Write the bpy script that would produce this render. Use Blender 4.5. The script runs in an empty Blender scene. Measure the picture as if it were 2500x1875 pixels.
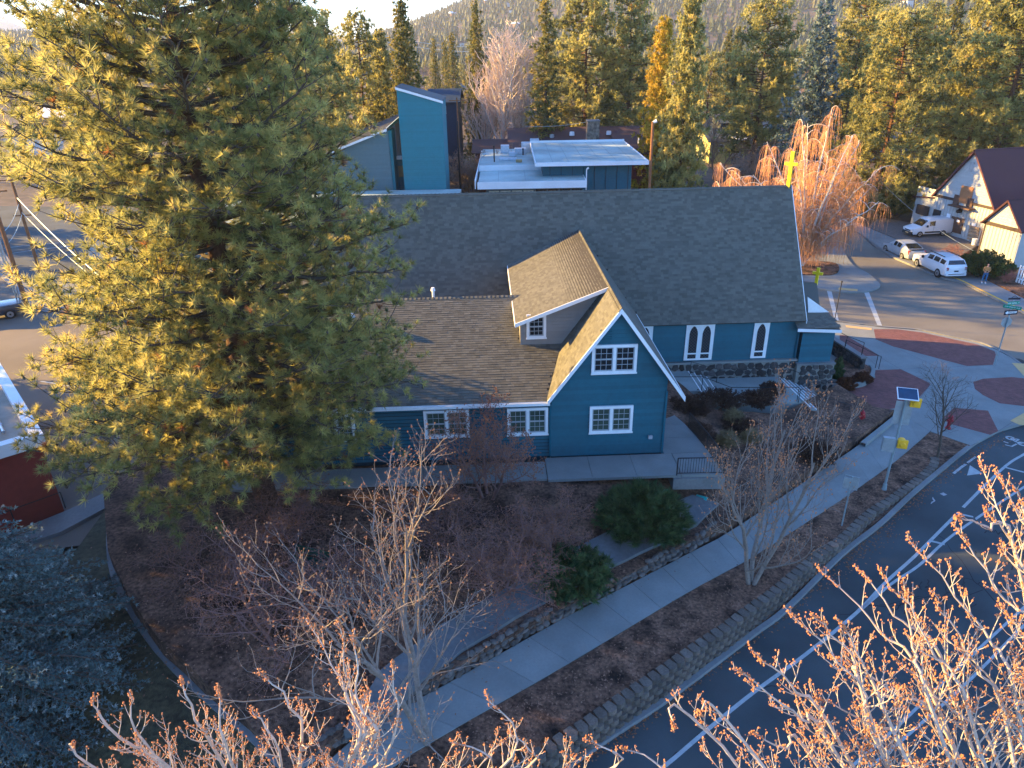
import bpy, bmesh, math, random
import numpy as np
from mathutils import Vector, Matrix
from mathutils.geometry import delaunay_2d_cdt
random.seed(7); RNG = np.random.default_rng(7)
R = math.radians
SC = bpy.context.scene
COL = SC.collection

# ---------------------------------------------------------------- camera, sky, sun, exposure
FPX, PITCH, ROLL, CAMZ = 1733.0, R(25.5), R(1.04), 18.6
cam_d = bpy.data.cameras.new('camera'); cam = bpy.data.objects.new('camera', cam_d); COL.objects.link(cam)
cam_d.sensor_width = 36.0; cam_d.lens = FPX / 2500 * 36.0
cam_d.clip_start = 0.3; cam_d.clip_end = 20000
_R = Vector((1, 0, 0)); _F = Vector((0, math.cos(PITCH), -math.sin(PITCH))); _U = Vector((0, math.sin(PITCH), math.cos(PITCH)))
_r = _R * math.cos(ROLL) - _U * math.sin(ROLL); _u = _R * math.sin(ROLL) + _U * math.cos(ROLL)
cam.matrix_world = Matrix(((_r.x, _u.x, -_F.x, 0), (_r.y, _u.y, -_F.y, 0), (_r.z, _u.z, -_F.z, CAMZ), (0, 0, 0, 1)))
SC.camera = cam

SUN_AZ = R(14.0)      # the sun stands left of the view, a little behind the scene
SUN_EL = R(15.5)
world = bpy.data.worlds.new('World'); SC.world = world; world.use_nodes = True
wn = world.node_tree; wn.nodes.clear()
sky = wn.nodes.new('ShaderNodeTexSky'); sky.sky_type = 'NISHITA'; sky.sun_disc = False
sky.sun_elevation = SUN_EL
to_sun = Vector((-math.cos(SUN_AZ) * math.cos(SUN_EL), math.sin(SUN_AZ) * math.cos(SUN_EL), math.sin(SUN_EL)))
sky.sun_rotation = math.atan2(to_sun.x, to_sun.y)
sky.altitude = 1100; sky.air_density = 1.0; sky.dust_density = 0.6; sky.ozone_density = 4.5
bg = wn.nodes.new('ShaderNodeBackground'); bg.inputs['Strength'].default_value = 0.11
wo = wn.nodes.new('ShaderNodeOutputWorld')
wn.links.new(sky.outputs[0], bg.inputs[0]); wn.links.new(bg.outputs[0], wo.inputs[0])
sun_d = bpy.data.lights.new('sun', 'SUN'); sun_d.energy = 5.0; sun_d.angle = R(0.5); sun_d.color = (1.0, 0.58, 0.13)
sun = bpy.data.objects.new('sun', sun_d); COL.objects.link(sun)
sun.rotation_euler = to_sun.to_track_quat('Z', 'Y').to_euler(); sun.location = (-60, 20, 60)
SC.view_settings.view_transform = 'Standard'; SC.view_settings.look = 'None'
SC.view_settings.gamma = 1.0; SC.view_settings.use_curve_mapping = False
SC.view_settings.exposure = 2.56
SC.view_settings.use_white_balance = True; SC.view_settings.white_balance_temperature = 5650; SC.view_settings.white_balance_tint = 10
SC.cycles.max_bounces = 5; SC.cycles.diffuse_bounces = 3; SC.cycles.transmission_bounces = 3
SC.cycles.volume_bounces = 0; SC.cycles.use_denoising = True

# ---------------------------------------------------------------- survey helpers (photo pixel + known plane -> point of the place)
def ray(px, py):
    x = (px - 1250) / FPX; y = -(py - 937.5) / FPX
    a = x * math.cos(ROLL) + y * math.sin(ROLL); b = -x * math.sin(ROLL) + y * math.cos(ROLL)
    return np.array([a, math.cos(PITCH) + b * math.sin(PITCH), -math.sin(PITCH) + b * math.cos(PITCH)])
def G(px, py, z=-1.0):
    r = ray(px, py)
    if callable(z):
        zz = -1.2
        for _ in range(8):
            t = (zz - CAMZ) / r[2]; zz = z(r[0] * t, r[1] * t)
        return (r[0] * t, r[1] * t)
    t = (z - CAMZ) / r[2]
    return (r[0] * t, r[1] * t)
def Gs(pts, z=-1.0): return [G(p[0], p[1], z) for p in pts]
YAW = R(2.0); CY, SY = math.cos(YAW), math.sin(YAW)
def W(u, v, z=0.0): return (u * CY - v * SY, u * SY + v * CY, z)     # church axes -> world
def atY(px, py, Y):
    r = ray(px, py); t = Y / r[1]; return Vector((r[0] * t, Y, CAMZ + r[2] * t))
def smooth01(t): t = min(1, max(0, t)); return t * t * (3 - 2 * t)

# ---------------------------------------------------------------- materials
MATS = {}
def nodes_mat(name):
    m = bpy.data.materials.new(name); m.use_nodes = True; nt = m.node_tree
    b = nt.nodes['Principled BSDF']; return m, nt, b
def mat(name, col, rough=0.8, metal=0.0, var=0.18, scale=3.0, bump=0.0, bscale=30.0, perobj=0.0, island=0.0, spec=0.3, detail=6, var2=0.0, scale2=0.6, tint=None, emit=None):
    """procedural: base colour x two noise layers x per-object / per-piece variation"""
    if name in MATS: return MATS[name]
    m, nt, b = nodes_mat(name); N = nt.nodes; L = nt.links
    b.inputs['Roughness'].default_value = rough; b.inputs['Metallic'].default_value = metal
    b.inputs['Specular IOR Level'].default_value = spec
    tc = N.new('ShaderNodeTexCoord'); geo = N.new('ShaderNodeNewGeometry')
    nz = N.new('ShaderNodeTexNoise'); nz.inputs['Scale'].default_value = scale; nz.inputs['Detail'].default_value = detail
    L.new(geo.outputs['Position'], nz.inputs['Vector'])
    mr = N.new('ShaderNodeMapRange'); mr.inputs['From Min'].default_value = 0.25; mr.inputs['From Max'].default_value = 0.75
    mr.inputs['To Min'].default_value = 1 - var; mr.inputs['To Max'].default_value = 1 + var
    L.new(nz.outputs[0], mr.inputs[0]); fac = mr.outputs[0]
    def mul(a, bb):
        x = N.new('ShaderNodeMath'); x.operation = 'MULTIPLY'; L.new(a, x.inputs[0]); L.new(bb, x.inputs[1]); return x.outputs[0]
    if var2:
        n2 = N.new('ShaderNodeTexNoise'); n2.inputs['Scale'].default_value = scale2; n2.inputs['Detail'].default_value = 4
        L.new(geo.outputs['Position'], n2.inputs['Vector'])
        m2 = N.new('ShaderNodeMapRange'); m2.inputs['From Min'].default_value = 0.3; m2.inputs['From Max'].default_value = 0.7
        m2.inputs['To Min'].default_value = 1 - var2; m2.inputs['To Max'].default_value = 1 + var2
        L.new(n2.outputs[0], m2.inputs[0]); fac = mul(fac, m2.outputs[0])
    if perobj or island:
        s = N.new('ShaderNodeMath'); s.operation = 'ADD'
        oi = N.new('ShaderNodeObjectInfo'); L.new(oi.outputs['Random'], s.inputs[0])
        if island: L.new(geo.outputs['Random Per Island'], s.inputs[1])
        f = N.new('ShaderNodeMath'); f.operation = 'FRACT'; L.new(s.outputs[0], f.inputs[0])
        m3 = N.new('ShaderNodeMapRange'); a = max(perobj, island)
        m3.inputs['To Min'].default_value = 1 - a; m3.inputs['To Max'].default_value = 1 + a
        L.new(f.outputs[0], m3.inputs[0]); fac = mul(fac, m3.outputs[0])
    vm = N.new('ShaderNodeVectorMath'); vm.operation = 'SCALE'; L.new(fac, vm.inputs['Scale'])
    if tint:
        at = N.new('ShaderNodeAttribute'); at.attribute_name = 'tint'
        cr = N.new('ShaderNodeValToRGB'); L.new(at.outputs['Fac'], cr.inputs[0]); e = cr.color_ramp.elements
        e[0].position = tint[0][0]; e[0].color = (*tint[0][1], 1); e[1].position = tint[-1][0]; e[1].color = (*tint[-1][1], 1)
        for p, c in tint[1:-1]:
            q = e.new(p); q.color = (*c, 1)
        L.new(cr.outputs[0], vm.inputs[0])
    else:
        vm.inputs[0].default_value = col
    L.new(vm.outputs[0], b.inputs['Base Color'])
    if bump:
        bn = N.new('ShaderNodeTexNoise'); bn.inputs['Scale'].default_value = bscale; bn.inputs['Detail'].default_value = 5
        L.new(geo.outputs['Position'], bn.inputs['Vector'])
        bp = N.new('ShaderNodeBump'); bp.inputs['Strength'].default_value = 1.0; bp.inputs['Distance'].default_value = bump
        L.new(bn.outputs[0], bp.inputs['Height']); L.new(bp.outputs[0], b.inputs['Normal'])
    if emit: b.inputs['Emission Color'].default_value = (*emit, 1); b.inputs['Emission Strength'].default_value = 1
    MATS[name] = m; return m
def foliage_mat(name, ramp, trans=0.35, var=0.25, rough=0.6):
    if name in MATS: return MATS[name]
    m = mat(name, (1, 1, 1), rough=rough, var=var, scale=1.2, tint=ramp, spec=0.25)
    nt = m.node_tree; b = nt.nodes['Principled BSDF']; out = nt.nodes['Material Output']
    tr = nt.nodes.new('ShaderNodeBsdfTranslucent'); mx = nt.nodes.new('ShaderNodeMixShader'); mx.inputs[0].default_value = trans
    src = b.inputs['Base Color'].links[0].from_socket
    nt.links.new(src, tr.inputs[0]); nt.links.new(b.outputs[0], mx.inputs[1]); nt.links.new(tr.outputs[0], mx.inputs[2])
    nt.links.new(mx.outputs[0], out.inputs[0]); return m
def shingle_mat(name, col):
    return mat(name, col, rough=0.9, var=0.12, scale=25, island=0.22, perobj=0.22, var2=0.05, scale2=0.35)

# ---------------------------------------------------------------- mesh helpers
def mesh_np(name, verts, faces, m=None, tint=None, smooth=False):
    """faces: list of int arrays (n,k)"""
    me = bpy.data.meshes.new(name)
    verts = np.asarray(verts, dtype=np.float32); me.vertices.add(len(verts)); me.vertices.foreach_set('co', verts.ravel())
    faces = [np.asarray(f, dtype=np.int32) for f in faces if len(f)]
    li = np.concatenate([f.ravel() for f in faces]); sizes = np.concatenate([np.full(len(f), f.shape[1], dtype=np.int32) for f in faces])
    me.loops.add(len(li)); me.loops.foreach_set('vertex_index', li)
    st = np.zeros(len(sizes), dtype=np.int32); st[1:] = np.cumsum(sizes)[:-1]
    me.polygons.add(len(sizes)); me.polygons.foreach_set('loop_start', st); me.polygons.foreach_set('loop_total', sizes)
    if tint is not None:
        a = me.attributes.new('tint', 'FLOAT', 'POINT'); a.data.foreach_set('value', np.asarray(tint, dtype=np.float32))
    me.update(calc_edges=True)
    if not smooth: me.shade_flat()
    if m: me.materials.append(m)
    return me
def obj(name, me, parent=None, label=None, cat=None, group=None, kind=None, loc=None, rot=None):
    o = bpy.data.objects.new(name, me); COL.objects.link(o)
    if parent is not None: o.parent = parent
    if loc is not None: o.location = loc
    if rot is not None: o.rotation_euler = rot
    if label: o['label'] = label
    if cat: o['category'] = cat
    if group: o['group'] = group
    if kind: o['kind'] = kind
    return o
def thing(name, label, cat, group=None, loc=(0, 0, 0), rz=0.0):
    return obj(name, None, label=label, cat=cat, group=group, loc=loc, rot=(0, 0, rz))
def copy_tree(o, parent=None):
    c = o.copy(); COL.objects.link(c); c.parent = parent
    if parent is not None: c.matrix_parent_inverse = o.matrix_parent_inverse.copy()
    for ch in list(o.children): copy_tree(ch, c)
    return c
class MB:
    """collects simple solids, then one mesh"""
    def __init__(s): s.v = []; s.f = []
    def box(s, x0, x1, y0, y1, z0, z1, T=None):
        p = [(x0, y0, z0), (x1, y0, z0), (x1, y1, z0), (x0, y1, z0), (x0, y0, z1), (x1, y0, z1), (x1, y1, z1), (x0, y1, z1)]
        s.hexa(p, T)
    def hexa(s, p, T=None):
        n = len(s.v); s.v += [T(*q) if T else q for q in p]
        s.f += [tuple(n + i for i in q) for q in ((0, 3, 2, 1), (4, 5, 6, 7), (0, 1, 5, 4), (1, 2, 6, 5), (2, 3, 7, 6), (3, 0, 4, 7))]
    def prism(s, poly, z0, z1, T=None):
        n = len(s.v); k = len(poly)
        s.v += [(T(x, y, z0) if T else (x, y, z0)) for x, y in poly] + [(T(x, y, z1) if T else (x, y, z1)) for x, y in poly]
        s.f.append(tuple(n + i for i in reversed(range(k)))); s.f.append(tuple(n + k + i for i in range(k)))
        for i in range(k): j = (i + 1) % k; s.f.append((n + i, n + j, n + k + j, n + k + i))
    def slab(s, a, b, c, d, th):      # thick plate from 4 points, thickness straight down its normal
        A, B, C, D = map(Vector, (a, b, c, d)); nn = (B - A).cross(D - A).normalized() * th; nn = -nn if nn.z < 0 else nn
        s.hexa([tuple(x - nn) for x in (A, B, C, D)] + [tuple(x) for x in (A, B, C, D)])
    def cyl(s, p0, p1, r0, r1=None, k=8, cap=True):
        r1 = r0 if r1 is None else r1; p0 = Vector(p0); p1 = Vector(p1); d = (p1 - p0).normalized()
        a = d.orthogonal().normalized(); b = d.cross(a); n = len(s.v)
        for p, r in ((p0, r0), (p1, r1)):
            for i in range(k):
                t = 2 * math.pi * i / k; s.v.append(tuple(p + a * (r * math.cos(t)) + b * (r * math.sin(t))))
        for i in range(k): j = (i + 1) % k; s.f.append((n + i, n + j, n + k + j, n + k + i))
        if cap: s.f.append(tuple(n + i for i in reversed(range(k)))); s.f.append(tuple(n + k + i for i in range(k)))
    def face(s, pts): n = len(s.v); s.v += [tuple(p) for p in pts]; s.f.append(tuple(range(n, n + len(pts))))
    def mesh(s, name, m=None, smooth=False):
        me = bpy.data.meshes.new(name); me.from_pydata([tuple(p) for p in s.v], [], s.f); me.update()
        if m: me.materials.append(m)
        if smooth:
            for p in me.polygons: p.use_smooth = True
        return me
    def obj(s, name, m=None, parent=None, smooth=False, **k):
        return obj(name, s.mesh(name, m, smooth), parent, **k)
def bevel(o, w, seg=2):
    bm = bmesh.new(); bm.from_mesh(o.data); bmesh.ops.bevel(bm, geom=list(bm.edges), offset=w, segments=seg, profile=0.6, affect='EDGES', clamp_overlap=True)
    bm.to_mesh(o.data); bm.free(); return o
def smooth_line(pts, n=6, closed=False):
    out = []; P = [np.array(p, float) for p in pts]; k = len(P)
    rng = range(k if closed else k - 1)
    for i in rng:
        p0 = P[(i - 1) % k] if closed or i > 0 else P[0]; p1 = P[i]; p2 = P[(i + 1) % k]
        p3 = P[(i + 2) % k] if closed or i + 2 < k else P[-1]
        for j in range(n):
            t = j / n
            out.append(tuple(0.5 * ((2 * p1) + (-p0 + p2) * t + (2 * p0 - 5 * p1 + 4 * p2 - p3) * t * t + (-p0 + 3 * p1 - 3 * p2 + p3) * t ** 3)))
    if not closed: out.append(tuple(P[-1]))
    return out
def sheet_mesh(name, poly, zf, m, res=2.0, skirt=0.0):
    """polygon filled with a grid, laid on height function zf, optional skirt down"""
    poly = [tuple(p[:2]) for p in poly]; k = len(poly)
    P = []                                   # resample edges
    for i in range(k):
        a = np.array(poly[i]); b = np.array(poly[(i + 1) % k]); n = max(1, int(np.linalg.norm(b - a) / res))
        for j in range(n): P.append(tuple(a + (b - a) * j / n))
    nb = len(P); xs = [p[0] for p in P]; ys = [p[1] for p in P]
    A = np.array(P); inner = []
    gx = np.arange(min(xs) + res / 2, max(xs), res); gy = np.arange(min(ys) + res / 2, max(ys), res)
    if len(gx) and len(gy):
        X, Y = np.meshgrid(gx, gy); X = X.ravel() + RNG.uniform(-.2, .2, X.size) * res; Y = Y.ravel() + RNG.uniform(-.2, .2, Y.size) * res
        ins = np.zeros(X.size, bool); j = nb - 1
        for i in range(nb):
            xi, yi = A[i]; xj, yj = A[j]
            with np.errstate(divide='ignore', invalid='ignore'):
                c = ((yi > Y) != (yj > Y)) & (X < (xj - xi) * (Y - yi) / (yj - yi) + xi)
            ins ^= c; j = i
        for x, y in zip(X[ins], Y[ins]):
            if np.min((A[:, 0] - x) ** 2 + (A[:, 1] - y) ** 2) > (res * .35) ** 2: inner.append((x, y))
    allp = P + inner
    v, e, f, _, _, _ = delaunay_2d_cdt([Vector(p) for p in allp], [(i, (i + 1) % nb) for i in range(nb)], [], 1, 1e-5)
    V = [(p.x, p.y, zf(p.x, p.y)) for p in v]; F = []
    for t in f:
        a, b, c = (v[i] for i in t[:3])
        F.append(tuple(t) if (b - a).cross(c - a) > 0 else tuple(reversed(t)))
    if skirt:
        area = sum(P[i][0] * P[(i + 1) % nb][1] - P[(i + 1) % nb][0] * P[i][1] for i in range(nb))
        base = len(V)
        for x, y in P: V.append((x, y, zf(x, y)))
        for x, y in P: V.append((x, y, zf(x, y) - skirt))
        for i in range(nb):
            j = (i + 1) % nb; q = (base + i, base + nb + i, base + nb + j, base + j)
            F.append(q if area > 0 else tuple(reversed(q)))
    me = bpy.data.meshes.new(name); me.from_pydata(V, [], F); me.update(); me.materials.append(m); return me
def tubes(P, Rr, k=5):
    """P (B,n,3) polylines, Rr (B,n) radii -> verts, quads"""
    P = np.asarray(P, float); Rr = np.asarray(Rr, float); B, n, _ = P.shape
    T = np.empty_like(P); T[:, 1:-1] = P[:, 2:] - P[:, :-2]; T[:, 0] = P[:, 1] - P[:, 0]; T[:, -1] = P[:, -1] - P[:, -2]
    T /= np.maximum(np.linalg.norm(T, axis=2, keepdims=True), 1e-9)
    m = T.mean(axis=1); ref = np.where(np.abs(m[:, 2:3]) > 0.8, np.array([[1., 0, 0]]), np.array([[0, 0, 1.]]))[:, None, :]
    A = np.cross(T, np.broadcast_to(ref, T.shape)); A /= np.maximum(np.linalg.norm(A, axis=2, keepdims=True), 1e-9); Bv = np.cross(T, A)
    th = np.arange(k) * 2 * np.pi / k
    V = P[:, :, None, :] + Rr[:, :, None, None] * (A[:, :, None, :] * np.cos(th)[None, None, :, None] + Bv[:, :, None, :] * np.sin(th)[None, None, :, None])
    idx = np.arange(B * n * k).reshape(B, n, k); a = idx[:, :-1]; b = idx[:, 1:]
    Q = np.stack([a, np.roll(a, -1, 2), np.roll(b, -1, 2), b], -1).reshape(-1, 4)
    return V.reshape(-1, 3), Q
class Acc:
    def __init__(s): s.v = []; s.t = []; s.q = []; s.tint = []; s.n = 0
    def add(s, v, tris=None, quads=None, tint=0.5):
        v = np.asarray(v, float).reshape(-1, 3)
        if tris is not None and len(tris): s.t.append(np.asarray(tris) + s.n)
        if quads is not None and len(quads): s.q.append(np.asarray(quads) + s.n)
        s.v.append(v); s.tint.append(np.broadcast_to(np.asarray(tint, float), (len(v),))); s.n += len(v)
    def mesh(s, name, m, smooth=False):
        fs = []
        if s.q: fs.append(np.concatenate(s.q))
        if s.t: fs.append(np.concatenate(s.t))
        return mesh_np(name, np.concatenate(s.v), fs, m, np.concatenate(s.tint), smooth)
# ---------------------------------------------------------------- terrain heights
def st(x, y): return 0.77 * x + 0.64 * y, -0.64 * x + 0.77 * y
def g0(x, y):                                   # pavement level, falls gently to the right
    s, t = st(x, y); return -2.3 + 1.0 * min(1, max(0, (38 - s) / 32))
def groad(x, y):
    s, t = st(x, y); return g0(x, y) - 0.14 - 0.75 * min(1, max(0, (35 - s) / 18)) * smooth01((15 - t) / 3)
def gyard(x, y):
    s, t = st(x, y); u = x * CY + y * SY
    top = -0.12 - 1.3 * smooth01((u - 8.5) / 7)
    return g0(x, y) + 0.42 + (top - g0(x, y) - 0.42) * smooth01((t - 15.2) / 6) + 0.05 * math.sin(x * 1.7 + y) * math.sin(y * 1.3)
def gside(x, y): return g0(x, y)
HILL_AZ = [(-60, 60), (-22, 60), (-19, 22), (-14, 10), (-10, 42), (-5, 92), (-1, 138), (6, 185), (14, 235), (25, 260), (45, 240), (70, 120)]
def hill(x, y):
    r = math.hypot(x, y)
    if r < 500: return 0.0
    a = math.degrees(math.atan2(x, y)); h = np.interp(a, [p[0] for p in HILL_AZ], [p[1] for p in HILL_AZ])
    t = smooth01((r - 550) / 1700)
    return h * t * (1 + 0.10 * math.sin(x * .004 + 1) * math.cos(y * .003)) + 5 * t * math.sin(x * .013) * math.sin(y * .011)
M_dirt = mat('dry_ground', (.085, .058, .038), var=.5, scale=.5, var2=.35, scale2=.03, bump=.03, bscale=6)
M_hill = mat('hill_ground', (.10, .085, .05), var=.5, scale=.02, var2=.3, scale2=.004)
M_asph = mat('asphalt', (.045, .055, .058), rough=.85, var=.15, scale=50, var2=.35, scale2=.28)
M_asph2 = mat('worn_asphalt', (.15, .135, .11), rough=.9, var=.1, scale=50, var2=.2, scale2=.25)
M_conc = mat('concrete', (.19, .20, .19), rough=.85, var=.07, scale=12, var2=.12, scale2=.8, perobj=.05, island=.05)
M_conc2 = mat('old_concrete', (.17, .17, .165), rough=.9, var=.12, scale=8, var2=.15, scale2=.7, perobj=.07)
M_white = mat('road_paint', (.33, .35, .35), rough=.7, var=.12, scale=25, var2=.12, scale2=4)
M_mulch = mat('bark_mulch', (.115, .062, .038), var=.8, scale=8, var2=.85, scale2=1.3, bump=.05, bscale=22, rough=1)
M_soil = mat('leaf_litter', (.10, .056, .036), var=.85, scale=7, var2=.7, scale2=.9, bump=.05, bscale=18, rough=1)
# base ground
def base_z(x, y):
    s, t = st(x, y)
    return g0(x, y) - 0.42 - 0.75 * min(1, max(0, (35 - s) / 18)) * smooth01((16 - t) / 3) + hill(x, y)
def ground():
    rr = np.concatenate([np.linspace(-400, 400, 81), np.linspace(430, 1200, 20), np.linspace(1280, 4200, 28)])
    xs = np.unique(np.concatenate([rr, -rr])); ys = np.concatenate([np.linspace(-60, 300, 55), np.linspace(320, 1000, 25), np.linspace(1050, 4400, 48)])
    nx, ny = len(xs), len(ys); V = [(x, y, base_z(x, y)) for y in ys for x in xs]
    I = np.arange(nx * ny).reshape(ny, nx); Q = np.stack([I[:-1, :-1], I[:-1, 1:], I[1:, 1:], I[1:, :-1]], -1).reshape(-1, 4)
    obj('ground', mesh_np('ground', V, [Q], M_dirt, smooth=True), kind='structure')
ground()
def far_ridge():
    V = []; F = []
    az = np.linspace(-40, 5, 60)
    for i, a in enumerate(az):
        h = 330 * smooth01((-7 - a) / 9) * (0.85 + .15 * math.sin(a * .9)) + 30 * math.sin(a * 1.7)
        for j, (d, f) in enumerate(((5200, 0), (6200, .75), (7400, 1), (8600, .8), (9800, 0))):
            V.append((d * math.sin(R(a)), d * math.cos(R(a)), -40 + max(0, h) * f * (1 + .06 * math.sin(i * 2.1 + j * 3))))
    for i in range(59):
        for j in range(4): F.append((i * 5 + j, i * 5 + 5 + j, i * 5 + 6 + j, i * 5 + 1 + j))
    obj('mountain', mesh_np('mountain', V, [F], mat('mountain', (.10, .12, .12), var=.3, scale=.003), smooth=True), kind='structure')
far_ridge()
# ---------------------------------------------------------------- roads
CURB = [(1290, 1950), (1406, 1868), (1511, 1796), (1600, 1738), (1700, 1665), (1847, 1553), (1927, 1492), (2058, 1361), (2151, 1287), (2220, 1222), (2300, 1153), (2382, 1087), (2439, 1056), (2500, 1037), (2600, 1018), (2720, 1010)]
curb_xy = smooth_line(Gs(CURB, groad), 4)
near_road = curb_xy + [(70, 34), (70, 56.5), (30, 24.3), (9, 6.8), (-6, -5.6), (-16, 0)]
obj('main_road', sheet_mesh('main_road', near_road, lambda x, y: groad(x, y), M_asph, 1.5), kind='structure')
# cross street going away on the right
PLAZA_EDGE = [(2033, 785), (2060, 788), (2100, 793), (2150, 799), (2200, 803), (2251, 808), (2319, 823), (2393, 838), (2433, 855), (2466, 872), (2500, 896), (2560, 940), (2600, 985), (2590, 1015)]
pe = Gs(PLAZA_EDGE, -2.44)
side = Gs([(1700, 700), (1700, 560), (1980, 500)], -2.44) + [(38, 110), (45, 110)] + Gs([(2085, 560), (2130, 600), (2180, 632), (2300, 682), (2348, 693), (2500, 766), (2700, 860)], -2.44) + [(70, 50), (70, 34.2), (40, 34.2)] + [p for p in reversed(pe)]
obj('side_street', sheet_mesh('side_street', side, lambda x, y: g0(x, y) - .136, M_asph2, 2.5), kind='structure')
# left street and car park behind the pine
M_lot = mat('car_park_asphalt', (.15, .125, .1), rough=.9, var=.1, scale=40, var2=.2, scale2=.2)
lot = Gs([(-260, 1010), (0, 668), (60, 720), (150, 740), (330, 700), (720, 760), (700, 1180), (420, 1300), (160, 1330), (-150, 1420)], g0)
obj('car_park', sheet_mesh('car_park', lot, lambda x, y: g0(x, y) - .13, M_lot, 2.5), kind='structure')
lst = Gs([(-400, 640), (-40, 500), (330, 505), (420, 640), (330, 700), (150, 735), (60, 715), (0, 660), (-300, 760)], g0)
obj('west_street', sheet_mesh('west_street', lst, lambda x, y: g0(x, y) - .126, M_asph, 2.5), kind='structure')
def strip(pxs, w, zf, dz=0.004):
    """painted stripe following px centre line, w metres wide"""
    P = [np.array(p) for p in Gs(pxs, zf)]; L = []; Rr = []
    for i, p in enumerate(P):
        d = P[min(i + 1, len(P) - 1)] - P[max(i - 1, 0)]; d /= np.linalg.norm(d); n = np.array([-d[1], d[0]]) * w / 2
        L.append(p + n); Rr.append(p - n)
    return L, Rr
def paint(name, pxs, w, zf=groad, m=None, dz=.004, smooth=True, **k):
    if smooth and len(pxs) > 2: pxs = smooth_line(pxs, 5)
    L, Rr = strip(pxs, w, zf); V = []; F = []
    for i in range(len(L)): V += [(*L[i], zf(*L[i]) + dz), (*Rr[i], zf(*Rr[i]) + dz)]
    for i in range(len(L) - 1): F.append((2 * i, 2 * i + 1, 2 * i + 3, 2 * i + 2))
    return obj(name, mesh_np(name, V, [F], m or M_white), **k)
def poly_paint(name, px, zf=groad, m=None, dz=.004, **k):
    P = Gs(px, zf); P = P if sum(P[i - 1][0] * P[i][1] - P[i][0] * P[i - 1][1] for i in range(len(P))) > 0 else P[::-1]
    return obj(name, sheet_mesh(name, P, lambda x, y: zf(x, y) + dz, m or M_white, 1.0), **k)
def mk(label, **k): return dict(label=label, cat='road marking', **k)
paint('lane_line', [(1560, 1915), (1628, 1866), (1735, 1775), (1843, 1688), (1964, 1600), (2090, 1497), (2160, 1424), (2230, 1361), (2300, 1291), (2440, 1151), (2500, 1109), (2570, 1070)], .14, label='long white lane line running the length of the road beside the kerb', cat='road marking')
paint('lane_line', [(2100, 1490), (2174, 1427), (2244, 1380), (2328, 1305), (2500, 1189), (2600, 1130)], .12, label='white line that splits off to form the ladder of the bicycle buffer', cat='road marking')
for q, lb in (([(2270, 1320), (2306, 1329)], 'short buffer bar nearest the point where the lane lines split'), ([(2334, 1253), (2376, 1262)], 'second short white buffer bar along the bicycle lane'), ([(2392, 1194), (2432, 1205)], 'third short white buffer bar along the bicycle lane'), ([(2450, 1140), (2500, 1153)], 'furthest short white buffer bar beside the bicycle lane')):
    paint('buffer_bar', q, .14, label=lb, cat='road marking', group='white bars across the bicycle buffer', dz=.005)
paint('lane_line', [(2020, 1920), (2081, 1870), (2200, 1765), (2330, 1640), (2500, 1483), (2600, 1400)], .10, label='left line of the double line under the bare branches', cat='road marking')
paint('lane_line', [(2060, 1930), (2118, 1878), (2238, 1776), (2368, 1660), (2500, 1527), (2620, 1420)], .10, label='right line of the double line under the bare branches', cat='road marking')
poly_paint('lane_arrow', [(2368, 1136), (2361, 1161), (2399, 1156)], label='large white arrowhead in the bicycle lane by the kerb', cat='road marking')
poly_paint('lane_arrow', [(2277, 1213), (2272, 1231), (2284, 1223)], m=mat('faded_paint', (.3, .3, .3), var=.3, scale=12), label='small worn white arrowhead further down the bicycle lane', cat='road marking')
paint('worn_paint_fleck', [(2299, 1208), (2308, 1205)], .22, m=MATS['faded_paint'], smooth=False, label='worn white fleck beside the small arrowhead', cat='road marking')
paint('parking_tick', [(2328, 1156), (2348, 1140), (2358, 1133)], .14, label='short broken white line at the kerb before the arrow', cat='road marking')
paint('parking_tick', [(2362, 1130), (2382, 1115)], .12, label='short white dash against the kerb above the arrow', cat='road marking')
def ring_px(cx, cy, rx, ry, w, name, parent):
    c = G(cx, cy, groad); Rr = abs(G(cx + rx, cy, groad)[0] - c[0]); V = []; F = []; k = 24
    for i in range(k):
        t = 2 * math.pi * i / k
        for r in (Rr, Rr - w): V.append((c[0] + r * math.cos(t), c[1] + r * math.sin(t), groad(*c) + .006))
    for i in range(k): j = (i + 1) % k; F.append((2 * i, 2 * j, 2 * j + 1, 2 * i + 1))
    obj(name, mesh_np(name, V, [F], M_white), parent)
bike = thing('bicycle_symbol', 'white painted bicycle and rider symbol in the bicycle lane', 'road marking')
ring_px(2467, 1070, 11, 6, .12, 'wheel', bike); ring_px(2496, 1084, 11, 6, .12, 'wheel', bike)
for q in ([(2467, 1070), (2478, 1078), (2496, 1084)], [(2467, 1070), (2488, 1073)], [(2478, 1078), (2488, 1073)], [(2454, 1086), (2470, 1090), (2482, 1084)], [(2450, 1078), (2462, 1082)]):
    paint('painted_line', q, .1, smooth=False, dz=.007, parent=bike)
cw = dict(cat='road marking', group='white crosswalk lines')
zs = lambda x, y: g0(x, y) - .136
poly_paint('crosswalk_line', [(2018, 707), (2029, 707), (2049, 787), (2039, 787)], zs, label='white crosswalk line nearest the church wall', **cw)
poly_paint('crosswalk_line', [(2109, 712), (2121, 712), (2155, 799), (2144, 799)], zs, label='white crosswalk line further from the church', **cw)
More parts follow.
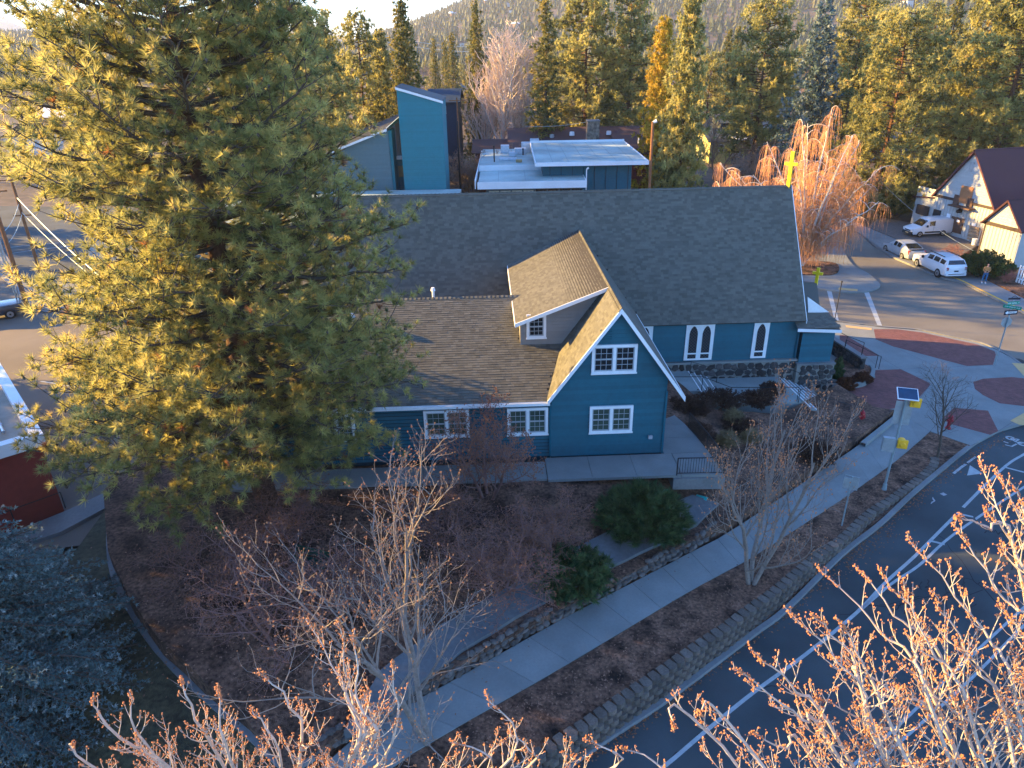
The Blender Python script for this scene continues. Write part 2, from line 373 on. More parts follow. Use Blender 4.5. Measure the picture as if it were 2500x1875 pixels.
for q, lb in (([(0, 607), (60, 600), (180, 590)], 'upper white stripe on the street left of the pine'), ([(0, 623), (80, 611), (205, 597)], 'lower white stripe on the street left of the pine'), ([(100, 931), (190, 946)], 'white bay line on the car park below the pine boughs'), ([(165, 887), (185, 891)], 'tiny white bay mark on the car park'), ([(175, 862), (260, 858), (340, 850)], 'faint pale stripe on the car park behind the pine')):
    paint('painted_stripe', q, .14, lambda x, y: g0(x, y) - .12, smooth=False, label=lb, cat='road marking', dz=.008)
M_crack = mat('crack_filler', (.015, .015, .016), rough=.9)
acc_v = []; acc_f = []
def crack(px0, px1, jit, n=14, w=.02):
    P = [np.array(p) for p in Gs([tuple(np.array(px0) * (1 - t) + np.array(px1) * t + (RNG.normal(0, jit, 2) if 0 < t < 1 else 0)) for t in np.linspace(0, 1, n)], groad)]
    for i in range(n - 1):
        d = P[i + 1] - P[i]; d /= max(np.linalg.norm(d), 1e-6); q = np.array([-d[1], d[0]]) * w * random.uniform(.4, 1.2); b = len(acc_v)
        acc_v.extend([(*(P[i] + q), groad(*P[i]) + .003), (*(P[i] - q), groad(*P[i]) + .003), (*(P[i + 1] - q), groad(*P[i + 1]) + .003), (*(P[i + 1] + q), groad(*P[i + 1]) + .003)]); acc_f.append((b, b + 1, b + 2, b + 3))
for k in range(26):
    c = np.array([random.uniform(2200, 2500), 0]); c[1] = 1500 - (c[0] - 2200) * .75 + random.uniform(-40, 120)
    crack(c, c + RNG.normal(0, 38, 2), 3, 9)
crack((1640, 1850), (1850, 1682), 3, 20); crack((1850, 1682), (1905, 1672), 2, 6); crack((2160, 1424), (2240, 1440), 4, 10)
crack((2280, 1300), (2600, 1650), 6, 16); crack((2050, 1500), (2400, 1440), 5, 14)
obj('asphalt_cracks', mesh_np('asphalt_cracks', acc_v, [acc_f], M_crack), kind='stuff', label='fine dark cracks spreading over the road surface', cat='cracks')
# kerb (near road): a low extrusion following the kerb line
def kerb(name, xy, zf, w=.17, h=.14, m=None, side=1, **k):
    P = [np.array(p[:2]) for p in xy]; V = []; F = []
    for i, p in enumerate(P):
        d = P[min(i + 1, len(P) - 1)] - P[max(i - 1, 0)]; d /= max(np.linalg.norm(d), 1e-6); n = np.array([-d[1], d[0]]) * side
        z = zf(*p); a = p; b = p + n * w
        V += [(*a, z - .3), (*a, z + h - .02), (*(a + n * .02), z + h), (*b, z + h), (*b, z - .3)]
    for i in range(len(P) - 1):
        for j in range(4): q = (5 * i + j, 5 * i + 5 + j, 5 * i + 6 + j, 5 * i + 1 + j); F.append(q if side < 0 else q[::-1])
    return obj(name, mesh_np(name, V, [F], m or M_conc2), **k)
kerb('road_kerb', curb_xy, groad, kind='structure', w=.22)
kerb('plaza_kerb', smooth_line(pe, 3), lambda x, y: g0(x, y) - .136, side=-1, kind='structure', w=.2, h=.155)
# ---------------------------------------------------------------- sidewalk slabs
SW_L = [(760, 1895), (900, 1772), (958, 1740), (1084, 1673), (1367, 1514), (1533, 1428), (1700, 1341), (1781, 1298), (1940, 1192), (2043, 1123), (2119, 1070), (2186, 1023), (2235, 985)]
SW_R = [(900, 1915), (954, 1872), (1142, 1760), (1270, 1688), (1396, 1615), (1530, 1535), (1700, 1434), (1830, 1365), (1937, 1296), (2050, 1223), (2165, 1142), (2220, 1098), (2271, 1053)]
def resample(P, n):
    P = np.array(P, float); d = np.concatenate([[0], np.cumsum(np.linalg.norm(np.diff(P, axis=0), axis=1))]); t = np.linspace(0, d[-1], n)
    return np.stack([np.interp(t, d, P[:, 0]), np.interp(t, d, P[:, 1])], 1)
sl, sr = resample(smooth_line(Gs(SW_L, g0), 4), 24), resample(smooth_line(Gs(SW_R, g0), 4), 24)
def slab_row(parent, A, B, zf, th=.14, gap=.012, m=None, name='slab', split=1):
    for i in range(len(A) - 1):
        for k in range(split):
            a0, a1, b0, b1 = A[i], A[i + 1], B[i], B[i + 1]
            f0, f1 = k / split, (k + 1) / split
            q = [a0 + (b0 - a0) * f0, a0 + (b0 - a0) * f1, a1 + (b1 - a1) * f1, a1 + (b1 - a1) * f0]
            c = sum(q) / 4; q = [c + (p - c) * (1 - gap / max(.1, np.linalg.norm(p - c))) for p in q]
            mb = MB(); mb.hexa([(p[0] - c[0], p[1] - c[1], zf(*p) - th - zf(*c)) for p in q] + [(p[0] - c[0], p[1] - c[1], zf(*p) - zf(*c)) for p in q])
            obj(name, mb.mesh(name, m or M_conc), parent, loc=(c[0], c[1], zf(*c)))
sw = obj('sidewalk', None, kind='structure')
slab_row(sw, sl, sr, lambda x, y: g0(x, y) + .003)
jb = list(map(tuple, sl)) + list(map(tuple, sr[::-1]))
obj('sidewalk_bed', sheet_mesh('sidewalk_bed', jb[::-1], lambda x, y: g0(x, y) - .03, mat('joint_dirt', (.05, .045, .04)), 1.5, .5), kind='structure')
# ---------------------------------------------------------------- planting strip and block wall
CAPS = [(1240, 1905), (1334, 1838), (1367, 1815), (1446, 1765), (1520, 1712), (1600, 1658), (1651, 1622), (1726, 1568), (1773, 1538), (1833, 1492), (1890, 1452), (1946, 1405), (2011, 1352), (2067, 1312), (2128, 1255), (2188, 1216), (2240, 1178), (2272, 1150), (2284, 1135), (2286, 1122), (2276, 1112)]
capxy = smooth_line(Gs(CAPS, g0), 6)
strip_poly = [tuple(p) for p in sr] + Gs([(2300, 1062), (2368, 1087), (2340, 1110), (2310, 1135)], g0) + list(reversed(capxy))
def gstrip(x, y): return g0(x, y) + .0 + .05 * math.sin(x * 2.1) * math.sin(y * 2.7) - .02
obj('planting_strip', sheet_mesh('planting_strip', strip_poly, gstrip, M_mulch, .6, 1.2), kind='structure')
verge = capxy + [tuple(p) for p in reversed(curb_xy[:int(len(curb_xy) * .72)])]
def gverge(x, y):
    s, t = st(x, y); return max(groad(x, y) + .1, g0(x, y) - 2)
vp = Gs([(1240, 1905), (1446, 1765), (1600, 1658), (1773, 1538), (1946, 1405), (2128, 1255), (2240, 1178), (2300, 1062), (2368, 1087)], g0) + [tuple(np.array(p[:2]) + np.array((-.12, .15))) for p in reversed(smooth_line(Gs([(1290, 1950), (1406, 1868), (1600, 1738), (1847, 1553), (2058, 1361), (2220, 1222), (2300, 1153), (2382, 1087)], groad), 4))]
obj('kerb_verge', sheet_mesh('kerb_verge', vp[::-1], gverge, M_soil, .8, .3), kind='structure')
bw = thing('block_wall', 'low curved retaining wall of tan split blocks between road kerb and mulch strip', 'wall')
M_block = mat('split_block', (.125, .10, .08), rough=1, var=.25, scale=14, perobj=.22, var2=.2, scale2=1.5, bump=.02, bscale=25)
def block_mesh():
    bm = bmesh.new(); L, D, Hh = .40, .30, .2
    pts = [(-L / 2 + .05, -D), (-L / 2, D * .1), (-.12, D * .42), (.10, D * .45), (L / 2, D * .1), (L / 2 - .05, -D)]
    a = [bm.verts.new((x, y, 0)) for x, y in pts]; b = [bm.verts.new((x * .97, y * .97, Hh)) for x, y in pts]
    bm.faces.new(a[::-1]); bm.faces.new(b)
    for i in range(6): j = (i + 1) % 6; bm.faces.new((a[i], a[j], b[j], b[i]))
    bmesh.ops.recalc_face_normals(bm, faces=bm.faces)
    me = bpy.data.meshes.new('block'); bm.to_mesh(me); bm.free(); me.materials.append(M_block); return me
bme = block_mesh()
cl = np.array([p[:2] for p in capxy]); dd = np.concatenate([[0], np.cumsum(np.linalg.norm(np.diff(cl, axis=0), axis=1))])
nb_ = int(dd[-1] / .43)
for course in range(4):
    for i in range(nb_):
        s_ = (i + (.5 if course % 2 else 0)) * dd[-1] / nb_
        x = np.interp(s_, dd, cl[:, 0]); y = np.interp(s_, dd, cl[:, 1]); x2 = np.interp(s_ + .2, dd, cl[:, 0]); y2 = np.interp(s_ + .2, dd, cl[:, 1])
        d = np.array([x2 - x, y2 - y]);
        if np.linalg.norm(d) < 1e-4: continue
        d /= np.linalg.norm(d); n = np.array([d[1], -d[0]])       # towards the road
        z = g0(x, y) + .06 - .2 * (course + 1)
        if z + .2 < groad(x, y) + .08: continue
        off = .06 * course + random.uniform(-.012, .012)
        o = obj('block', bme, bw, loc=(x + n[0] * off, y + n[1] * off, z + random.uniform(-.006, .006)), rot=(0, 0, math.atan2(-n[0], n[1]) + math.pi * 0 + random.uniform(-.05, .05)))
# ---------------------------------------------------------------- yard, stone wall and its walk
YARD_L = [(262, 1230), (275, 1380), (330, 1500), (400, 1600), (500, 1690), (610, 1780), (700, 1880)]
WALLPX = [(700, 1900), (900, 1772), (1084, 1668), (1367, 1508), (1533, 1422), (1700, 1335), (1745, 1300)]
yard = Gs(YARD_L, -.9) + Gs([(900, 1768), (1084, 1665), (1367, 1505), (1533, 1419), (1700, 1330), (1781, 1290), (1940, 1184), (2043, 1115), (2119, 1062), (2180, 1015), (2130, 1008), (2040, 960)], g0) + [W(17.5, 37)[:2], W(13, 37)[:2], W(11.5, 41)[:2], W(9, 41)[:2], W(8.8, 30)[:2], W(-14, 30.6)[:2], (-19, 33)]
obj('yard', sheet_mesh('yard', yard, gyard, M_soil, .8, .8), kind='structure')
obj('west_yard', sheet_mesh('west_yard', Gs([(-250, 1500), (160, 1380), (262, 1232), (275, 1380), (330, 1500), (400, 1600), (500, 1690), (610, 1780), (700, 1900), (-100, 2300)], -1.05), lambda x, y: -1.08 + .04 * math.sin(x * 2) * math.cos(y * 1.6), mat('dark_grass', (.06, .055, .028), var=.6, scale=5, var2=.3, scale2=.5, bump=.04, bscale=20), .9, .5), kind='structure')
sw2 = obj('garden_path', None, kind='structure')
pa = resample(smooth_line(Gs([(262, 1215), (262, 1380), (318, 1505), (385, 1600), (480, 1695), (590, 1790), (700, 1895)], -1.0), 4), 16)
pb = resample(smooth_line(Gs([(300, 1215), (305, 1375), (375, 1490), (450, 1590), (545, 1675), (650, 1760), (770, 1850)], -1.0), 4), 16)
slab_row(sw2, pa, pb, lambda x, y: -.98 + .1 * 0, m=M_conc2)
# asphalt walk along the stone wall
wk = Gs([(1755, 1232), (1700, 1285), (1480, 1395), (1300, 1490), (1130, 1592), (1000, 1690), (900, 1775), (840, 1790), (930, 1650), (1080, 1540), (1250, 1445), (1430, 1340), (1600, 1262), (1690, 1220)], lambda x, y: g0(x, y) + .45)
obj('wall_walk', sheet_mesh('wall_walk', wk, lambda x, y: gyard(x, y) + .16, mat('dark_path', (.11, .115, .12), rough=.9, var=.15, scale=6, var2=.15), .6, .4), kind='structure')
sw_ = thing('stone_wall', 'low dry stone retaining wall between the sidewalk and the brown yard', 'wall')
M_stone = mat('field_stone', (.10, .085, .075), rough=.95, var=.3, scale=8, perobj=.4, island=.4, bump=.02, bscale=20)
def rock_mesh(seed, sx, sy, sz):
    r = random.Random(seed); bm = bmesh.new(); bmesh.ops.create_icosphere(bm, subdivisions=1, radius=1)
    for v in bm.verts: v.co = Vector((v.co.x * sx * r.uniform(.8, 1.15), v.co.y * sy * r.uniform(.85, 1.1), v.co.z * sz * r.uniform(.8, 1.15)))
    me = bpy.data.meshes.new('stone'); bm.to_mesh(me); bm.free(); me.materials.append(M_stone); return me
rocks = [rock_mesh(i, .24, .15, .13) for i in range(8)]
wl = resample(smooth_line(Gs(WALLPX, g0), 5), 62)
for i, (x, y) in enumerate(wl[3:]):
    for k in range(3):
        if k == 2 and random.random() < .35: continue
        z = g0(x, y) + .08 + k * .17
        o = obj('stone', random.choice(rocks), sw_, loc=(x + random.uniform(-.06, .06) - .06 * k, y + random.uniform(-.05, .05) + .07 * k, z), rot=(random.uniform(-.4, .4), random.uniform(-.4, .4), math.atan2(.62, .78) + random.uniform(-.3, .3)))
        s_ = random.uniform(.75, 1.25); o.scale = (s_, random.uniform(.8, 1.1), random.uniform(.7, 1.1))
# ---------------------------------------------------------------- church walk (concrete in front of the wing)
walk = obj('church_walk', None, kind='structure')
us = np.linspace(-12.6, 2.6, 9)
A = np.array([W(u, 28.4)[:2] for u in us]); Bq = np.array([W(u, 29.95)[:2] for u in us]); slab_row(walk, A, Bq, lambda x, y: 0.0, m=M_conc)
us = np.linspace(2.62, 9.0, 4)
A = np.array([W(u, 28.3)[:2] for u in us]); Bq = np.array([W(u, 30.3)[:2] for u in us]); slab_row(walk, A, Bq, lambda x, y: 0.0, m=M_conc)
A = np.array([W(9.02, 28.3)[:2], W(11.0, 28.2)[:2]]); Bq = np.array([W(9.02, 30.28)[:2], W(10.9, 30.28)[:2]]); slab_row(walk, A, Bq, lambda x, y: 0.0, m=M_conc)
vs = np.linspace(30.3, 39.6, 7); zr_ = lambda x, y: -.9 * smooth01(((-x * SY + y * CY) - 32) / 7)
A = np.array([W(8.62, v)[:2] for v in vs]); Bq = np.array([W(10.9 - .12 * (v - 30.3), v)[:2] for v in vs]); slab_row(walk, Bq, A, zr_, m=M_conc, th=.3)
mb = MB(); mb.prism([(8.6, 28.2), (11.05, 28.1), (11.0, 30.3), (8.6, 30.3)], -.75, -.145, T=lambda x, y, z: W(x, y, z)); mb.obj('walk_footing', M_conc2, kind='structure')
# ---------------------------------------------------------------- platform, steps, mid landing
M_step = mat('step_concrete', (.22, .25, .24), rough=.85, var=.1, scale=15, var2=.12, scale2=1)
steps = thing('entry_steps', 'grey concrete church steps in two flights with white nosing lines', 'steps')
T = lambda x, y, z: W(x, y, z)
mb = MB(); mb.box(8.2, 13.1, 39.0, 42.0, -2.4, -.9, T); mb.obj('landing', M_step, steps)
def run_steps(u0, n, du, z0, dz, v0, v1, skew):
    for i in range(n):
        z = z0 - dz * (i + 1); mb = MB(); ua = u0 + du * i
        mb.hexa([T(ua, v1, -2.5), T(ua + skew, v0, -2.5), T(ua + du + skew, v0, -2.5), T(ua + du, v1, -2.5), T(ua, v1, z), T(ua + skew, v0, z), T(ua + du + skew, v0, z), T(ua + du, v1, z)]); mb.obj('step', M_step, steps)
    for i in range(n + 1):
        z = z0 - dz * i; ua = u0 + du * i; mb = MB()
        if i == n: break
        mb.hexa([T(ua - .07, v1, z - .02), T(ua + skew - .07, v0, z - .02), T(ua + skew - .01, v0, z - .02), T(ua - .01, v1, z - .02), T(ua - .07, v1, z + .008), T(ua + skew - .07, v0, z + .008), T(ua + skew - .01, v0, z + .008), T(ua - .01, v1, z + .008)]); mb.obj('nosing', mat('nosing_paint', (.7, .72, .72), rough=.6), steps)
run_steps(13.1, 4, .42, -.9, .15, 38.8, 42.0, 0.0)
mb = MB(); mb.box(14.78, 19.2, 38.2, 42.05, -2.45, -1.5, T); mb.obj('landing', M_step, steps)
run_steps(19.2, 6, .36, -1.5, .14, 37.4, 41.9, .25)
# ---------------------------------------------------------------- plaza
z_pl = lambda x, y: g0(x, y) + .01
PL = [(1990, 775)] + PLAZA_EDGE[:] + [(2560, 1022), (2500, 1033), (2439, 1051), (2382, 1082), (2368, 1087), (2271, 1053), (2200, 1010), (2127, 1010), (2045, 955), (2010, 925), (2000, 860)]
plz = Gs(PL, g0)
obj('plaza', sheet_mesh('plaza', plz[::-1], z_pl, M_conc, 1.6, .4), kind='structure')
def brick_mat():
    m, nt, b = nodes_mat('red_pavers'); N = nt.nodes; L = nt.links
    geo = N.new('ShaderNodeNewGeometry'); mp = N.new('ShaderNodeMapping'); mp.inputs['Rotation'].default_value = (0, 0, .6)
    L.new(geo.outputs['Position'], mp.inputs[0]); bt = N.new('ShaderNodeTexBrick'); L.new(mp.outputs[0], bt.inputs[0])
    bt.inputs['Color1'].default_value = (.16, .05, .045, 1); bt.inputs['Color2'].default_value = (.24, .085, .07, 1); bt.inputs['Mortar'].default_value = (.09, .06, .055, 1)
    bt.inputs['Scale'].default_value = 1; bt.inputs['Brick Width'].default_value = .21; bt.inputs['Row Height'].default_value = .105; bt.inputs['Mortar Size'].default_value = .006
    nz = N.new('ShaderNodeTexNoise'); nz.inputs['Scale'].default_value = 1.4; L.new(geo.outputs['Position'], nz.inputs[0])
    mx = N.new('ShaderNodeMix'); mx.data_type = 'RGBA'; mx.blend_type = 'MULTIPLY'; mx.inputs[0].default_value = .5
    L.new(bt.outputs[0], mx.inputs[6]); L.new(nz.outputs[0], mx.inputs[7]); L.new(mx.outputs[2], b.inputs['Base Color'])
    bp = N.new('ShaderNodeBump'); bp.inputs['Distance'].default_value = .006; L.new(bt.outputs[1], bp.inputs['Height']); bp.invert = True; L.new(bp.outputs[0], b.inputs['Normal'])
    b.inputs['Roughness'].default_value = .9; return m
M_brick = brick_mat()
for nm, q, lb in (('brick_panel', [(2133, 804), (2190, 804), (2251, 812), (2319, 827), (2385, 841), (2428, 858), (2431, 866), (2424, 891), (2360, 894), (2300, 878), (2180, 846), (2138, 829)], 'long red brick inlay nearest the side street'),
        ('brick_panel', [(2134, 904), (2199, 902), (2268, 935), (2271, 940), (2216, 1003), (2127, 1008), (2095, 1001), (2045, 955), (2090, 948), (2125, 935), (2137, 922)], 'red brick inlay at the foot of the church steps'),
        ('brick_panel', [(2376, 933), (2400, 925), (2470, 921), (2500, 924), (2570, 940), (2560, 990), (2500, 992), (2440, 985), (2400, 965), (2380, 950)], 'rounded red brick inlay cut by the right photo edge'),
        ('brick_panel', [(2298, 1024), (2329, 996), (2412, 1003), (2437, 1053), (2417, 1062), (2325, 1037)], 'small five sided red brick inlay behind the young tree'),
        ('brick_panel', [(2050, 818), (2067, 820), (2148, 869), (2100, 870), (2050, 842)], 'narrow red brick inlay along the railing by the church corner')):
    P = Gs(q, g0); P = P[::-1] if sum(P[i - 1][0] * P[i][1] - P[i][0] * P[i - 1][1] for i in range(len(P))) < 0 else P
    obj(nm, sheet_mesh(nm, P, lambda x, y: g0(x, y) + .016, M_brick, 1.5), label=lb, cat='brick paving', group='red brick inlays in the corner pavement')
M_tact = mat('tactile_tan', (.5, .33, .14), rough=.8, var=.1)
for q, lb in (([(2064, 794), (2128, 801), (2128, 806), (2066, 799)], 'tan tactile ramp strip at the crosswalk by the church'), ([(2470, 886), (2500, 888), (2520, 912), (2500, 918)], 'yellow tactile strip beside the storm drain at the right edge'), ([(2466, 1027), (2500, 1008), (2530, 1015), (2500, 1038), (2488, 1037)], 'yellow tactile ramp at the kerb by the right photo edge'), ([(2048, 702), (2094, 706), (2093, 711), (2046, 707)], 'tan tactile strip on the far kerb of the crosswalk')):
    poly_paint('tactile_strip', q, lambda x, y: g0(x, y) + .018, m=M_tact, label=lb, cat='tactile paving', group='tactile ramp strips', dz=.004)
jm = mat('joint_line', (.11, .11, .11))
for q in ([(2134, 905), (2300, 897), (2424, 892), (2500, 890)], [(2138, 829), (2055, 818)], [(2055, 818), (2199, 902)], [(2199, 902), (2275, 937), (2298, 1024)], [(2117, 872), (2150, 903)], [(2180, 846), (2360, 930)], [(2271, 940), (2216, 1010)], [(2437, 1053), (2520, 1000)], [(2298, 1024), (2271, 1053)]):
    paint('joint', q, .03, g0, m=jm, dz=.014, smooth=False, kind='structure')
obj('storm_drain', sheet_mesh('storm_drain', Gs([(2468, 870), (2490, 872), (2520, 884), (2505, 888), (2480, 884)], g0)[::-1], lambda x, y: g0(x, y) - .118, mat('iron_dark', (.02, .02, .022), metal=.6, rough=.6), 1), label='dark storm drain inlet in the gutter at the right edge', cat='drain')
# island across the crosswalk with its sidewalk going up the street
isl = smooth_line(Gs([(1960, 690), (2000, 703), (2045, 710), (2090, 713), (2130, 708), (2149, 698), (2143, 687), (2120, 667), (2088, 650), (2070, 630), (2055, 600), (2040, 560), (1960, 560), (1900, 620)], g0), 3, True)
obj('street_corner', sheet_mesh('street_corner', isl[::-1], lambda x, y: g0(x, y) + .0, M_conc, 2, .3), kind='structure')
obj('birch_bed', sheet_mesh('birch_bed', smooth_line(Gs([(1960, 672), (2030, 672), (2048, 660), (2040, 645), (2000, 640), (1900, 640), (1900, 672)], g0), 3, True)[::-1], lambda x, y: g0(x, y) + .12, M_mulch, 1.0, .2), kind='structure')
far_sw = Gs([(2040, 520), (2077, 536), (2118, 555), (2202, 590), (2354, 661), (2411, 685), (2500, 729), (2650, 800), (2650, 838), (2500, 763), (2348, 688), (2300, 677), (2180, 627), (2099, 568), (2030, 540)], g0)
obj('far_sidewalk', sheet_mesh('far_sidewalk', far_sw[::-1], lambda x, y: g0(x, y) + .0, M_conc2, 2, .3), kind='structure')
M_yel = mat('yellow_kerb_paint', (.62, .36, .03), rough=.6, var=.15, scale=6)
kerb('yellow_kerb', smooth_line(Gs([(2318, 679), (2348, 690), (2420, 726), (2500, 765), (2600, 815)], -2.44), 4), lambda x, y: g0(x, y) - .136, side=1, w=.2, h=.15, m=M_yel, label='kerb painted yellow along the far sidewalk behind the white car', cat='kerb')
dw = Gs([(2118, 553), (2150, 530), (2230, 545), (2330, 570), (2385, 600), (2330, 632), (2300, 634), (2202, 588)], g0)
obj('driveway', sheet_mesh('driveway', dw[::-1], lambda x, y: g0(x, y) + .01, mat('gravel_drive', (.12, .105, .095), var=.3, scale=4), 2, .2), kind='structure')
sb = Gs([(2360, 655), (2420, 650), (2560, 700), (2700, 760), (2500, 727), (2411, 683)], g0)
obj('shrub_bed', sheet_mesh('shrub_bed', sb[::-1], lambda x, y: g0(x, y) + .06, M_mulch, 2, .2), kind='structure')
# left pavement bits
obj('corner_pavement', sheet_mesh('corner_pavement', Gs([(-200, 640), (0, 672), (60, 735), (110, 762), (180, 745), (230, 735), (240, 700), (150, 690), (60, 690), (0, 600), (-200, 560)], g0)[::-1], lambda x, y: g0(x, y) + .0, M_conc2, 2, .2), kind='structure')
obj('traffic_island', sheet_mesh('traffic_island', smooth_line(Gs([(215, 620), (225, 600), (260, 590), (330, 600), (330, 640), (240, 645)], g0), 3, True)[::-1], lambda x, y: g0(x, y) + .0, M_conc, 2, .2), kind='structure')
obj('red_building_walk', sheet_mesh('red_building_walk', Gs([(-100, 1340), (60, 1290), (170, 1245), (265, 1200), (262, 1240), (150, 1300), (0, 1350), (-100, 1390)], g0)[::-1], lambda x, y: g0(x, y) + .05, M_conc2, 2, .3), kind='structure')
# ---------------------------------------------------------------- church
M_blue = mat('blue_siding', (.010, .088, .128), rough=.6, var=.09, scale=5, perobj=.13, var2=.10, scale2=.6)
M_blue_in = mat('blue_back_lap_shade', (.006, .03, .045), rough=.7)  # darkened so the gaps between boards read as shadow under each lap
M_grey = mat('grey_siding', (.20, .19, .18), rough=.6, var=.06, perobj=.06)
M_trim = mat('white_trim', (.72, .73, .74), rough=.5, var=.04, scale=5, var2=.05)
M_sh = shingle_mat('roof_shingles', (.100, .096, .080))
M_deck = mat('roof_deck', (.04, .036, .032), rough=1)
M_glass = mat('window_glass', (.012, .016, .02), rough=.06, spec=.6, var=.3, scale=.8)
M_glass2 = mat('window_glass_blinds', (.05, .075, .06), rough=.1, spec=.5, var=.3, scale=1.2)
M_sash = mat('grey_sash', (.33, .35, .37), rough=.5)
M_black = mat('black_rail', (.012, .012, .014), rough=.5, spec=.4)
M_copper = mat('flashing', (.09, .04, .03), rough=.6)
CO = (5.0, 36.0)
ch = thing('church', 'steep roofed blue church with grey shingle roofs and white trimmed windows', 'church', loc=W(CO[0], CO[1], 0), rz=YAW)
def cobj(name, mb_or_me, m=None, parent=ch, **k):
    me = mb_or_me.mesh(name, m) if isinstance(mb_or_me, MB) else mb_or_me
    return obj(name, me, parent, loc=(-CO[0], -CO[1], 0) if parent is ch else None, **k)
def onv(px, py, v):
    n = np.array([-SY, CY, 0]); r = ray(px, py); t = v / (n @ r); q = r * t
    return q[0] * CY + q[1] * SY, CAMZ + q[2]
# --- geometry numbers (church axes)
WE_V, WE_Z, WR_V, WR_Z = 30.35, 3.12, 37.5, 6.12
sW = (WR_Z - WE_Z) / (WR_V - WE_V)
GU, GZ, GLU, GLZ, GRU, GRZ = 6.08, 7.78, 2.75, 3.2, 9.37, 3.18
sGL = (GZ - GLZ) / (GU - GLU); sGR = (GZ - GRZ) / (GRU - GU)
ME_V, ME_Z, MR_V, MR_Z = 41.8, 2.42, 47.15, 9.95
sM = (MR_Z - ME_Z) / (MR_V - ME_V)
ML, MRU, WLU = -11.0, 20.35, -12.6
zW = lambda v: WE_Z + sW * (v - WE_V)
zGL = lambda u: GZ - sGL * (GU - u)
zGR = lambda u: GZ - sGR * (u - GU)
zM = lambda v: ME_Z + sM * (v - ME_V)
DU, DZ, DV = 1.4, 5.96, 33.47; sD = (GZ - .03 - DZ) / (GU - DU); zD = lambda u: DZ + sD * (u - DU)
# --- walls (solid cores) ---
def wall_core(name, poly, axis, a, b, m):
    mb = MB()
    if axis == 'v': mb.hexa if 0 else mb.prism(poly, a, b, T=lambda x, y, z: (x, z, y))
    return cobj(name, mb, m)
gw = wall_core('wall', [(2.97, -.6), (8.56, -.6), (8.56, 3.7), (6.08, 7.4), (3.35, 3.9), (2.97, 3.3)][::-1], 'v', 30.55, 41.9, M_blue_in)
ww = wall_core('wall', [(WLU + .3, -.6), (2.9, -.6), (2.9, 3.05), (WLU + .3, 3.05)][::-1], 'v', 30.6, 41.9, M_blue_in)
mw = wall_core('wall', [(8.0, -2.5), (20.1, -2.5), (20.1, 2.5), (8.0, 2.5)][::-1], 'v', 42.2, 52.0, M_blue_in)
mb = MB(); mb.prism([(42.25, -1), (52.0, -1), (52.0, 2.5), (47.15, 9.6), (42.25, 2.6)][::-1], ML + .3, 20.1, T=lambda x, y, z: (z, x, y)); mwg = cobj('wall', mb, M_blue_in)
dwl = MB(); dwl.prism([(1.65, 4.4), (1.65, zD(1.65) - .1), (GU - .1, GZ - .15), (GU - .1, 4.4)], 34.0, 42.5, T=lambda x, y, z: (x, z, y)); dwo = cobj('wall', dwl, M_grey)
# --- lap siding: one object per board ---
def lap(parent, u0f, u1f, z0, z1, v, exp=.19, m=M_blue):
    n = int(round((z1 - z0) / exp)); e = (z1 - z0) / n
    for i in range(n):
        za, zb = z0 + i * e, z0 + (i + 1) * e
        a0, a1, b0, b1 = u0f(za), u1f(za), u0f(zb), u1f(zb)
        if a1 - a0 < .1: continue
        if b1 - b0 < .05: b0 = b1 = (a0 + a1) / 2
        mb = MB(); mb.hexa([(a0, v - .055, za), (a1, v - .055, za), (a1, v, za), (a0, v, za), (b0, v - .012, zb - .02), (b1, v - .012, zb - .02), (b1, v, zb - .02), (b0, v, zb - .02)])  # top stops short; the dark backing stands in for the lap shadow
        cobj('siding_board', mb, m, parent)
c = lambda k: (lambda z: k)
lap(gw, lambda z: 2.97 if z < 3.2 else 2.75 + (z - 3.12) / sGL, lambda z: 8.56 if z < 4.1 else GRU - (z - 3.1) / sGR, -.05, 7.6, 30.55)
lap(ww, c(WLU + .3), c(2.96), -.05, 3.08, 30.62)
lap(mw, c(8.3), c(20.1), -.28, 2.45, 42.18)
lap(dwo, c(1.66), lambda z: GLU + (z - 3.0) / sGL + .1, 4.4, DZ + .1, 33.98, m=M_grey)
lap(dwo, lambda z: DU + (z - DZ + .05) / sD + .1, lambda z: GLU + (z - 3.0) / sGL + .1, DZ + .1, 7.5, 33.98, m=M_grey)
# --- roofs ---
def plate(name, pts, th, m, parent=ch):
    mb = MB(); mb.slab(*pts, th); return cobj(name, mb, m, parent)
r_w = plate('roof', [(WLU, WE_V, WE_Z), (2.9, WE_V, WE_Z), (4.9, WR_V, WR_Z), (WLU, WR_V, WR_Z)], .16, M_deck)
plate('roof', [(WLU, WR_V, WR_Z), (3.0, WR_V, WR_Z), (3.0, 42.6, WR_Z - sW * (42.6 - WR_V)), (WLU, 42.6, WR_Z - sW * (42.6 - WR_V))], .12, M_sh)
r_gl = plate('roof', [(GLU, 30.2, GLZ), (GU, 30.2, GZ), (GU, 45.2, GZ), (GLU, 45.2, GLZ)][::-1], .14, M_deck)
r_gr = plate('roof', [(GU, 30.2, GZ), (GRU, 30.2, GRZ), (GRU, 42.4, GRZ), (GU, 45.7, GZ)][::-1], .14, M_deck)
r_m = plate('roof', [(ML, ME_V, ME_Z), (MRU, ME_V, ME_Z), (MRU, MR_V, MR_Z), (ML, MR_V, MR_Z)], .15, M_deck)
plate('roof', [(ML, MR_V, MR_Z), (MRU, MR_V, MR_Z), (MRU, 2 * MR_V - ME_V, ME_Z), (ML, 2 * MR_V - ME_V, ME_Z)], .15, M_sh)
r_d = plate('roof', [(DU, DV, DZ), (GU - .02, DV, GZ - .03), (GU - .02, 45.6, GZ - .03), (DU, 44.4, DZ)], .14, M_deck)
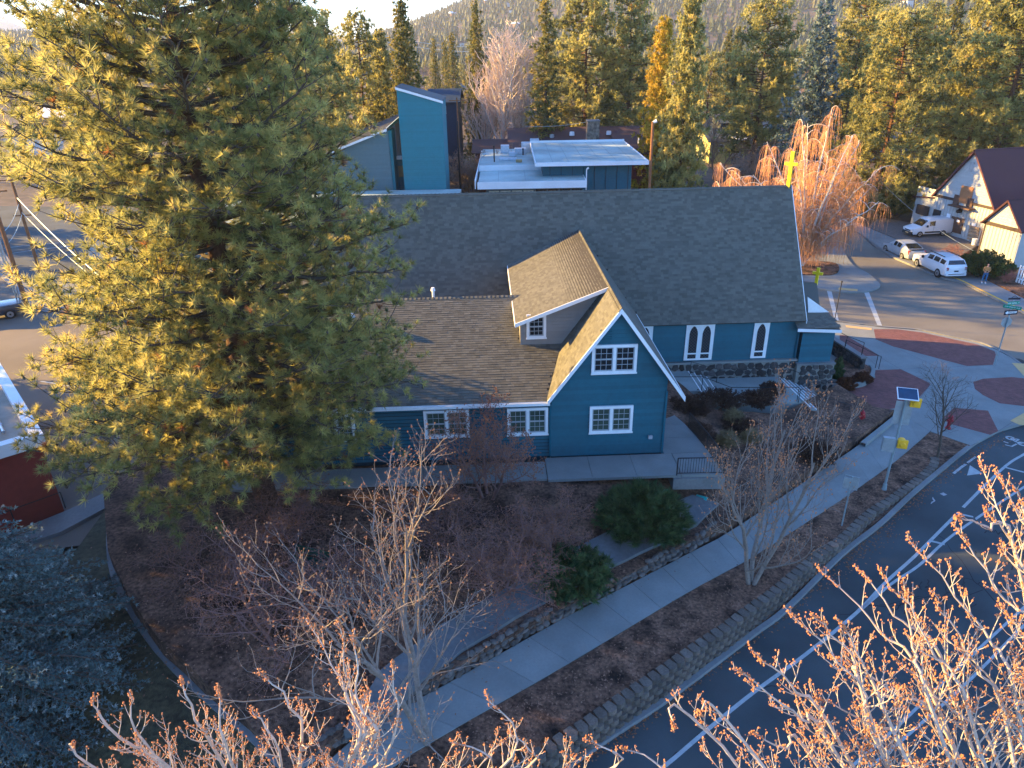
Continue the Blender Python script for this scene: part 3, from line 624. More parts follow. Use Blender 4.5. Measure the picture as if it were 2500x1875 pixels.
def shingles(roof, o, E, S, La, Lb, keep, single=0, exp=.145, wid=.28, thick=(.012, .034), near=None):
    """shingle courses: o origin (church axes), E unit along, S unit up slope; keep(u,v) clips"""
    o = np.array(o, float); E = np.array(E, float); S = np.array(S, float); N = np.cross(E, S); N /= np.linalg.norm(N)
    if N[2] < 0: N = -N
    rows = int(Lb / exp); items = []
    for j in range(rows):
        b = j * exp; a = -random.uniform(0, wid)
        while a < La:
            w = wid * random.choice((.6, .8, 1, 1, 1.25)); a0, a1 = max(a, 0), min(a + w, La); a += w
            if a1 - a0 < .05: continue
            p = o + E * (a0 + a1) / 2 + S * (b + exp / 2)
            if keep(p[0], p[1], p[2]): items.append((a0 + .0015, a1 - .0015, b, random.uniform(*thick)))
    V = []; Q = []
    def sh(a0, a1, b, t, base=None):
        t2 = .001; L2 = exp * 1.25; P = []
        for (aa, bb, nn) in ((a0, b, 0.0), (a1, b, 0.0), (a1, b + L2, 0.0), (a0, b + L2, 0.0), (a0, b, t + .0005), (a1, b, t + .0005), (a1, b + L2, t2), (a0, b + L2, t2)): P.append((aa, bb, nn))
        return P
    def put(P): return [o + E * p[0] + S * p[1] + N * (p[2] + .002) for p in P]
    QF = [(4, 5, 6, 7), (0, 1, 5, 4), (1, 2, 6, 5), (3, 0, 4, 7)]
    for (a0, a1, b, t) in items[single:]:
        n = len(V); V += put(sh(a0, a1, b, t)); Q += [tuple(n + i for i in q) for q in QF]
    if V: cobj('shingles', mesh_np('shingles', V, [Q], M_sh), None, roof, kind='stuff')
    if single:
        cache = {}
        M3 = Matrix((tuple(E), tuple(np.cross(N, E)), tuple(N))).transposed()
        for (a0, a1, b, t) in items[:single]:
            key = (round((a1 - a0) / .04), round(t / .006))
            if key not in cache:
                w = a1 - a0; P = sh(-w / 2, w / 2, 0, t)
                # local frame x=E, y=S, z=N
                sgn = 1 if np.dot(np.cross(N, E), S) > 0 else -1
                P = [(p[0], p[1] * sgn, p[2] + .002) for p in P]; cache[key] = mesh_np('shingle', P, [QF], M_sh)
            p = o + E * (a0 + a1) / 2 + S * b
            q = bpy.data.objects.new('shingle', cache[key]); COL.objects.link(q); q.parent = roof
            q.matrix_basis = Matrix.Translation(Vector(p)) @ M3.to_4x4()
def unit(v): v = np.array(v, float); return v / np.linalg.norm(v)
sv = unit((0, 1, sW)); shingles(r_w, (WLU, WE_V, WE_Z), (1, 0, 0), sv, 17.6, math.hypot(WR_V - WE_V, WR_Z - WE_Z), lambda u, v, z: z > zGL(u) - .05 and not (u > 1.7 and v > 34.1), single=300, thick=(.010, .022), exp=.17, wid=.32)
sv = unit((1, 0, sGL)); shingles(r_gl, (GLU, 30.2, GLZ), (0, 1, 0), sv, 4.2, math.hypot(GU - GLU, GZ - GLZ), lambda u, v, z: z > zW(v) - .1 and (v < 33.95 or z > zD(u) - .1), thick=(.005, .006))
sv = unit((-1, 0, sGR)); shingles(r_gr, (GRU, 30.2, GRZ), (0, 1, 0), sv, 15.5, math.hypot(GRU - GU, GZ - GRZ), lambda u, v, z: v < 41.8 or z > zM(v) - .05, thick=(.005, .006))
sv = unit((0, 1, sM)); shingles(r_m, (ML, ME_V, ME_Z), (1, 0, 0), sv, MRU - ML, math.hypot(MR_V - ME_V, MR_Z - ME_Z), lambda u, v, z: u < GLU or u > GRU or z > (zGL(u) if u < GU else zGR(u)) - .1, thick=(.004, .012), exp=.16, wid=.32)
sv = unit((1, 0, sD)); shingles(r_d, (DU, DV, DZ), (0, 1, 0), sv, 12, math.hypot(GU - DU, GZ - .03 - DZ), lambda u, v, z: z > zM(v) - .1 or v < 42, thick=(.004, .005))
# ridge caps
def ridge_caps(roof, p0, p1, sa, sb, step=.24, w=.17):
    """sa / sb: slopes on the two sides across the ridge"""
    p0 = np.array(p0, float); p1 = np.array(p1, float); d = unit(p1 - p0); x = np.array([d[1], -d[0], 0]); n = int(np.linalg.norm(p1 - p0) / step)
    mb = MB()
    a = [(-w, 0, -w * sa + .012), (0, 0, .016), (w, 0, -w * sb + .012)]; L = step * 1.15
    for yy, lift in ((0, .03), (L, .0)):
        for q in a: mb.v.append((q[0], yy, q[2] + lift))
    for q in ((-w, 0, -w * sa - .01), (0, 0, 0), (w, 0, -w * sb - .01)): mb.v.append(q)
    mb.f = [(0, 1, 4, 3), (1, 2, 5, 4), (6, 7, 1, 0), (7, 8, 2, 1)]
    me = mb.mesh('ridge_cap', M_sh)
    rot = math.atan2(d[1], d[0]) - math.pi / 2
    for i in range(n):
        q = obj('ridge_cap', me, roof, loc=tuple(p0 + d * (i * step)), rot=(0, 0, rot)); q.scale = (random.uniform(.95, 1.05), 1, 1)
ridge_caps(r_m, (MRU, MR_V, MR_Z), (ML, MR_V, MR_Z), 1.4, 1.4, .26)
ridge_caps(r_w, (2.6, WR_V, WR_Z), (WLU, WR_V, WR_Z), .42, .42, .24)
ridge_caps(r_gr, (GU, 30.15, GZ + .02), (GU, 45.4, GZ + .02), 1.37, 1.37, .25, .14)
# fascia, rakes, gutter
def bar(name, a, b, w, h, m, parent=ch, side=(0, -1, 0)):
    """board from a to b, h tall (down), w thick towards side"""
    a = Vector(a); b = Vector(b); s = Vector(side) * w; mb = MB(); d = Vector((0, 0, -h))
    mb.hexa([tuple(q) for q in (a + d, b + d, b + d + s, a + d + s, a, b, b + s, a + s)]); return cobj(name, mb, m, parent)
bar('rake_board', (GLU - .02, 30.2, GLZ + .03), (GU, 30.2, GZ + .03), .05, .27, M_trim)
bar('rake_board', (GU, 30.2, GZ + .03), (GRU + .02, 30.2, GRZ + .03), .05, .27, M_trim)
bar('eave_board', (GRU, 30.2, GRZ + .01), (GRU, 41.9, GRZ + .01), .04, .14, M_trim, side=(1, 0, 0))
bar('rake_board', (DU - .04, DV, DZ + .01), (GU - .05, DV, GZ - .02), .04, .2, M_trim)
bar('eave_board', (DU, DV, DZ), (DU, 44.0, DZ), .04, .18, M_trim, side=(-1, 0, 0))
bar('rake_board', (MRU, ME_V, ME_Z + .02), (MRU, MR_V, MR_Z + .02), .04, .2, M_trim, side=(1, 0, 0))
mb = MB(); g = cobj('gutter', mb, M_trim) if 0 else None
mb.box(WLU, 2.86, WE_V - .14, WE_V - .12, WE_Z - .16, WE_Z - .01); mb.box(WLU, 2.86, WE_V - .12, WE_V - .01, WE_Z - .17, WE_Z - .15); mb.box(WLU, 2.86, WE_V - .01, WE_V + .01, WE_Z - .16, WE_Z + .0); cobj('gutter', mb, M_trim)
mb = MB(); mb.box(2.86, 2.96, 30.44, 30.54, 0, 2.9); cobj('downspout', mb, M_blue)
mb = MB(); mb.box(8.5, 8.6, 30.44, 30.5, -.05, 3.4); cobj('corner_board', mb, M_blue)
mb = MB(); mb.box(20.05, 20.17, 42.05, 42.13, -.3, 2.4); cobj('corner_board', mb, M_blue)
# gable louvre
mb = MB()
for k in range(5): mb.box(5.2, 5.75, 30.47, 30.505, 6.12 + k * .12, 6.2 + k * .12)
cobj('gable_vent', mb, M_blue)
# --- windows ---
def window(u0, u1, z0, z1, v, glass, n=2, rows=4, cols=3):
    w = cobj('window', MB_frame(u0, u1, z0, z1, v), M_trim)
    cs = .13; gap = .14; tw = (u1 - u0 - 2 * cs - gap * (n - 1)) / n
    for i in range(n):
        a = u0 + cs + i * (tw + gap); b = a + tw; zc = (z0 + z1) / 2; q0, q1 = z0 + cs, z1 - cs
        mb = MB(); mb.box(a, b, v - .045, v - .03, q0, q1); cobj('pane', mb, glass, w)
        mb = MB()
        for (x0, x1, y0, y1) in ((a, a + .05, q0, q1), (b - .05, b, q0, q1), (a + .05, b - .05, q0, q0 + .06), (a + .05, b - .05, q1 - .05, q1), (a + .05, b - .05, zc - .035, zc + .035)): mb.box(x0, x1, v - .075, v - .046, y0, y1)
        cobj('sash', mb, M_sash, w)
        mb = MB()
        for k in range(1, cols): x = a + .05 + (b - a - .1) * k / cols; mb.box(x - .01, x + .01, v - .062, v - .047, q0 + .06, q1 - .05)
        for lo, hi in ((q0 + .06, zc - .035), (zc + .035, q1 - .05)):
            for k in range(1, rows // 2): z = lo + (hi - lo) * k / (rows // 2); mb.box(a + .05, b - .05, v - .064, v - .049, z - .01, z + .01)
        cobj('muntin', mb, M_sash, w)
    return w
def MB_frame(u0, u1, z0, z1, v, cs=.13, n=2, gap=.14):
    mb = MB(); mb.box(u0, u0 + cs, v - .1, v - .0, z0, z1); mb.box(u1 - cs, u1, v - .1, v - .0, z0, z1)
    mb.box(u0 + cs, u1 - cs, v - .1, v - .0, z0, z0 + cs); mb.box(u0 + cs, u1 - cs, v - .1, v - .0, z1 - cs, z1)
    mb.box(u0 - .03, u1 + .03, v - .13, v - .101, z0 - .03, z0 + .05)
    if u1 - u0 > 1.4:
        c_ = (u0 + u1) / 2; mb.box(c_ - gap / 2, c_ + gap / 2, v - .098, v, z0 + cs, z1 - cs)
    return mb
window(4.84, 6.98, 4.45, 5.92, 30.52, M_glass)
window(4.83, 6.96, 1.22, 2.7, 30.52, M_glass2)
window(-3.25, -1.05, 1.25, 2.75, 30.59, M_glass2)
window(.8, 2.8, 1.22, 2.72, 30.59, M_glass2)
window(-8.4, -6.6, 1.25, 2.75, 30.59, M_glass2)
du0, dz1 = onv(1285, 768, 33.95); du1, dz0 = onv(1333, 824, 33.95)
window(du0, du1, dz0, dz1, 33.95, M_glass, n=1)
def lancet(us, z0, z1, v=42.14):
    u0, u1 = us[0][0] - .22, us[-1][1] + .22
    w = cobj('window', (lambda m: (m.box(u0, u1, v - .05, v, z0, z1), m)[1])(MB()), M_trim)
    for a, b in us:
        cx = (a + b) / 2; hw = (b - a) / 2; zs_ = z1 - .1 - hw * 1.9; pts = [(a, z0 + .52), (b, z0 + .52)]
        for t in np.linspace(0, 1, 6): pts.append((cx + hw * (1 - t ** 1.0) * (1 + .35 * t * (1 - t) * 2), zs_ + hw * 1.9 * math.sin(t * math.pi / 2)))
        for t in np.linspace(1, 0, 6)[1:]: pts.append((cx - hw * (1 - t ** 1.0) * (1 + .35 * t * (1 - t) * 2), zs_ + hw * 1.9 * math.sin(t * math.pi / 2)))
        mb = MB(); mb.prism(pts[::-1], v - .055, v - .045, T=lambda x, y, z: (x, z, y)); cobj('pane', mb, M_stain, w)
        mb = MB(); mb.box(a, b, v - .056, v - .046, z0 + .13, z0 + .42); cobj('pane', mb, M_stain, w)
        mb = MB(); mb.box(a - .02, b + .02, v - .08, v - .05, z0 + .43, z0 + .51)
        k = len(pts)
        ring = pts[1:] + [pts[0]]; V = []; F = []
        for i, (x, y) in enumerate(ring): V += [(x, v - .075, y), (cx + (x - cx) * 1.12, v - .075, zs_ + (y - zs_) * 1.05 if y > zs_ else y), (cx + (x - cx) * 1.12, v - .05, zs_ + (y - zs_) * 1.05 if y > zs_ else y), (x, v - .05, y)]
        n0 = len(mb.v); mb.v += V
        for i in range(len(ring) - 1):
            for q in range(4): mb.f.append((n0 + 4 * i + q, n0 + 4 * i + (q + 1) % 4, n0 + 4 * i + 4 + (q + 1) % 4, n0 + 4 * i + 4 + q))
        cobj('arch_trim', mb, M_trim, w)
def stain_mat():
    m, nt, b = nodes_mat('leaded_glass'); N = nt.nodes; L = nt.links
    tc = N.new('ShaderNodeTexCoord'); mp = N.new('ShaderNodeMapping'); mp.inputs['Rotation'].default_value = (0, R(45), 0); mp.inputs['Scale'].default_value = (7, 7, 7)
    L.new(tc.outputs['Object'], mp.inputs[0]); sx = N.new('ShaderNodeSeparateXYZ'); L.new(mp.outputs[0], sx.inputs[0])
    outs = []
    for ax in (0, 2):
        f = N.new('ShaderNodeMath'); f.operation = 'FRACT'; L.new(sx.outputs[ax], f.inputs[0]); g_ = N.new('ShaderNodeMath'); g_.operation = 'LESS_THAN'; g_.inputs[1].default_value = .14; L.new(f.outputs[0], g_.inputs[0]); outs.append(g_)
    mx = N.new('ShaderNodeMath'); mx.operation = 'MAXIMUM'; L.new(outs[0].outputs[0], mx.inputs[0]); L.new(outs[1].outputs[0], mx.inputs[1])
    c_ = N.new('ShaderNodeMix'); c_.data_type = 'RGBA'; c_.inputs[6].default_value = (.012, .014, .022, 1); c_.inputs[7].default_value = (.09, .1, .1, 1); L.new(mx.outputs[0], c_.inputs[0]); L.new(c_.outputs[2], b.inputs['Base Color'])
    b.inputs['Roughness'].default_value = .25; return m
M_stain = stain_mat()
lancet([(12.95, 13.5), (13.8, 14.35)], -.2, 2.28)
lancet([(17.36, 17.92)], -.19, 2.3)
lancet([(9.0, 9.55), (9.85, 10.35)], -.2, 2.28)
# stone foundation with individual stones
fd = cobj('foundation', (lambda m: (m.box(8.3, 20.15, 41.98, 42.2, -2.5, -.42), m)[1])(MB()), mat('mortar', (.20, .20, .18), rough=1, var=.2))
mb = MB(); mb.box(8.3, 20.25, 41.9, 42.2, -.42, -.3); cobj('sill_course', mb, M_conc, fd)
M_fst = mat('dark_stone', (.055, .05, .048), rough=.9, var=.4, scale=6, perobj=.55, bump=.02, bscale=16)
def flat_stone(seed):
    r = random.Random(seed); k = r.choice((5, 6, 7)); a = r.uniform(0, 1); pts = [(.24 * r.uniform(.85, 1.1) * math.cos(a + 2 * math.pi * i / k), .19 * r.uniform(.85, 1.1) * math.sin(a + 2 * math.pi * i / k)) for i in range(k)]
    mb = MB(); n = k
    for f, dz in ((1, .0), (1, .03), (.8, .06)): mb.v += [(x * f, -dz, y * f) for x, y in pts]
    for l in range(2):
        for i in range(k): j = (i + 1) % k; mb.f.append((l * k + i, l * k + j, (l + 1) * k + j, (l + 1) * k + i))
    mb.f.append(tuple(2 * k + i for i in range(k))); bmz = bmesh.new(); me = mb.mesh('stone', M_fst); bmz.from_mesh(me); bmesh.ops.recalc_face_normals(bmz, faces=bmz.faces); bmz.to_mesh(me); bmz.free(); return me
fst = [flat_stone(i) for i in range(9)]
def stone_face(parent, u0, u1, z0, z1, v, s=1.0, off=(0, 0)):
    nz_ = max(1, int((z1 - z0) / (.34 * s))); hz = (z1 - z0) / nz_
    for j in range(nz_):
        u = u0 + .1
        while u < u1 - .12:
            w = .5 * s * random.uniform(.55, 1.25)
            q = obj('stone', random.choice(fst), parent, loc=(u + w / 2, v, z0 + hz * (j + .5) + random.uniform(-.07, .07)), rot=(0, random.uniform(-.8, .8), 0))
            q.scale = (w / .5 * random.uniform(1.0, 1.3), 1, hz / .40 * random.uniform(.95, 1.35)); u += w
stone_face(fd, 8.5, 20.0, -1.9, -.45, 41.98, 1.15)
# --- entry block at the right end ---
EV = 41.85
e0, e1 = onv(1956, 840, EV)[0], onv(2034, 840, EV)[0]; ze = onv(2000, 812, EV)[1]; zf_ = onv(2000, 884, EV)[1]
ew = MB(); ew.box(e0, e1, EV + .05, 52, zf_, ze); eo = cobj('wall', ew, M_blue_in)
lap(eo, c(e0), c(e1), zf_, ze - .02, EV + .04)
mb = MB(); mb.box(e0 - .1, e1 + .25, EV - .2, 52, -2.6, zf_ - .1); ef = cobj('foundation', mb, MATS['mortar'])
mb = MB(); mb.box(e0 - .15, e1 + .3, EV - .27, EV + .1, zf_ - .1, zf_ + .02); cobj('sill_course', mb, M_conc2, ef)
stone_face(ef, e0, e1 + .2, -2.45, zf_ - .12, EV - .2)
ua, za = onv(1948, 803, EV - .35); ub, zb = onv(2053, 806, EV - .35); uc, zc_ = onv(2023, 763, EV + .95); ud, zd_ = onv(1962, 763, EV + .95)
er = plate('roof', [(ua, EV - .35, za), (ub, EV - .35, zb), (uc, EV + .95, zc_), (ud, EV + .95, zd_)], .1, M_sh)
sv = unit((0, 1.3, zc_ - za)); shingles(er, (ua, EV - .35, za), (1, 0, 0), sv, ub - ua, math.hypot(1.3, zc_ - za), lambda u, v, z: u < ub - (ub - uc) * (v - EV + .35) / 1.3, thick=(.008, .02))
bar('fascia', (ua, EV - .37, za + .02), (ub + .05, EV - .37, zb + .02), .03, .2, M_trim)
# white gable cheek and upper roof with the second cross
t1 = onv(1972, 725, EV + 1.0); t2 = onv(2024, 762, EV + 1.0); t3 = onv(1973, 764, EV + 1.0)
mb = MB(); mb.prism([(t1[0], t1[1]), (t3[0], t3[1]), (t2[0], t2[1])], EV + 1.0, EV + 1.06, T=lambda x, y, z: (x, z, y)); cobj('gable_cheek', mb, M_trim)
r1 = onv(1940, 690, 46.6); r2 = onv(1994, 690, 46.6); r3 = onv(2002, 750, 43.4); r4 = onv(1940, 752, 43.4)
plate('roof', [(r4[0], 43.4, r4[1]), (r3[0], 43.4, r3[1]), (r2[0], 46.6, r2[1]), (r1[0], 46.6, r1[1])], .1, M_sh)
mb = MB(); mb.prism([(43.5, -1), (43.5, r3[1] - .1), (46.6, r2[1] - .15), (49.8, r3[1] - .1), (49.8, -1)][::-1], e0, r3[0] - .15, T=lambda x, y, z: (z, x, y)); cobj('wall', mb, M_blue)
plate('roof', [(r1[0], 46.6, r1[1]), (r2[0], 46.6, r2[1]), (r3[0], 49.8, r3[1]), (r4[0], 49.8, r4[1])], .1, M_sh)
# roof pipes
def vent_pipe(px, py, h, label, loc, r=.07, m=None):
    t = thing('roof_vent', label, 'roof vent', loc=loc)
    mb = MB(); mb.cyl((0, 0, -.25), (0, 0, h), r, k=10); mb.obj('pipe', m or M_trim, t)
    mb = MB(); mb.cyl((0, 0, h - .1), (0, 0, h + .08), r * 1.9, r * 1.2, k=10); mb.obj('cap', m or M_trim, t)
u_, z_ = onv(1058, 722, 37.9); vent_pipe(0, 0, .5, 'white capped vent pipe standing behind the wing ridge', W(u_, 37.9, 6.0))
u_, z_ = onv(858, 790, 35.6); vent_pipe(0, 0, .6, 'silver round flue on the wing roof half behind pine boughs', W(u_, 35.6, zW(35.6)), .14, mat('galvanised', (.45, .47, .5), rough=.35, metal=.8))
# crosses
M_yellow = mat('yellow_cross_paint', (.72, .55, .01), rough=.45, var=.05)
def cross(px_base, v, h, label, w=.115, arm=.42):
    u, z = onv(*px_base, v); t = thing('cross', label, 'cross', group='yellow crosses on the church roofs', loc=W(u, v, z - .1), rz=R(-38))
    mb = MB(); mb.box(-w, w, -w * .8, w * .8, 0, h); bevel(mb.obj('upright', M_yellow, t), .01, 1)
    mb = MB(); mb.box(-arm, arm, -w * .78, w * .78, h * .62, h * .62 + 2 * w * .9); bevel(mb.obj('arm', M_yellow, t), .01, 1)
zt = CAMZ
cross((1924, 456), 47.15, 2.35, 'taller yellow cross at the right end of the main ridge')
cross((1992, 693), 46.6, 1.25, 'smaller yellow cross above the entry roof below the birch', w=.10, arm=.34)
# wing left end neighbour: pale cross-gabled wall behind the pine
pw = thing('white_annex', 'pale sided annex wall with white trimmed openings behind the pine', 'building', loc=W(-12, 41, 0), rz=YAW)
mb = MB(); mb.box(-9, .2, -1.5, 8, -1.5, 4.6); q = mb.obj('wall', mat('pale_siding', (.4, .42, .42), rough=.6, perobj=.05), pw)
mb = MB(); mb.box(-9.3, .5, -1.8, 8.3, 4.6, 4.8); mb.obj('roof', M_sh, pw)
for k in range(24): mb = MB(); mb.box(-9.01, .21, -1.54, -1.5, -.2 + k * .2, -.02 + k * .2); mb.obj('siding_board', MATS['pale_siding'], q)
for a in (-7.6, -4.2, -1.6):
    mb = MB(); mb.box(a, a + 1.2, -1.62, -1.55, 1.6, 3.4); w_ = mb.obj('window', M_trim, pw); mb = MB(); mb.box(a + .15, a + 1.05, -1.64, -1.621, 1.75, 3.25); mb.obj('pane', M_glass, w_)
# --- railings ---
def rail_run(t, pts, posts=True, h=.95, r=.022, mid=False):
    mb = MB()
    for a, b in zip(pts[:-1], pts[1:]): mb.cyl((a[0], a[1], a[2] + h), (b[0], b[1], b[2] + h), r, k=6)
    if mid:
        for a, b in zip(pts[:-1], pts[1:]): mb.cyl((a[0], a[1], a[2] + .12), (b[0], b[1], b[2] + .12), r * .8, k=6)
    mb.obj('rail', M_black, t)
    if posts:
        for a in pts: mb = MB(); mb.cyl(a, (a[0], a[1], a[2] + h), r, k=6); mb.obj('post', M_black, t)
def rail_thing(label, uvz, **k):
    t = thing('railing', label, 'railing', group='black metal railings round the church', loc=W(*uvz[0])); o = Vector(W(*uvz[0]))
    rail_run(t, [tuple(Vector(W(*p)) - o) for p in uvz], **k); return t, o
t, o = rail_thing('black railing with upright bars at the front edge of the walk corner', [(8.75, 28.28, 0), (11.0, 28.2, 0)], mid=True, r=.03)
for i in range(17):
    p = Vector(W(8.87 + i * .126, 28.28 - i * .0045, 0)) - o; mb = MB(); mb.cyl((p.x, p.y, .12), (p.x, p.y, .95), .014, k=4); mb.obj('bar', M_black, t)
t, o = rail_thing('black barred railing running back along the side of the walk', [(11.0, 28.25, 0), (10.85, 30.6, -.05), (10.6, 33.0, -.15)], mid=True, r=.03)
for i in range(34):
    f = i / 34; p = Vector(W(11.0 - .4 * f, 28.3 + 4.7 * f, -.15 * f)) - o; mb = MB(); mb.cyl((p.x, p.y, p.z + .12), (p.x, p.y, p.z + .95), .014, k=4); mb.obj('bar', M_black, t)
rail_thing('black handrail along the wall side of the upper steps', [(9.6, 41.3, -.9), (13.0, 41.3, -.9), (14.8, 41.3, -1.5), (18.9, 41.3, -1.5)])
rail_thing('black handrail along the yard side of the upper steps', [(10.2, 39.2, -.9), (13.1, 39.0, -.9), (14.8, 38.6, -1.5), (18.9, 38.3, -1.5)])
rail_thing('black handrail on the wall side of the lower steps', [(19.1, 41.4, -1.5), (20.3, 41.2, -1.95), (21.6, 40.9, -2.35), (21.9, 40.85, -2.35)])
rail_thing('black handrail on the yard side of the lower steps', [(18.9, 38.1, -1.5), (20.4, 37.8, -2.0), (21.8, 37.4, -2.35), (22.1, 37.35, -2.35)])
# ramp wall on the right with its own railing
rm = thing('ramp_wall', 'dark stone ramp wall with concrete coping right of the entry', 'wall', loc=(0, 0, 0))
q0 = G(2024, 822, -1.2); q1 = G(2104, 873, -1.2); q1b = G(2104, 876, -2.3)
def seg_wall(a, b, h0, h1, th, t, m):
    a = Vector((a[0], a[1], 0)); b = Vector((b[0], b[1], 0)); d = (b - a).normalized(); n = Vector((-d.y, d.x, 0)) * th; mb = MB()
    mb.hexa([tuple(p) for p in (a + Vector((0, 0, -2.7)), b + Vector((0, 0, -2.7)), b + n + Vector((0, 0, -2.7)), a + n + Vector((0, 0, -2.7)), a + Vector((0, 0, h0)), b + Vector((0, 0, h1)), b + n + Vector((0, 0, h1)), a + n + Vector((0, 0, h0)))]); return mb.obj('wall_core', m, t)
seg_wall(q0, q1, -1.3, -1.3, .35, rm, MATS['dark_stone']); 
a = Vector((*q0, 0)); b = Vector((*q1, 0)); d = (b - a).normalized(); n = Vector((-d.y, d.x, 0))
mb = MB(); A_ = a - n * .05; B_ = b + d * .05 - n * .05; mb.hexa([tuple(p + Vector((0, 0, zz))) for zz in (-1.29, -1.18) for p in (A_, B_, B_ + n * .45, A_ + n * .45)]); mb.obj('coping', M_conc2, rm)
Ln = (b - a).length
for j in range(3):
    u = .2
    while u < Ln - .1:
        w = random.uniform(.3, .5); p = a + d * (u + w / 2) - n * .0
        q = obj('stone', random.choice(fst), rm, loc=(p.x, p.y, -2.2 + j * .33), rot=(0, 0, math.atan2(d.y, d.x))); q.scale = (w / .5, 1, .9); u += w
for lb, pts in (('upper black railing of the ramp right of the entry', [(2034, 813, -1.2), (2063, 829, -1.35), (2104, 845, -1.6)]), ('lower black railing beside the ramp wall', [(2060, 838, -1.35), (2100, 858, -1.6), (2137, 876, -2.1), (2145, 879, -2.3)])):
    P = [Vector((*G(x, y + 22, z), z)) for x, y, z in pts]; t = thing('railing', lb, 'railing', group='black metal railings round the church', loc=tuple(P[0])); rail_run(t, [tuple(p - P[0]) for p in P])
# wall light and meter boxes
mb = MB(); mb.box(-.1, .1, -.12, 0, -.09, .09); bevel(mb.obj('wall_box', M_sash, loc=W(7.9, 30.49, .9), rot=(0, 0, YAW), label='small grey utility box low on the blue gable wall', cat='utility box'), .015)
# ---------------------------------------------------------------- other buildings
def nprism(poly, y0, y1, m, name, parent, flip=False, **k):      # polygon in (x,z) extruded along y
    mb = MB(); mb.prism(poly, y0, y1, T=lambda x, y, z: (x, z, y)); me = mb.mesh(name, m)
    b = bmesh.new(); b.from_mesh(me); bmesh.ops.recalc_face_normals(b, faces=b.faces); b.to_mesh(me); b.free(); return obj(name, me, parent, **k)
def nbox(x0, x1, y0, y1, z0, z1, m, name, parent=None, **k): mb = MB(); mb.box(x0, x1, y0, y1, z0, z1); return mb.obj(name, m, parent, **k)
M_tower = mat('tower_blue', (.03, .17, .21), rough=.6, var=.06, perobj=.05); M_slant = mat('slant_blue', (.10, .16, .18), rough=.6, var=.06, perobj=.05)
M_droof = mat('dark_metal_roof', (.02, .02, .024), rough=.6, var=.3, scale=.8); M_wroof = mat('white_membrane', (.34, .41, .39), rough=.6, var=.10, scale=2.5, var2=.28, scale2=.22)
M_pinkw = mat('pinkish_panels', (.25, .19, .17), rough=.7, var=.1)
# A: slanted chapel + tower
Y0 = 87.0; A = lambda px, py, Y=Y0: (lambda p: (p.x, p.z))(atY(px, py, Y))
ms = thing('modern_chapel', 'blue modern building with long slanted roof and tall slanted tower', 'building', loc=(0, 0, 0))
L_, Rt, Rb = A(742, 396), A(943, 316), A(960, 462); Lb = A(640, 440)
w = nprism([(Lb[0], -2), (Rb[0], -2), (Rt[0] + .15, Rt[1]), (L_[0], L_[1]), (Lb[0], L_[1] - (L_[0] - Lb[0]) * .36)], Y0 + .05, Y0 + 15, M_slant, 'wall', ms)
zlo, zhi = 2.5, Rt[1]
k = int((zhi - zlo) / .22)
for i in range(k):
    z = zlo + i * .22; xl = L_[0] + (z - L_[1]) / ((Rt[1] - L_[1]) / (Rt[0] - L_[0])) if z > L_[1] - .3 else L_[0] - (L_[1] - z) / .36
    xr = Rb[0] + (Rt[0] - Rb[0]) * (z - Rb[1]) / (Rt[1] - Rb[1]); xl = max(xl, Lb[0]); xl2 = xl + .55 if xl > Lb[0] else xl
    if xr - xl2 < .3: continue
    mb = MB(); mb.hexa([(xl, Y0 - .01, z), (xr, Y0 - .01, z), (xr, Y0 + .04, z), (xl, Y0 + .04, z), (xl2, Y0 + .02, z + .21), (xr - .02, Y0 + .02, z + .21), (xr - .02, Y0 + .04, z + .21), (xl2, Y0 + .04, z + .21)]); mb.obj('siding_board', M_slant, w)
P2, P3a = A(975, 288), A(972, 284)
mb = MB(); mb.slab((Lb[0] - .5, Y0 - .4, L_[1] - (L_[0] - Lb[0]) * .36 - .1), (Rt[0], Y0 - .4, Rt[1] + .12), (Rt[0] + .6, Y0 + 14, Rt[1] + .9), (Lb[0] - .5, Y0 + 14, L_[1] - (L_[0] - Lb[0]) * .36 + .5), .2); rf = mb.obj('roof', M_droof, ms)
mb = MB(); mb.hexa([(Lb[0] - .5, Y0 - .46, L_[1] - (L_[0] - Lb[0]) * .36 - .35), (Rt[0] + .1, Y0 - .46, Rt[1] - .13), (Rt[0] + .1, Y0 - .41, Rt[1] - .13), (Lb[0] - .5, Y0 - .41, L_[1] - (L_[0] - Lb[0]) * .36 - .35), (Lb[0] - .5, Y0 - .46, L_[1] - (L_[0] - Lb[0]) * .36 - .08), (Rt[0] + .1, Y0 - .46, Rt[1] + .13), (Rt[0] + .1, Y0 - .41, Rt[1] + .13), (Lb[0] - .5, Y0 - .41, L_[1] - (L_[0] - Lb[0]) * .36 - .08)]); mb.obj('rake_board', M_trim, rf)
q0, q1, q2 = A(943, 317), A(973, 284, 90), A(976, 300, 90)
mb = MB(); mb.slab((q0[0], Y0 - .3, q0[1] + .1), (q1[0] + .3, Y0 + 2.6, q1[1] + .1), (q1[0] + .3, Y0 + 13, q1[1] + .6), (q0[0], Y0 + 13, q0[1] + .8), .3); mb.obj('roof', M_droof, ms)
mb = MB(); mb.slab((q0[0] - .05, Y0 - .36, q0[1] - .25), (q1[0] + .3, Y0 + 2.5, q1[1] - .2), (q1[0] + .3, Y0 + 2.6, q1[1] + .12), (q0[0] - .05, Y0 - .3, q0[1] + .12), .05); mb.obj('rake_board', M_trim, ms)
c0, c1 = A(944, 460)[0], A(966, 460)[0]; nbox(c0 + .1, c1, Y0 + .3, Y0 + 3, -2, q0[1] - .1, M_tower, 'column', ms)
p0 = A(960, 292, 90); p1 = A(988, 378, 90)
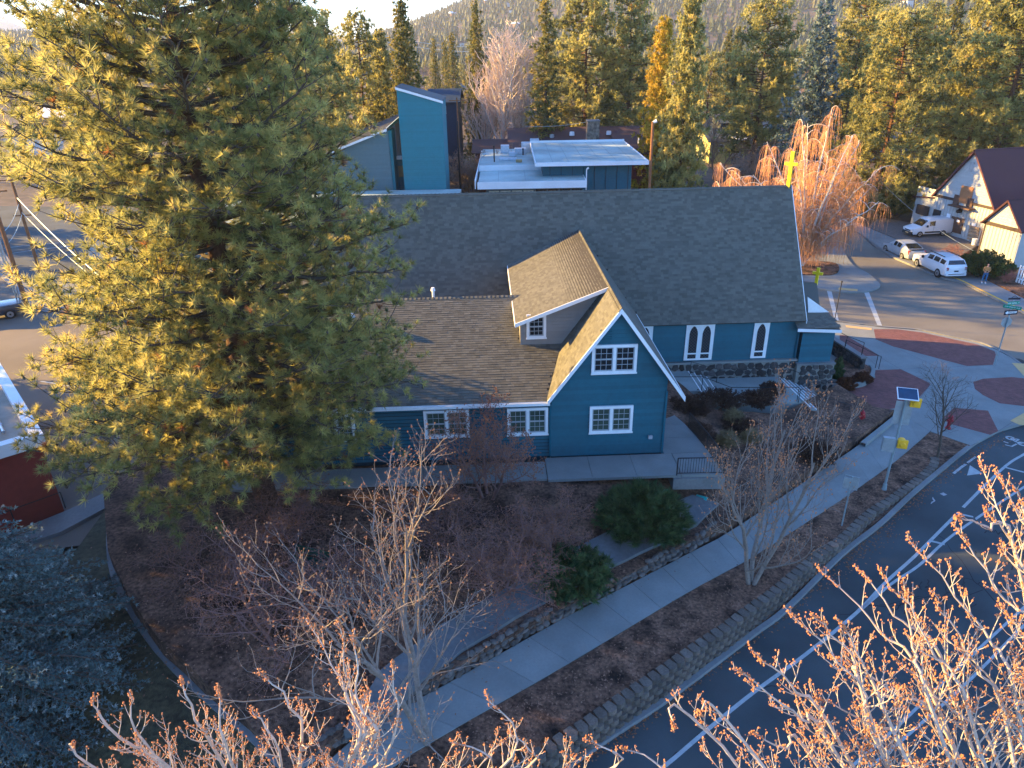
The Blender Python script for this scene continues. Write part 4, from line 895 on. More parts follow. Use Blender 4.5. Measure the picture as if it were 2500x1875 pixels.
for i in range(4):
    x = p0[0] + .15 + i * .42; nbox(x, x + .38, 90 - .06 * (i % 2), 90.2, p1[1], q1[1] - .4 + .1 * i, M_pinkw, 'wall_panel', ms)
nbox(c1, c1 + 1.6, 89.7, 90.3, p1[1] - .5, p1[1] - .15, M_trim, 'beam', ms); nbox(c1, c1 + 1.6, 90.1, 92, -2, p1[1] - .5, M_tower, 'wall', ms)
wq = A(974, 405, 90), A(985, 432, 90); wn = nbox(wq[0][0] - .1, wq[1][0] + .3, 90.0, 90.09, wq[1][1], wq[0][1], MATS['yellow_cross_paint'] if 0 else mat('curtain', (.35, .25, .12), rough=.8), 'window', ms)
T0, T1, B0, B1 = A(969, 212), A(1079, 246), A(989, 452), A(1090, 452)
tw = nprism([(B0[0] + .1, -2), (B1[0], -2), (T1[0], T1[1]), (T0[0], T0[1])], Y0 - .5, Y0 + 5, M_tower, 'tower', ms)
sl_ = (T1[1] - T0[1]) / (T1[0] - T0[0])
for i in range(56):
    z = 2.2 + i * .22; xr = T1[0] + (B1[0] - T1[0]) * (T1[1] - z) / (T1[1] - B1[1]) if z < T1[1] else T0[0] + (z + .2 - T0[1]) / sl_
    xl = T0[0] + (B0[0] - T0[0]) * (T0[1] - z) / (T0[1] - B0[1]); 
    if xr - xl < .2: continue
    mb = MB(); mb.hexa([(xl, Y0 - .56, z), (xr, Y0 - .56, z), (xr, Y0 - .51, z), (xl, Y0 - .51, z), (xl, Y0 - .53, z + .21), (xr, Y0 - .53, z + .21), (xr, Y0 - .51, z + .21), (xl, Y0 - .51, z + .21)]); mb.obj('siding_board', M_tower, tw)
mb = MB(); mb.slab((T0[0] - .1, Y0 - .7, T0[1] + .05), (T1[0] + .15, Y0 - .7, T1[1] + .05), (T1[0] + .15, Y0 + 5.2, T1[1] + .15), (T0[0] - .1, Y0 + 5.2, T0[1] + .15), .1); mb.obj('tower_roof', M_droof, ms)
mb = MB(); mb.hexa([(T0[0] - .1, Y0 - .76, T0[1] - .25), (T1[0] + .15, Y0 - .76, T1[1] - .25), (T1[0] + .15, Y0 - .71, T1[1] - .25), (T0[0] - .1, Y0 - .71, T0[1] - .25), (T0[0] - .1, Y0 - .76, T0[1] + .02), (T1[0] + .15, Y0 - .76, T1[1] + .02), (T1[0] + .15, Y0 - .71, T1[1] + .02), (T0[0] - .1, Y0 - .71, T0[1] + .02)]); mb.obj('rake_board', M_trim, ms)
nbox(-34, B1[0] + 1.5, 70, 86.3, -2, 2.9, M_slant, 'low_wing', ms); nbox(-34.3, B1[0] + 1.8, 69.6, 86.4, 2.9, 3.25, M_wroof, 'flat_roof', ms)
# B: flat roofed building
fb = thing('flat_roofed_building', 'blue building with white flat roofs on two levels and rooftop ducts', 'building')
wl_ = nbox(4.2, 14.9, 88.2, 105, -2, 5.7, M_blue, 'wall', fb)
for i in range(8): nbox(5 + i * 1.35, 5.06 + i * 1.35, 88.14, 88.2, -2, 5.6, M_blue_in, 'batten', wl_)
nbox(3.3, 16.5, 86.6, 106, 5.7, 6.0, M_wroof, 'roof', fb); nbox(3.2, 16.6, 86.5, 86.6, 5.65, 6.1, M_trim, 'fascia', fb); nbox(16.5, 16.6, 86.6, 106, 5.65, 6.1, M_trim, 'fascia', fb); nbox(3.2, 3.3, 86.6, 106, 5.65, 6.1, M_trim, 'fascia', fb)
nbox(3.2, 16.6, 106, 106.1, 5.65, 6.3, M_trim, 'fascia', fb)
nbox(-2.6, 8.4, 85.2, 105, -2, 3.8, mat('grey_blue_wall', (.10, .13, .14), rough=.7), 'wall', fb); nbox(-3.5, 9.0, 84.3, 93, 3.8, 4.3, M_wroof, 'roof', fb); nbox(-3.6, 9.1, 84.2, 84.3, 3.55, 4.36, M_trim, 'fascia', fb); nbox(9.0, 9.1, 84.3, 93, 3.7, 4.36, M_trim, 'fascia', fb)
nbox(-3.7, 3.9, 93, 110, 3.7, 4.75, M_wroof, 'roof', fb); nbox(-3.75, 4.6, 92.9, 93, 4.2, 4.95, M_trim, 'fascia', fb); nbox(-3.9, -3.8, 84.2, 110, 3.6, 4.6, M_trim, 'fascia', fb)
for i in range(4): nbox(-2.3 + i * 1.35, -1.1 + i * 1.35, 85.1, 85.2, 1.6, 3.2, mat('cream_blind', (.42, .40, .32), rough=.8), 'window', fb)
for i in range(4): nbox(3.2 + i * 1.4, 4.5 + i * 1.4, 85.1, 85.2, 1.6, 3.3, M_glass, 'window', fb)
M_seam = mat('roof_seam', (.22, .26, .27), rough=.8)
for i in range(6): nbox(5.3 + i * 1.9, 5.34 + i * 1.9, 86.9, 105.8, 6.002, 6.012, M_seam, 'roof_seam', fb)
for i in range(3): nbox(-1.2 + i * 3.2, -1.16 + i * 3.2, 84.6, 92.6, 4.302, 4.312, M_seam, 'roof_seam', fb)
rg4 = np.random.default_rng(4); M_duct = mat('duct_metal', (.5, .55, .6), rough=.4, metal=.3)
for i, (px, py, w, d, h, lb) in enumerate([(1233, 372, 1.2, 1.4, 1.0, 'square silver duct at the left of the rooftop row'), (1250, 382, .9, .9, .6, 'small silver duct box in front of the row'), (1270, 376, 1.6, 1.2, .8, 'wide silver duct in the middle of the row'), (1290, 370, 2.0, 1.4, 1.3, 'large pale rooftop unit behind the middle duct'), (1305, 363, 1.3, 1.0, 1.4, 'tall pale rooftop unit at the right of the row'), (1267, 396, .8, .6, .35, 'low tan box with cables on the white roof'), (1240, 392, 2.4, .6, .35, 'long low duct at the front of the row'), (1327, 372, .8, .5, .3, 'upper open hatch on the lower white roof'), (1328, 382, 1.1, .6, .25, 'lower open hatch on the lower white roof')]):
    g = G(px, py, 4.75); o = nbox(-w / 2, w / 2, -d / 2, d / 2, 0, h, M_duct if i != 5 else MATS['curtain'], 'rooftop_unit', None, loc=(g[0], g[1], 4.75), label=lb, cat='rooftop unit', group='units on the white flat roof'); bevel(o, .05, 1)
for px, py, h, lb in ((1207, 402, 2.4, 'tall thin dark flue on the white flat roof'), (1277, 385, 1.2, 'short dark pipe among the rooftop units')):
    g = G(px, py, 4.4); mb = MB(); mb.cyl((0, 0, 0), (0, 0, h), .09, k=6); mb.cyl((0, 0, h), (0, 0, h + .15), .15, .15, k=6); mb.obj('flue', M_black, loc=(g[0], g[1], 4.3), label=lb, cat='flue')
sh = thing('blue_shed', 'small blue lean-to shed with white sign beside the orange pole', 'shed', loc=(15.9, 86, -2)); nbox(-.9, 1.1, 0, 2, 0, 3.4, M_blue, 'wall', sh); mb = MB(); mb.slab((-1, -.2, 3.4), (1.3, -.2, 3.4), (1.0, 2.6, 3.9), (-1, 2.6, 3.9), .08); mb.obj('roof', M_wroof, sh); nbox(.35, .85, -.03, 0, 1.7, 2.6, M_trim, 'notice', sh); nbox(-.3, .25, -.03, 0, 1.5, 2.6, mat('blue_notice', (.05, .3, .6)), 'notice', sh)
# C: brown roofed house
M_brown = shingle_mat('brown_shingles', (.085, .045, .04)); M_maroon = mat('maroon_wall', (.14, .02, .02), rough=.7, perobj=.04); bh = thing('brown_roofed_house', 'long low maroon house with brown shingle roof and stone chimney', 'house')
def gable_roof(x0, x1, yf, yr, ze, zr, parent, m, wallm, z0=-2.5, over=.5):
    mb = MB(); mb.slab((x0 - over, yf - over, ze), (x1 + over, yf - over, ze), (x1 + over, yr, zr), (x0 - over, yr, zr), .15); mb.obj('roof', m, parent)
    mb = MB(); mb.slab((x0 - over, yr, zr), (x1 + over, yr, zr), (x1 + over, 2 * yr - yf + over, ze), (x0 - over, 2 * yr - yf + over, ze), .15); mb.obj('roof', m, parent)
    mb = MB(); mb.prism([(yf, z0), (yf, ze - .1), (yr, zr - .2), (2 * yr - yf, ze - .1), (2 * yr - yf, z0)][::-1], x0, x1, T=lambda x, y, z: (z, x, y)); return mb.obj('wall', wallm, parent)
gable_roof(.5, 22.5, 112, 119, 4.3, 6.8, bh, M_brown, M_maroon); gable_roof(-5, 6, 113, 117, 3.9, 5.4, bh, M_brown, M_maroon)
gable_roof(16.5, 26, 108, 115.5, 4.1, 6.0, bh, M_brown, M_maroon)
p = atY(1447, 342, 110); t_ = atY(1447, 296, 110); stc = nbox(p.x - .9, p.x + .9, 109.6, 111.2, 2, t_.z, mat('chimney_stone', (.16, .13, .10), var=.6, scale=3, bump=.05, bscale=6), 'chimney', bh)
for i in range(9):
    for j in range(4): q = nbox(p.x - .9 + j * .45 + .03, p.x - .9 + j * .45 + .42, 109.52, 109.6, 2.5 + i * .42, 2.5 + i * .42 + .36, mat('chimney_rock', (.15, .12, .09), perobj=.5, var=.3), 'stone', stc)
nbox(p.x - .98, p.x + .98, 109.5, 111.3, t_.z, t_.z + .15, M_conc2, 'cap', stc)
for a_, b_ in ((1396, 322), (1486, 320), (1347, 328)):
    g = atY(a_, b_, 116); mb = MB(); mb.cyl((g.x, g.y - .3, g.z - .5), (g.x, g.y - .3, g.z + .05), .4, .35, k=8); mb.obj('roof_vent', M_trim if a_ != 1347 else MATS['galvanised'], bh)
for a_, b_ in ((1560, 340), (1582, 340)):
    g = atY(a_, b_, 110); mb = MB(); mb.cyl((g.x, g.y, g.z - .6), (g.x, g.y, g.z + .5), .14, k=8); mb.obj('vent_pipe', M_trim, bh)
gw_ = atY(1632, 385, 108); nbox(gw_.x - .7, gw_.x + .7, 107.86, 107.98, gw_.z - .8, gw_.z + .8, M_trim, 'window', bh)
# wooden fence
fe = thing('wooden_fence', 'tall weathered board fence in front of the maroon house', 'fence', loc=(16.8, 99, -2.3)); M_board = mat('weathered_board', (.13, .12, .12), rough=.95, var=.4, scale=5, perobj=.35)
bmesh_board = (lambda mb: (mb.box(-.085, .085, 0, .025, 0, 2.9), mb.mesh('board', M_board))[1])(MB())
for i in range(98): obj('board', bmesh_board, fe, loc=(i * .18, random.uniform(0, .02), random.uniform(-.1, .05)))
for i in range(8): nbox(i * 2.5, i * 2.5 + .12, .03, .15, 0, 2.8, M_board, 'post', fe)
wf = thing('wire_fence', 'thin dark metal fence running past the blue shed', 'fence', loc=(17.5, 90, -2.3))
for i in range(9): nbox(i * 1.9, i * 1.9 + .07, 0, .07, 0, 1.9, M_black, 'post', wf)
nbox(0, 15.3, .01, .06, 1.8, 1.86, M_black, 'rail', wf); nbox(0, 15.3, .01, .06, .2, .26, M_black, 'rail', wf)
# F: houses behind
def house(label, px0, px1, pyr, pye, Y, depth, m, wallm, name='house', z0=None):
    a = atY(px0, pye, Y); b = atY(px1, pye, Y); zr = atY((px0 + px1) / 2, pyr, Y + depth / 2).z; t = thing(name, label, 'house'); zb = base_z(a.x, Y) - .5
    gable_roof(a.x, b.x, Y, Y + depth / 2, a.z, zr, t, m, wallm, z0=zb); n = max(1, int((b.x - a.x) / 3))
    for i in range(n):
        x = a.x + (b.x - a.x) * (i + .5) / n; w_ = nbox(x - .5, x + .5, Y - .08, Y - .01, a.z - 1.9, a.z - .6, M_trim, 'window', t); nbox(x - .4, x + .4, Y - .1, Y - .081, a.z - 1.8, a.z - .7, M_glass, 'pane', w_)
    return t
M_navy = mat('navy_shingles', (.008, .028, .06), rough=.8, var=.2, scale=2); M_teal = mat('green_shingles', (.02, .04, .04), rough=.8, var=.2, scale=2); M_wh = mat('white_house_wall', (.5, .5, .48), rough=.7, var=.05)
house('dark navy roofed house showing right of the blue tower', 1046, 1116, 216, 250, 128, 12, M_navy, M_navy)
t = house('low dark green roofed house with brick chimney left of the tower', 850, 930, 300, 345, 112, 14, M_teal, M_teal); p = atY(894, 300, 118); nbox(p.x - .5, p.x + .5, 118, 119, p.z - 2, p.z + 1.5, mat('red_brick', (.25, .07, .04), var=.2, scale=10), 'chimney', t)
house('small navy roofed house behind the white barked trees', 1285, 1345, 270, 300, 135, 10, M_navy, MATS['curtain'])
M_grn = mat('slate_green_shingles', (.055, .065, .065), rough=.8, var=.2, scale=2); M_yl = mat('yellow_wall', (.42, .38, .14), rough=.7)
t = house('yellow walled house with grey roof across the far street', 1735, 1790, 312, 345, 142, 12, M_grn, M_yl); p0 = atY(1785, 338, 141); p1 = atY(1830, 335, 141); nbox(p0.x, p1.x, 137, 143, p0.z + .1, p0.z + .35, M_trim, 'porch_roof', t)
house('grey roofed house partly hidden behind the orange birch', 1760, 1800, 275, 300, 150, 12, M_grn, M_grn)
house('dark roofed house between the pines above the yellow house', 1835, 1880, 265, 290, 160, 12, M_navy, M_wh)
rgh = np.random.default_rng(9); hc = 0; hs = [mat('house_tan', (.35, .28, .2)), M_wh, mat('house_brown', (.2, .12, .08))]
hb = {}
for kk in range(3):
    mb = MB(); mb.box(-6, 6, -4, 4, -4, 4); me1 = mb.mesh('wall', hs[kk]); mb = MB(); mb.prism([(-4.6, 3.9), (0, 6.5), (4.6, 3.9)][::-1], -6.5, 6.5, T=lambda x, y, z: (z, x, y)); hb[kk] = (me1, mb.mesh('roof', (M_grn, M_brown, M_trim)[kk]))
while hc < 46:
    az = rgh.uniform(-10, 38); r = rgh.uniform(650, 1900); x, y = r * math.sin(R(az)), r * math.cos(R(az)); kk = int(rgh.integers(0, 3)); s = rgh.uniform(.7, 1.25)
    t = thing('hillside_house', 'one of the small pale houses dotted among the hillside conifers', 'house', 'houses dotted over the hillside', (x, y, base_z(x, y) + 4), rgh.uniform(0, 3)); t.scale = (s, s, s); obj('wall', hb[kk][0], t); obj('roof', hb[kk][1], t); hc += 1
for i in range(26):
    az = rgh.uniform(-38, 38); r = rgh.uniform(170, 600); x, y = r * math.sin(R(az)), r * math.cos(R(az)); kk = i % 3; s = rgh.uniform(.8, 1.1)
    t = thing('town_house', 'one of the low houses half hidden among the far town trees', 'house', 'low houses of the far town', (x, y, base_z(x, y)), rgh.uniform(0, 3)); t.scale = (s, s, s); obj('wall', hb[kk][0], t); obj('roof', hb[kk][1], t)
# E: red building, lower left
rb = thing('red_building', 'dark red flat roofed building with white parapet at the left edge', 'building', loc=(-21.75, 28.5, 0), rz=math.atan2(-.66, -.75)); M_red = mat('dark_red_wall', (.20, .035, .025), rough=.8, var=.1, scale=4, var2=.1)
# local x runs along (-.75,-.66), local y = perpendicular
nbox(0, 13, -14, 0, -1.6, 2.35, M_red, 'wall', rb)
for x0, x1, y0, y1 in ((-.2, 13, -.28, .2), (-.2, .28, -14, -.28), (12.6, 13.1, -14, -.28), (-.2, 13, -14.4, -14)): nbox(x0, x1, y0, y1, 2.35, 2.95, M_trim if 1 else 0, 'parapet', rb)
nbox(.28, 12.6, -14, -.28, 2.35, 2.5, mat('tan_roofing', (.33, .28, .22), var=.15, scale=2), 'roof', rb)
for i, (x, y, l, a) in enumerate(((1.1, -7, 10, 1), (1.6, -5, 6, 1), (2.2, -3, 3, 0))):
    mb = MB(); mb.cyl((x, y - l / 2, 2.62), (x, y + l / 2, 2.62), .07, k=6) if a else mb.cyl((x - l / 2 + .3, y, 2.62), (x + l / 2, y, 2.62), .06, k=6); mb.obj('roof_pipe', MATS['galvanised'], rb)
mb = MB(); mb.cyl((3.0, -2.2, 2.4), (3.0, -2.2, 4.1), .75, .55, k=14); mb.obj('chimney', M_red, rb); mb = MB(); mb.cyl((3.0, -2.2, 4.1), (3.0, -2.2, 4.16), .42, k=12); mb.obj('chimney_mouth', M_black, rb)
# D: white gabled building on the right
def onp(px, py, p0, d):
    n = np.array([-d[1], d[0], 0.]); r = ray(px, py); t = (n[0] * p0[0] + n[1] * p0[1]) / (n @ r); q = r * t; return (q[0] - p0[0]) * d[0] + (q[1] - p0[1]) * d[1], CAMZ + q[2]
p0 = np.array(G(2218, 545, -2.3)); p1 = np.array(G(2367, 588, -2.3)); dF = (p1 - p0) / np.linalg.norm(p1 - p0); nB = np.array([-dF[1], dF[0]])      # nB points away from street (right)
M_wsid = mat('white_siding', (.37, .38, .37), rough=.6, var=.05, perobj=.04); M_mr = shingle_mat('maroon_shingles', (.065, .026, .028)); M_bband = mat('brown_band', (.045, .03, .025), rough=.7)
wb = thing('white_gabled_building', 'white sided building with maroon roofs brown bands and a hayloft door', 'building', loc=(p0[0], p0[1], 0), rz=math.atan2(dF[1], dF[0]))
Q = lambda px, py: onp(px, py, p0, dF)
ap, gl, gr, sl1, sl0 = Q(2384, 364), Q(2283, 470), Q(2433, 515), Q(2230, 474), Q(2218, 545)
cx = ap[0]; hw = (gr[0] - gl[0]) / 2; cx = (gl[0] + gr[0]) / 2; zeL = (gl[1] + gr[1]) / 2
zt = ap[1]; print('white bldg', ap, gl, gr, sl1, sl0)
def flipprism(poly, a, b, m, name, parent): return nprism(poly, a, b, m, name, parent)
gwal = flipprism([(gl[0] + .2, -2.6), (gr[0] - .2, -2.6), (gr[0] - .2, zeL), (cx, zt - .3), (gl[0] + .2, zeL)], .02, 16, M_wsid, 'wall', wb)
flipprism([(0, -2.6), (gl[0] + .2, -2.6), (gl[0] + .2, sl1[1] + .1), (0, sl1[1] - .3)], .3, 9, M_wsid, 'wall', wb)
mb = MB(); mb.slab((-.3, .0, sl1[1] - .25), (gl[0] + .3, .0, sl1[1] + .25), (gl[0] + .3, 9.3, sl1[1] + .25), (-.3, 9.3, sl1[1] - .25), .12); mb.obj('roof', M_mr, wb)
mb = MB(); mb.slab((gl[0] - .1, -.4, zeL - .1), (cx, -.4, zt), (cx, 16.5, zt), (gl[0] - .1, 16.5, zeL - .1), .18); mb.obj('roof', M_mr, wb)
mb = MB(); mb.slab((cx, -.4, zt), (gr[0] + .1, -.4, zeL - .1), (gr[0] + .1, 16.5, zeL - .1), (cx, 16.5, zt), .18); mb.obj('roof', M_mr, wb)
for i in range(16):
    z = zeL + .1 + i * .25; hwz = (gr[0] - gl[0]) / 2 * (1 - (z - zeL) / (zt - zeL)) - .25
    if hwz < .2: break
    nbox(cx - hwz, cx + hwz, -.04 + .01, .02, z, z + .235, M_wsid, 'siding_board', gwal)
nbox(gl[0] + .1, gr[0] - .1, -.08, .02, zeL - .2, zeL + .1, M_bband, 'band', wb)
n = int((gr[0] - gl[0]) / .4)
for i in range(n): nbox(gl[0] + .25 + i * .4, gl[0] + .31 + i * .4, -.03, .02, -2.4, zeL - .2, M_wsid, 'batten', gwal)
for i in range(18): nbox(.02, gl[0] + .18, .26, .3, -2.4 + i * .26, -2.4 + i * .26 + .24, M_wsid, 'siding_board', gwal)
def onwall(name, pxa, pya, pxb, pyb, m, d=-.06, w=None, parent=wb, **k):
    a = Q(pxa, pya); b = Q(pxb, pyb); x0, x1 = min(a[0], b[0]), max(a[0], b[0]); z0, z1 = min(a[1], b[1]), max(a[1], b[1]); return nbox(x0, x1, d, .01, z0, z1, m, name, parent, **k)
wd = mat('brown_door', (.09, .05, .035), rough=.6); lo_ = onwall('loft_door', 2350, 452, 2369, 500, mat('orange_wood', (.30, .14, .06), rough=.6), -.1)
for a_ in (0, 1):
    b_ = Q(2334 + a_ * 33, 470 + a_ * 8); nbox(b_[0], b_[0] + .75, -.12, .01, b_[1] - 1.5, b_[1] - .2, wd, 'shutter', wb)
b_ = Q(2330, 495); nbox(b_[0], b_[0] + 3.0, -.9, .01, b_[1] - .25, b_[1] - .1, wd, 'balcony', wb)
onwall('door', 2325, 527, 2346, 572, wd); onwall('doorway', 2281, 510, 2294, 533, M_black)
wn_ = onwall('window', 2239, 498, 2262, 528, M_bband, .2); a_ = Q(2241, 500); b_ = Q(2250, 526); nbox(a_[0], (a_[0] + Q(2261, 502)[0]) / 2 - .03, .17, .199, b_[1], a_[1], M_glass2, 'pane', wn_); nbox((a_[0] + Q(2261, 502)[0]) / 2 + .03, Q(2261, 502)[0], .17, .199, b_[1], a_[1], M_glass, 'pane', wn_)
nt1 = onwall('notice', 2313, 521, 2319, 532, M_trim, -.05); onwall('notice', 2374, 544, 2381, 555, M_trim, -.05); onwall('gable_slit', 2370, 395, 2374, 420, mat('slit_grey', (.3, .3, .3)), -.05); onwall('notice', 2338, 536, 2343, 543, M_trim, -.08)
mb = MB(); b_ = Q(2345, 514); mb.cyl((b_[0], -.02, b_[1]), (b_[0], -.4, b_[1] - .1), .28, .2, k=8); mb.obj('lamp', M_black, wb)
# second gable
q0 = np.array(G(2382, 620, -2.3)); q1 = np.array(G(2484, 693, -2.3)); d2 = (q1 - q0) / np.linalg.norm(q1 - q0); d2 = dF
w2 = thing('white_gabled_annex', 'nearer white board and batten wing with dark corner trim at the right edge', 'building', loc=(q0[0], q0[1], 0), rz=math.atan2(d2[1], d2[0]))
Q2 = lambda px, py: onp(px, py, q0, d2)
a2, l2, r2 = Q2(2469, 487), Q2(2403, 540), Q2(2500, 574); b2 = Q2(2402, 545); c2x = a2[0]; hw2 = a2[0] - l2[0]; print('annex', a2, l2, r2)
ze2 = l2[1]; zt2 = a2[1]; r2x = c2x + hw2
nprism([(l2[0] + .2, -2.6), (r2x - .2, -2.6), (r2x - .2, ze2), (c2x, zt2 - .3), (l2[0] + .2, ze2)], .02, 12, M_wsid, 'wall', w2)
mb = MB(); mb.slab((l2[0] - .1, -.4, ze2 - .1), (c2x, -.4, zt2), (c2x, 12.5, zt2), (l2[0] - .1, 12.5, ze2 - .1), .16); mb.obj('roof', M_mr, w2)
mb = MB(); mb.slab((c2x, -.4, zt2), (r2x + .1, -.4, ze2 - .1), (r2x + .1, 12.5, ze2 - .1), (c2x, 12.5, zt2), .16); mb.obj('roof', M_mr, w2)
nbox(l2[0] + .1, r2x - .1, -.08, .02, ze2 - .25, ze2 + .1, M_bband, 'band', w2); nbox(l2[0] + .2, l2[0] + .35, -.06, .02, -2.5, ze2 - .25, M_bband, 'corner_board', w2)
n = int((r2x - l2[0]) / .4)
for i in range(n): nbox(l2[0] + .4 + i * .4, l2[0] + .46 + i * .4, -.03, .02, -2.4, ze2 - .25, M_wsid, 'batten', w2)
for i in range(12):
    z = ze2 + .15 + i * .25; hwz = hw2 * (1 - (z - ze2) / (zt2 - ze2)) - .25
    if hwz < .2: break
    nbox(c2x - hwz, c2x + hwz, -.03, .02, z, z + .235, M_wsid, 'siding_board', w2)
# white picket panel at the right edge
pk = thing('picket_fence', 'short white picket fence beside the annex at the right edge', 'fence', loc=(*G(2478, 690, -2.3), -2.3), rz=math.atan2(dF[1], dF[0]))
for i in range(14): nbox(i * .28, i * .28 + .14, 0, .04, 0, 1.7, M_trim, 'picket', pk)
for z in (.4, 1.3): nbox(0, 4, .05, .1, z, z + .1, M_trim, 'rail', pk)
# low pale wall between van and annex
# ---------------------------------------------------------------- vehicles
M_wpaint = mat('white_car_paint', (.62, .63, .65), rough=.25, spec=.6, var=.02); M_spaint = mat('silver_car_paint', (.42, .45, .48), rough=.25, metal=.3, spec=.6, var=.02); M_dpaint = mat('dark_car_paint', (.03, .035, .05), rough=.2, spec=.7)
M_cglass = mat('car_glass', (.01, .015, .02), rough=.05, spec=.8); M_tyre = mat('tyre', (.015, .015, .015), rough=.9); M_rim = mat('rim', (.35, .36, .38), rough=.35, metal=.7); M_tail = mat('tail_light', (.35, .01, .01), rough=.2); M_head = mat('head_light', (.6, .6, .58), rough=.1); M_plast = mat('black_plastic', (.02, .02, .022), rough=.7)
def car(name, label, L, Wd, stations, paint, wheels, wr, loc, rz, kind):
    """stations: (x 0..1 from front, sill z, bonnet/belt z, roof z, half width belt, half width roof)"""
    t = thing(name, label, 'car' if kind != 'van' else 'van', loc=loc, rz=rz)
    V = []; k = 10
    for x, zs, zb, zr, hb, hr in stations:
        X = (x - .5) * L; hb *= Wd / 2; hr *= Wd / 2
        V += [(X, -hb * .92, zs), (X, -hb, zs + .18), (X, -hb, (zs + zb) / 2 + .05), (X, -hb * .97, zb), (X, -hr, zr - .03), (X, -hr * .85, zr), (X, hr * .85, zr), (X, hr, zr - .03), (X, hb * .97, zb), (X, hb, (zs + zb) / 2 + .05), (X, hb, zs + .18), (X, hb * .92, zs)]
    n = 12; F = []
    for i in range(len(stations) - 1):
        for j in range(n): a = i * n + j; b = i * n + (j + 1) % n; F.append((a, b, b + n, a + n))
    F.append(tuple(range(n))[::-1]); F.append(tuple((len(stations) - 1) * n + j for j in range(n)))
    me = bpy.data.meshes.new('body'); me.from_pydata(V, [], F); b = bmesh.new(); b.from_mesh(me); bmesh.ops.recalc_face_normals(b, faces=b.faces)
    b.to_mesh(me); b.free(); me.materials.append(paint)
    for p in me.polygons: p.use_smooth = True
    body = obj('body', me, t)
    md = body.modifiers.new('es', 'EDGE_SPLIT'); md.split_angle = R(38)
    # glass: side bands between belt and roof over cabin stations
    def ring(i): s = stations[i]; X = (s[0] - .5) * L; return X, s
    cab = [i for i, s in enumerate(stations) if s[3] - s[2] > .3]
    for sd in (-1, 1):
        for a, bb in zip(cab[:-1], cab[1:]):
            if kind == 'van' and a > cab[0] + 0: continue
            P = []
            for i, f in ((a, .06), (bb, .94)):
                pass
            Xa, sa = ring(a); Xb, sb_ = ring(bb)
            def pt(s, X, f): hb = s[4] * Wd / 2 * .97; hr = s[5] * Wd / 2; return (X, sd * (hb + (hr - hb) * f + .012), s[2] + (s[3] - .03 - s[2]) * f)
            dx = .05 * (Xb - Xa) / abs(Xb - Xa + 1e-6)
            q = [pt(sa, Xa + dx * 1.6, .12), pt(sb_, Xb - dx * 1.6, .12), pt(sb_, Xb - dx * 1.6, .82), pt(sa, Xa + dx * 1.6, .82)]
            mb = MB(); mb.face(q if sd < 0 else q[::-1]); mb.obj('side_window', M_cglass, t)
    def cross(i0, i1, name):      # windscreen / rear window between a low and a high station
        Xa, sa = ring(i0); Xb, sb_ = ring(i1); lo = (Xa, sa[5] * Wd / 2 * .93, sa[3]); hi = (Xb, sb_[5] * Wd / 2 * .85, sb_[3]); e = Vector((hi[0] - lo[0], 0, hi[2] - lo[2])); nrm = Vector((-e.z, 0, e.x)).normalized() * .012
        if nrm.z < 0: nrm = -nrm
        a = .10; b_ = .90; f = lambda q: (lo[0] + (hi[0] - lo[0]) * q + nrm.x, lo[1] + (hi[1] - lo[1]) * q, lo[2] + (hi[2] - lo[2]) * q + nrm.z)
        A_, B_ = f(a), f(b_); mb = MB(); mb.face([(A_[0], -A_[1], A_[2]), (A_[0], A_[1], A_[2]), (B_[0], B_[1], B_[2]), (B_[0], -B_[1], B_[2])]); mb.obj(name, M_cglass, t)
    for i in range(len(stations) - 1):
        if stations[i][3] - stations[i][2] < .12 and stations[i + 1][3] - stations[i + 1][2] > .3: cross(i, i + 1, 'windscreen')
        if stations[i][3] - stations[i][2] > .3 and stations[i + 1][3] - stations[i + 1][2] < .25: cross(i + 1, i, 'rear_window')
    for wx in wheels:
        for sd in (-1, 1):
            X = (wx - .5) * L; y0 = sd * (Wd / 2 - .20); y1 = sd * (Wd / 2 + .01); mb = MB(); mb.cyl((X, y0, wr), (X, y1, wr), wr, k=18); w_ = mb.obj('wheel', M_tyre, t)
            mb = MB(); mb.cyl((X, y1, wr), (X, y1 + sd * .015, wr), wr * .62, k=14); mb.obj('rim', M_rim, w_); mb = MB(); mb.cyl((X, y1 + sd * .015, wr), (X, y1 + sd * .03, wr), wr * .2, k=8); mb.obj('hub', M_plast, w_)
    return t
def addb(t, name, x0, x1, y0, y1, z0, z1, m): o = nbox(x0, x1, y0, y1, z0, z1, m, name, t); bevel(o, .02, 1); return o
zv = -2.29
# white van: nose left, side towards camera
g = G(2264, 578, -2.3); Lv = 5.0
van = car('parked_van', 'white delivery van with black bumpers parked by the white gabled building', Lv, 1.95, [(0, .35, .72, .74, .82, .8), (.03, .3, .95, .97, .93, .88), (.20, .3, 1.12, 1.16, 1.0, .92), (.38, .3, 1.15, 1.88, 1.0, .86), (.55, .3, 1.15, 1.95, 1.0, .88), (.97, .32, 1.15, 1.93, 1.0, .88), (1.0, .35, 1.1, 1.85, .96, .85)], M_wpaint, (.19, .77), .34, (g[0] + .35, g[1] + .95, zv), R(7.5), 'van')
addb(van, 'front_bumper', -Lv / 2 - .05, -Lv / 2 + .2, -.85, .85, .25, .62, M_plast); addb(van, 'side_moulding', -1.0, 1.6, -.995, -.96, .45, .62, M_plast); addb(van, 'rear_bumper', Lv / 2 - .12, Lv / 2 + .07, -.9, .9, .3, .6, M_plast)
for sd in (-1, 1): addb(van, 'headlight', -Lv / 2 - .01, -Lv / 2 + .25, sd * .72 - .16, sd * .72 + .16, .72, .92, M_head)
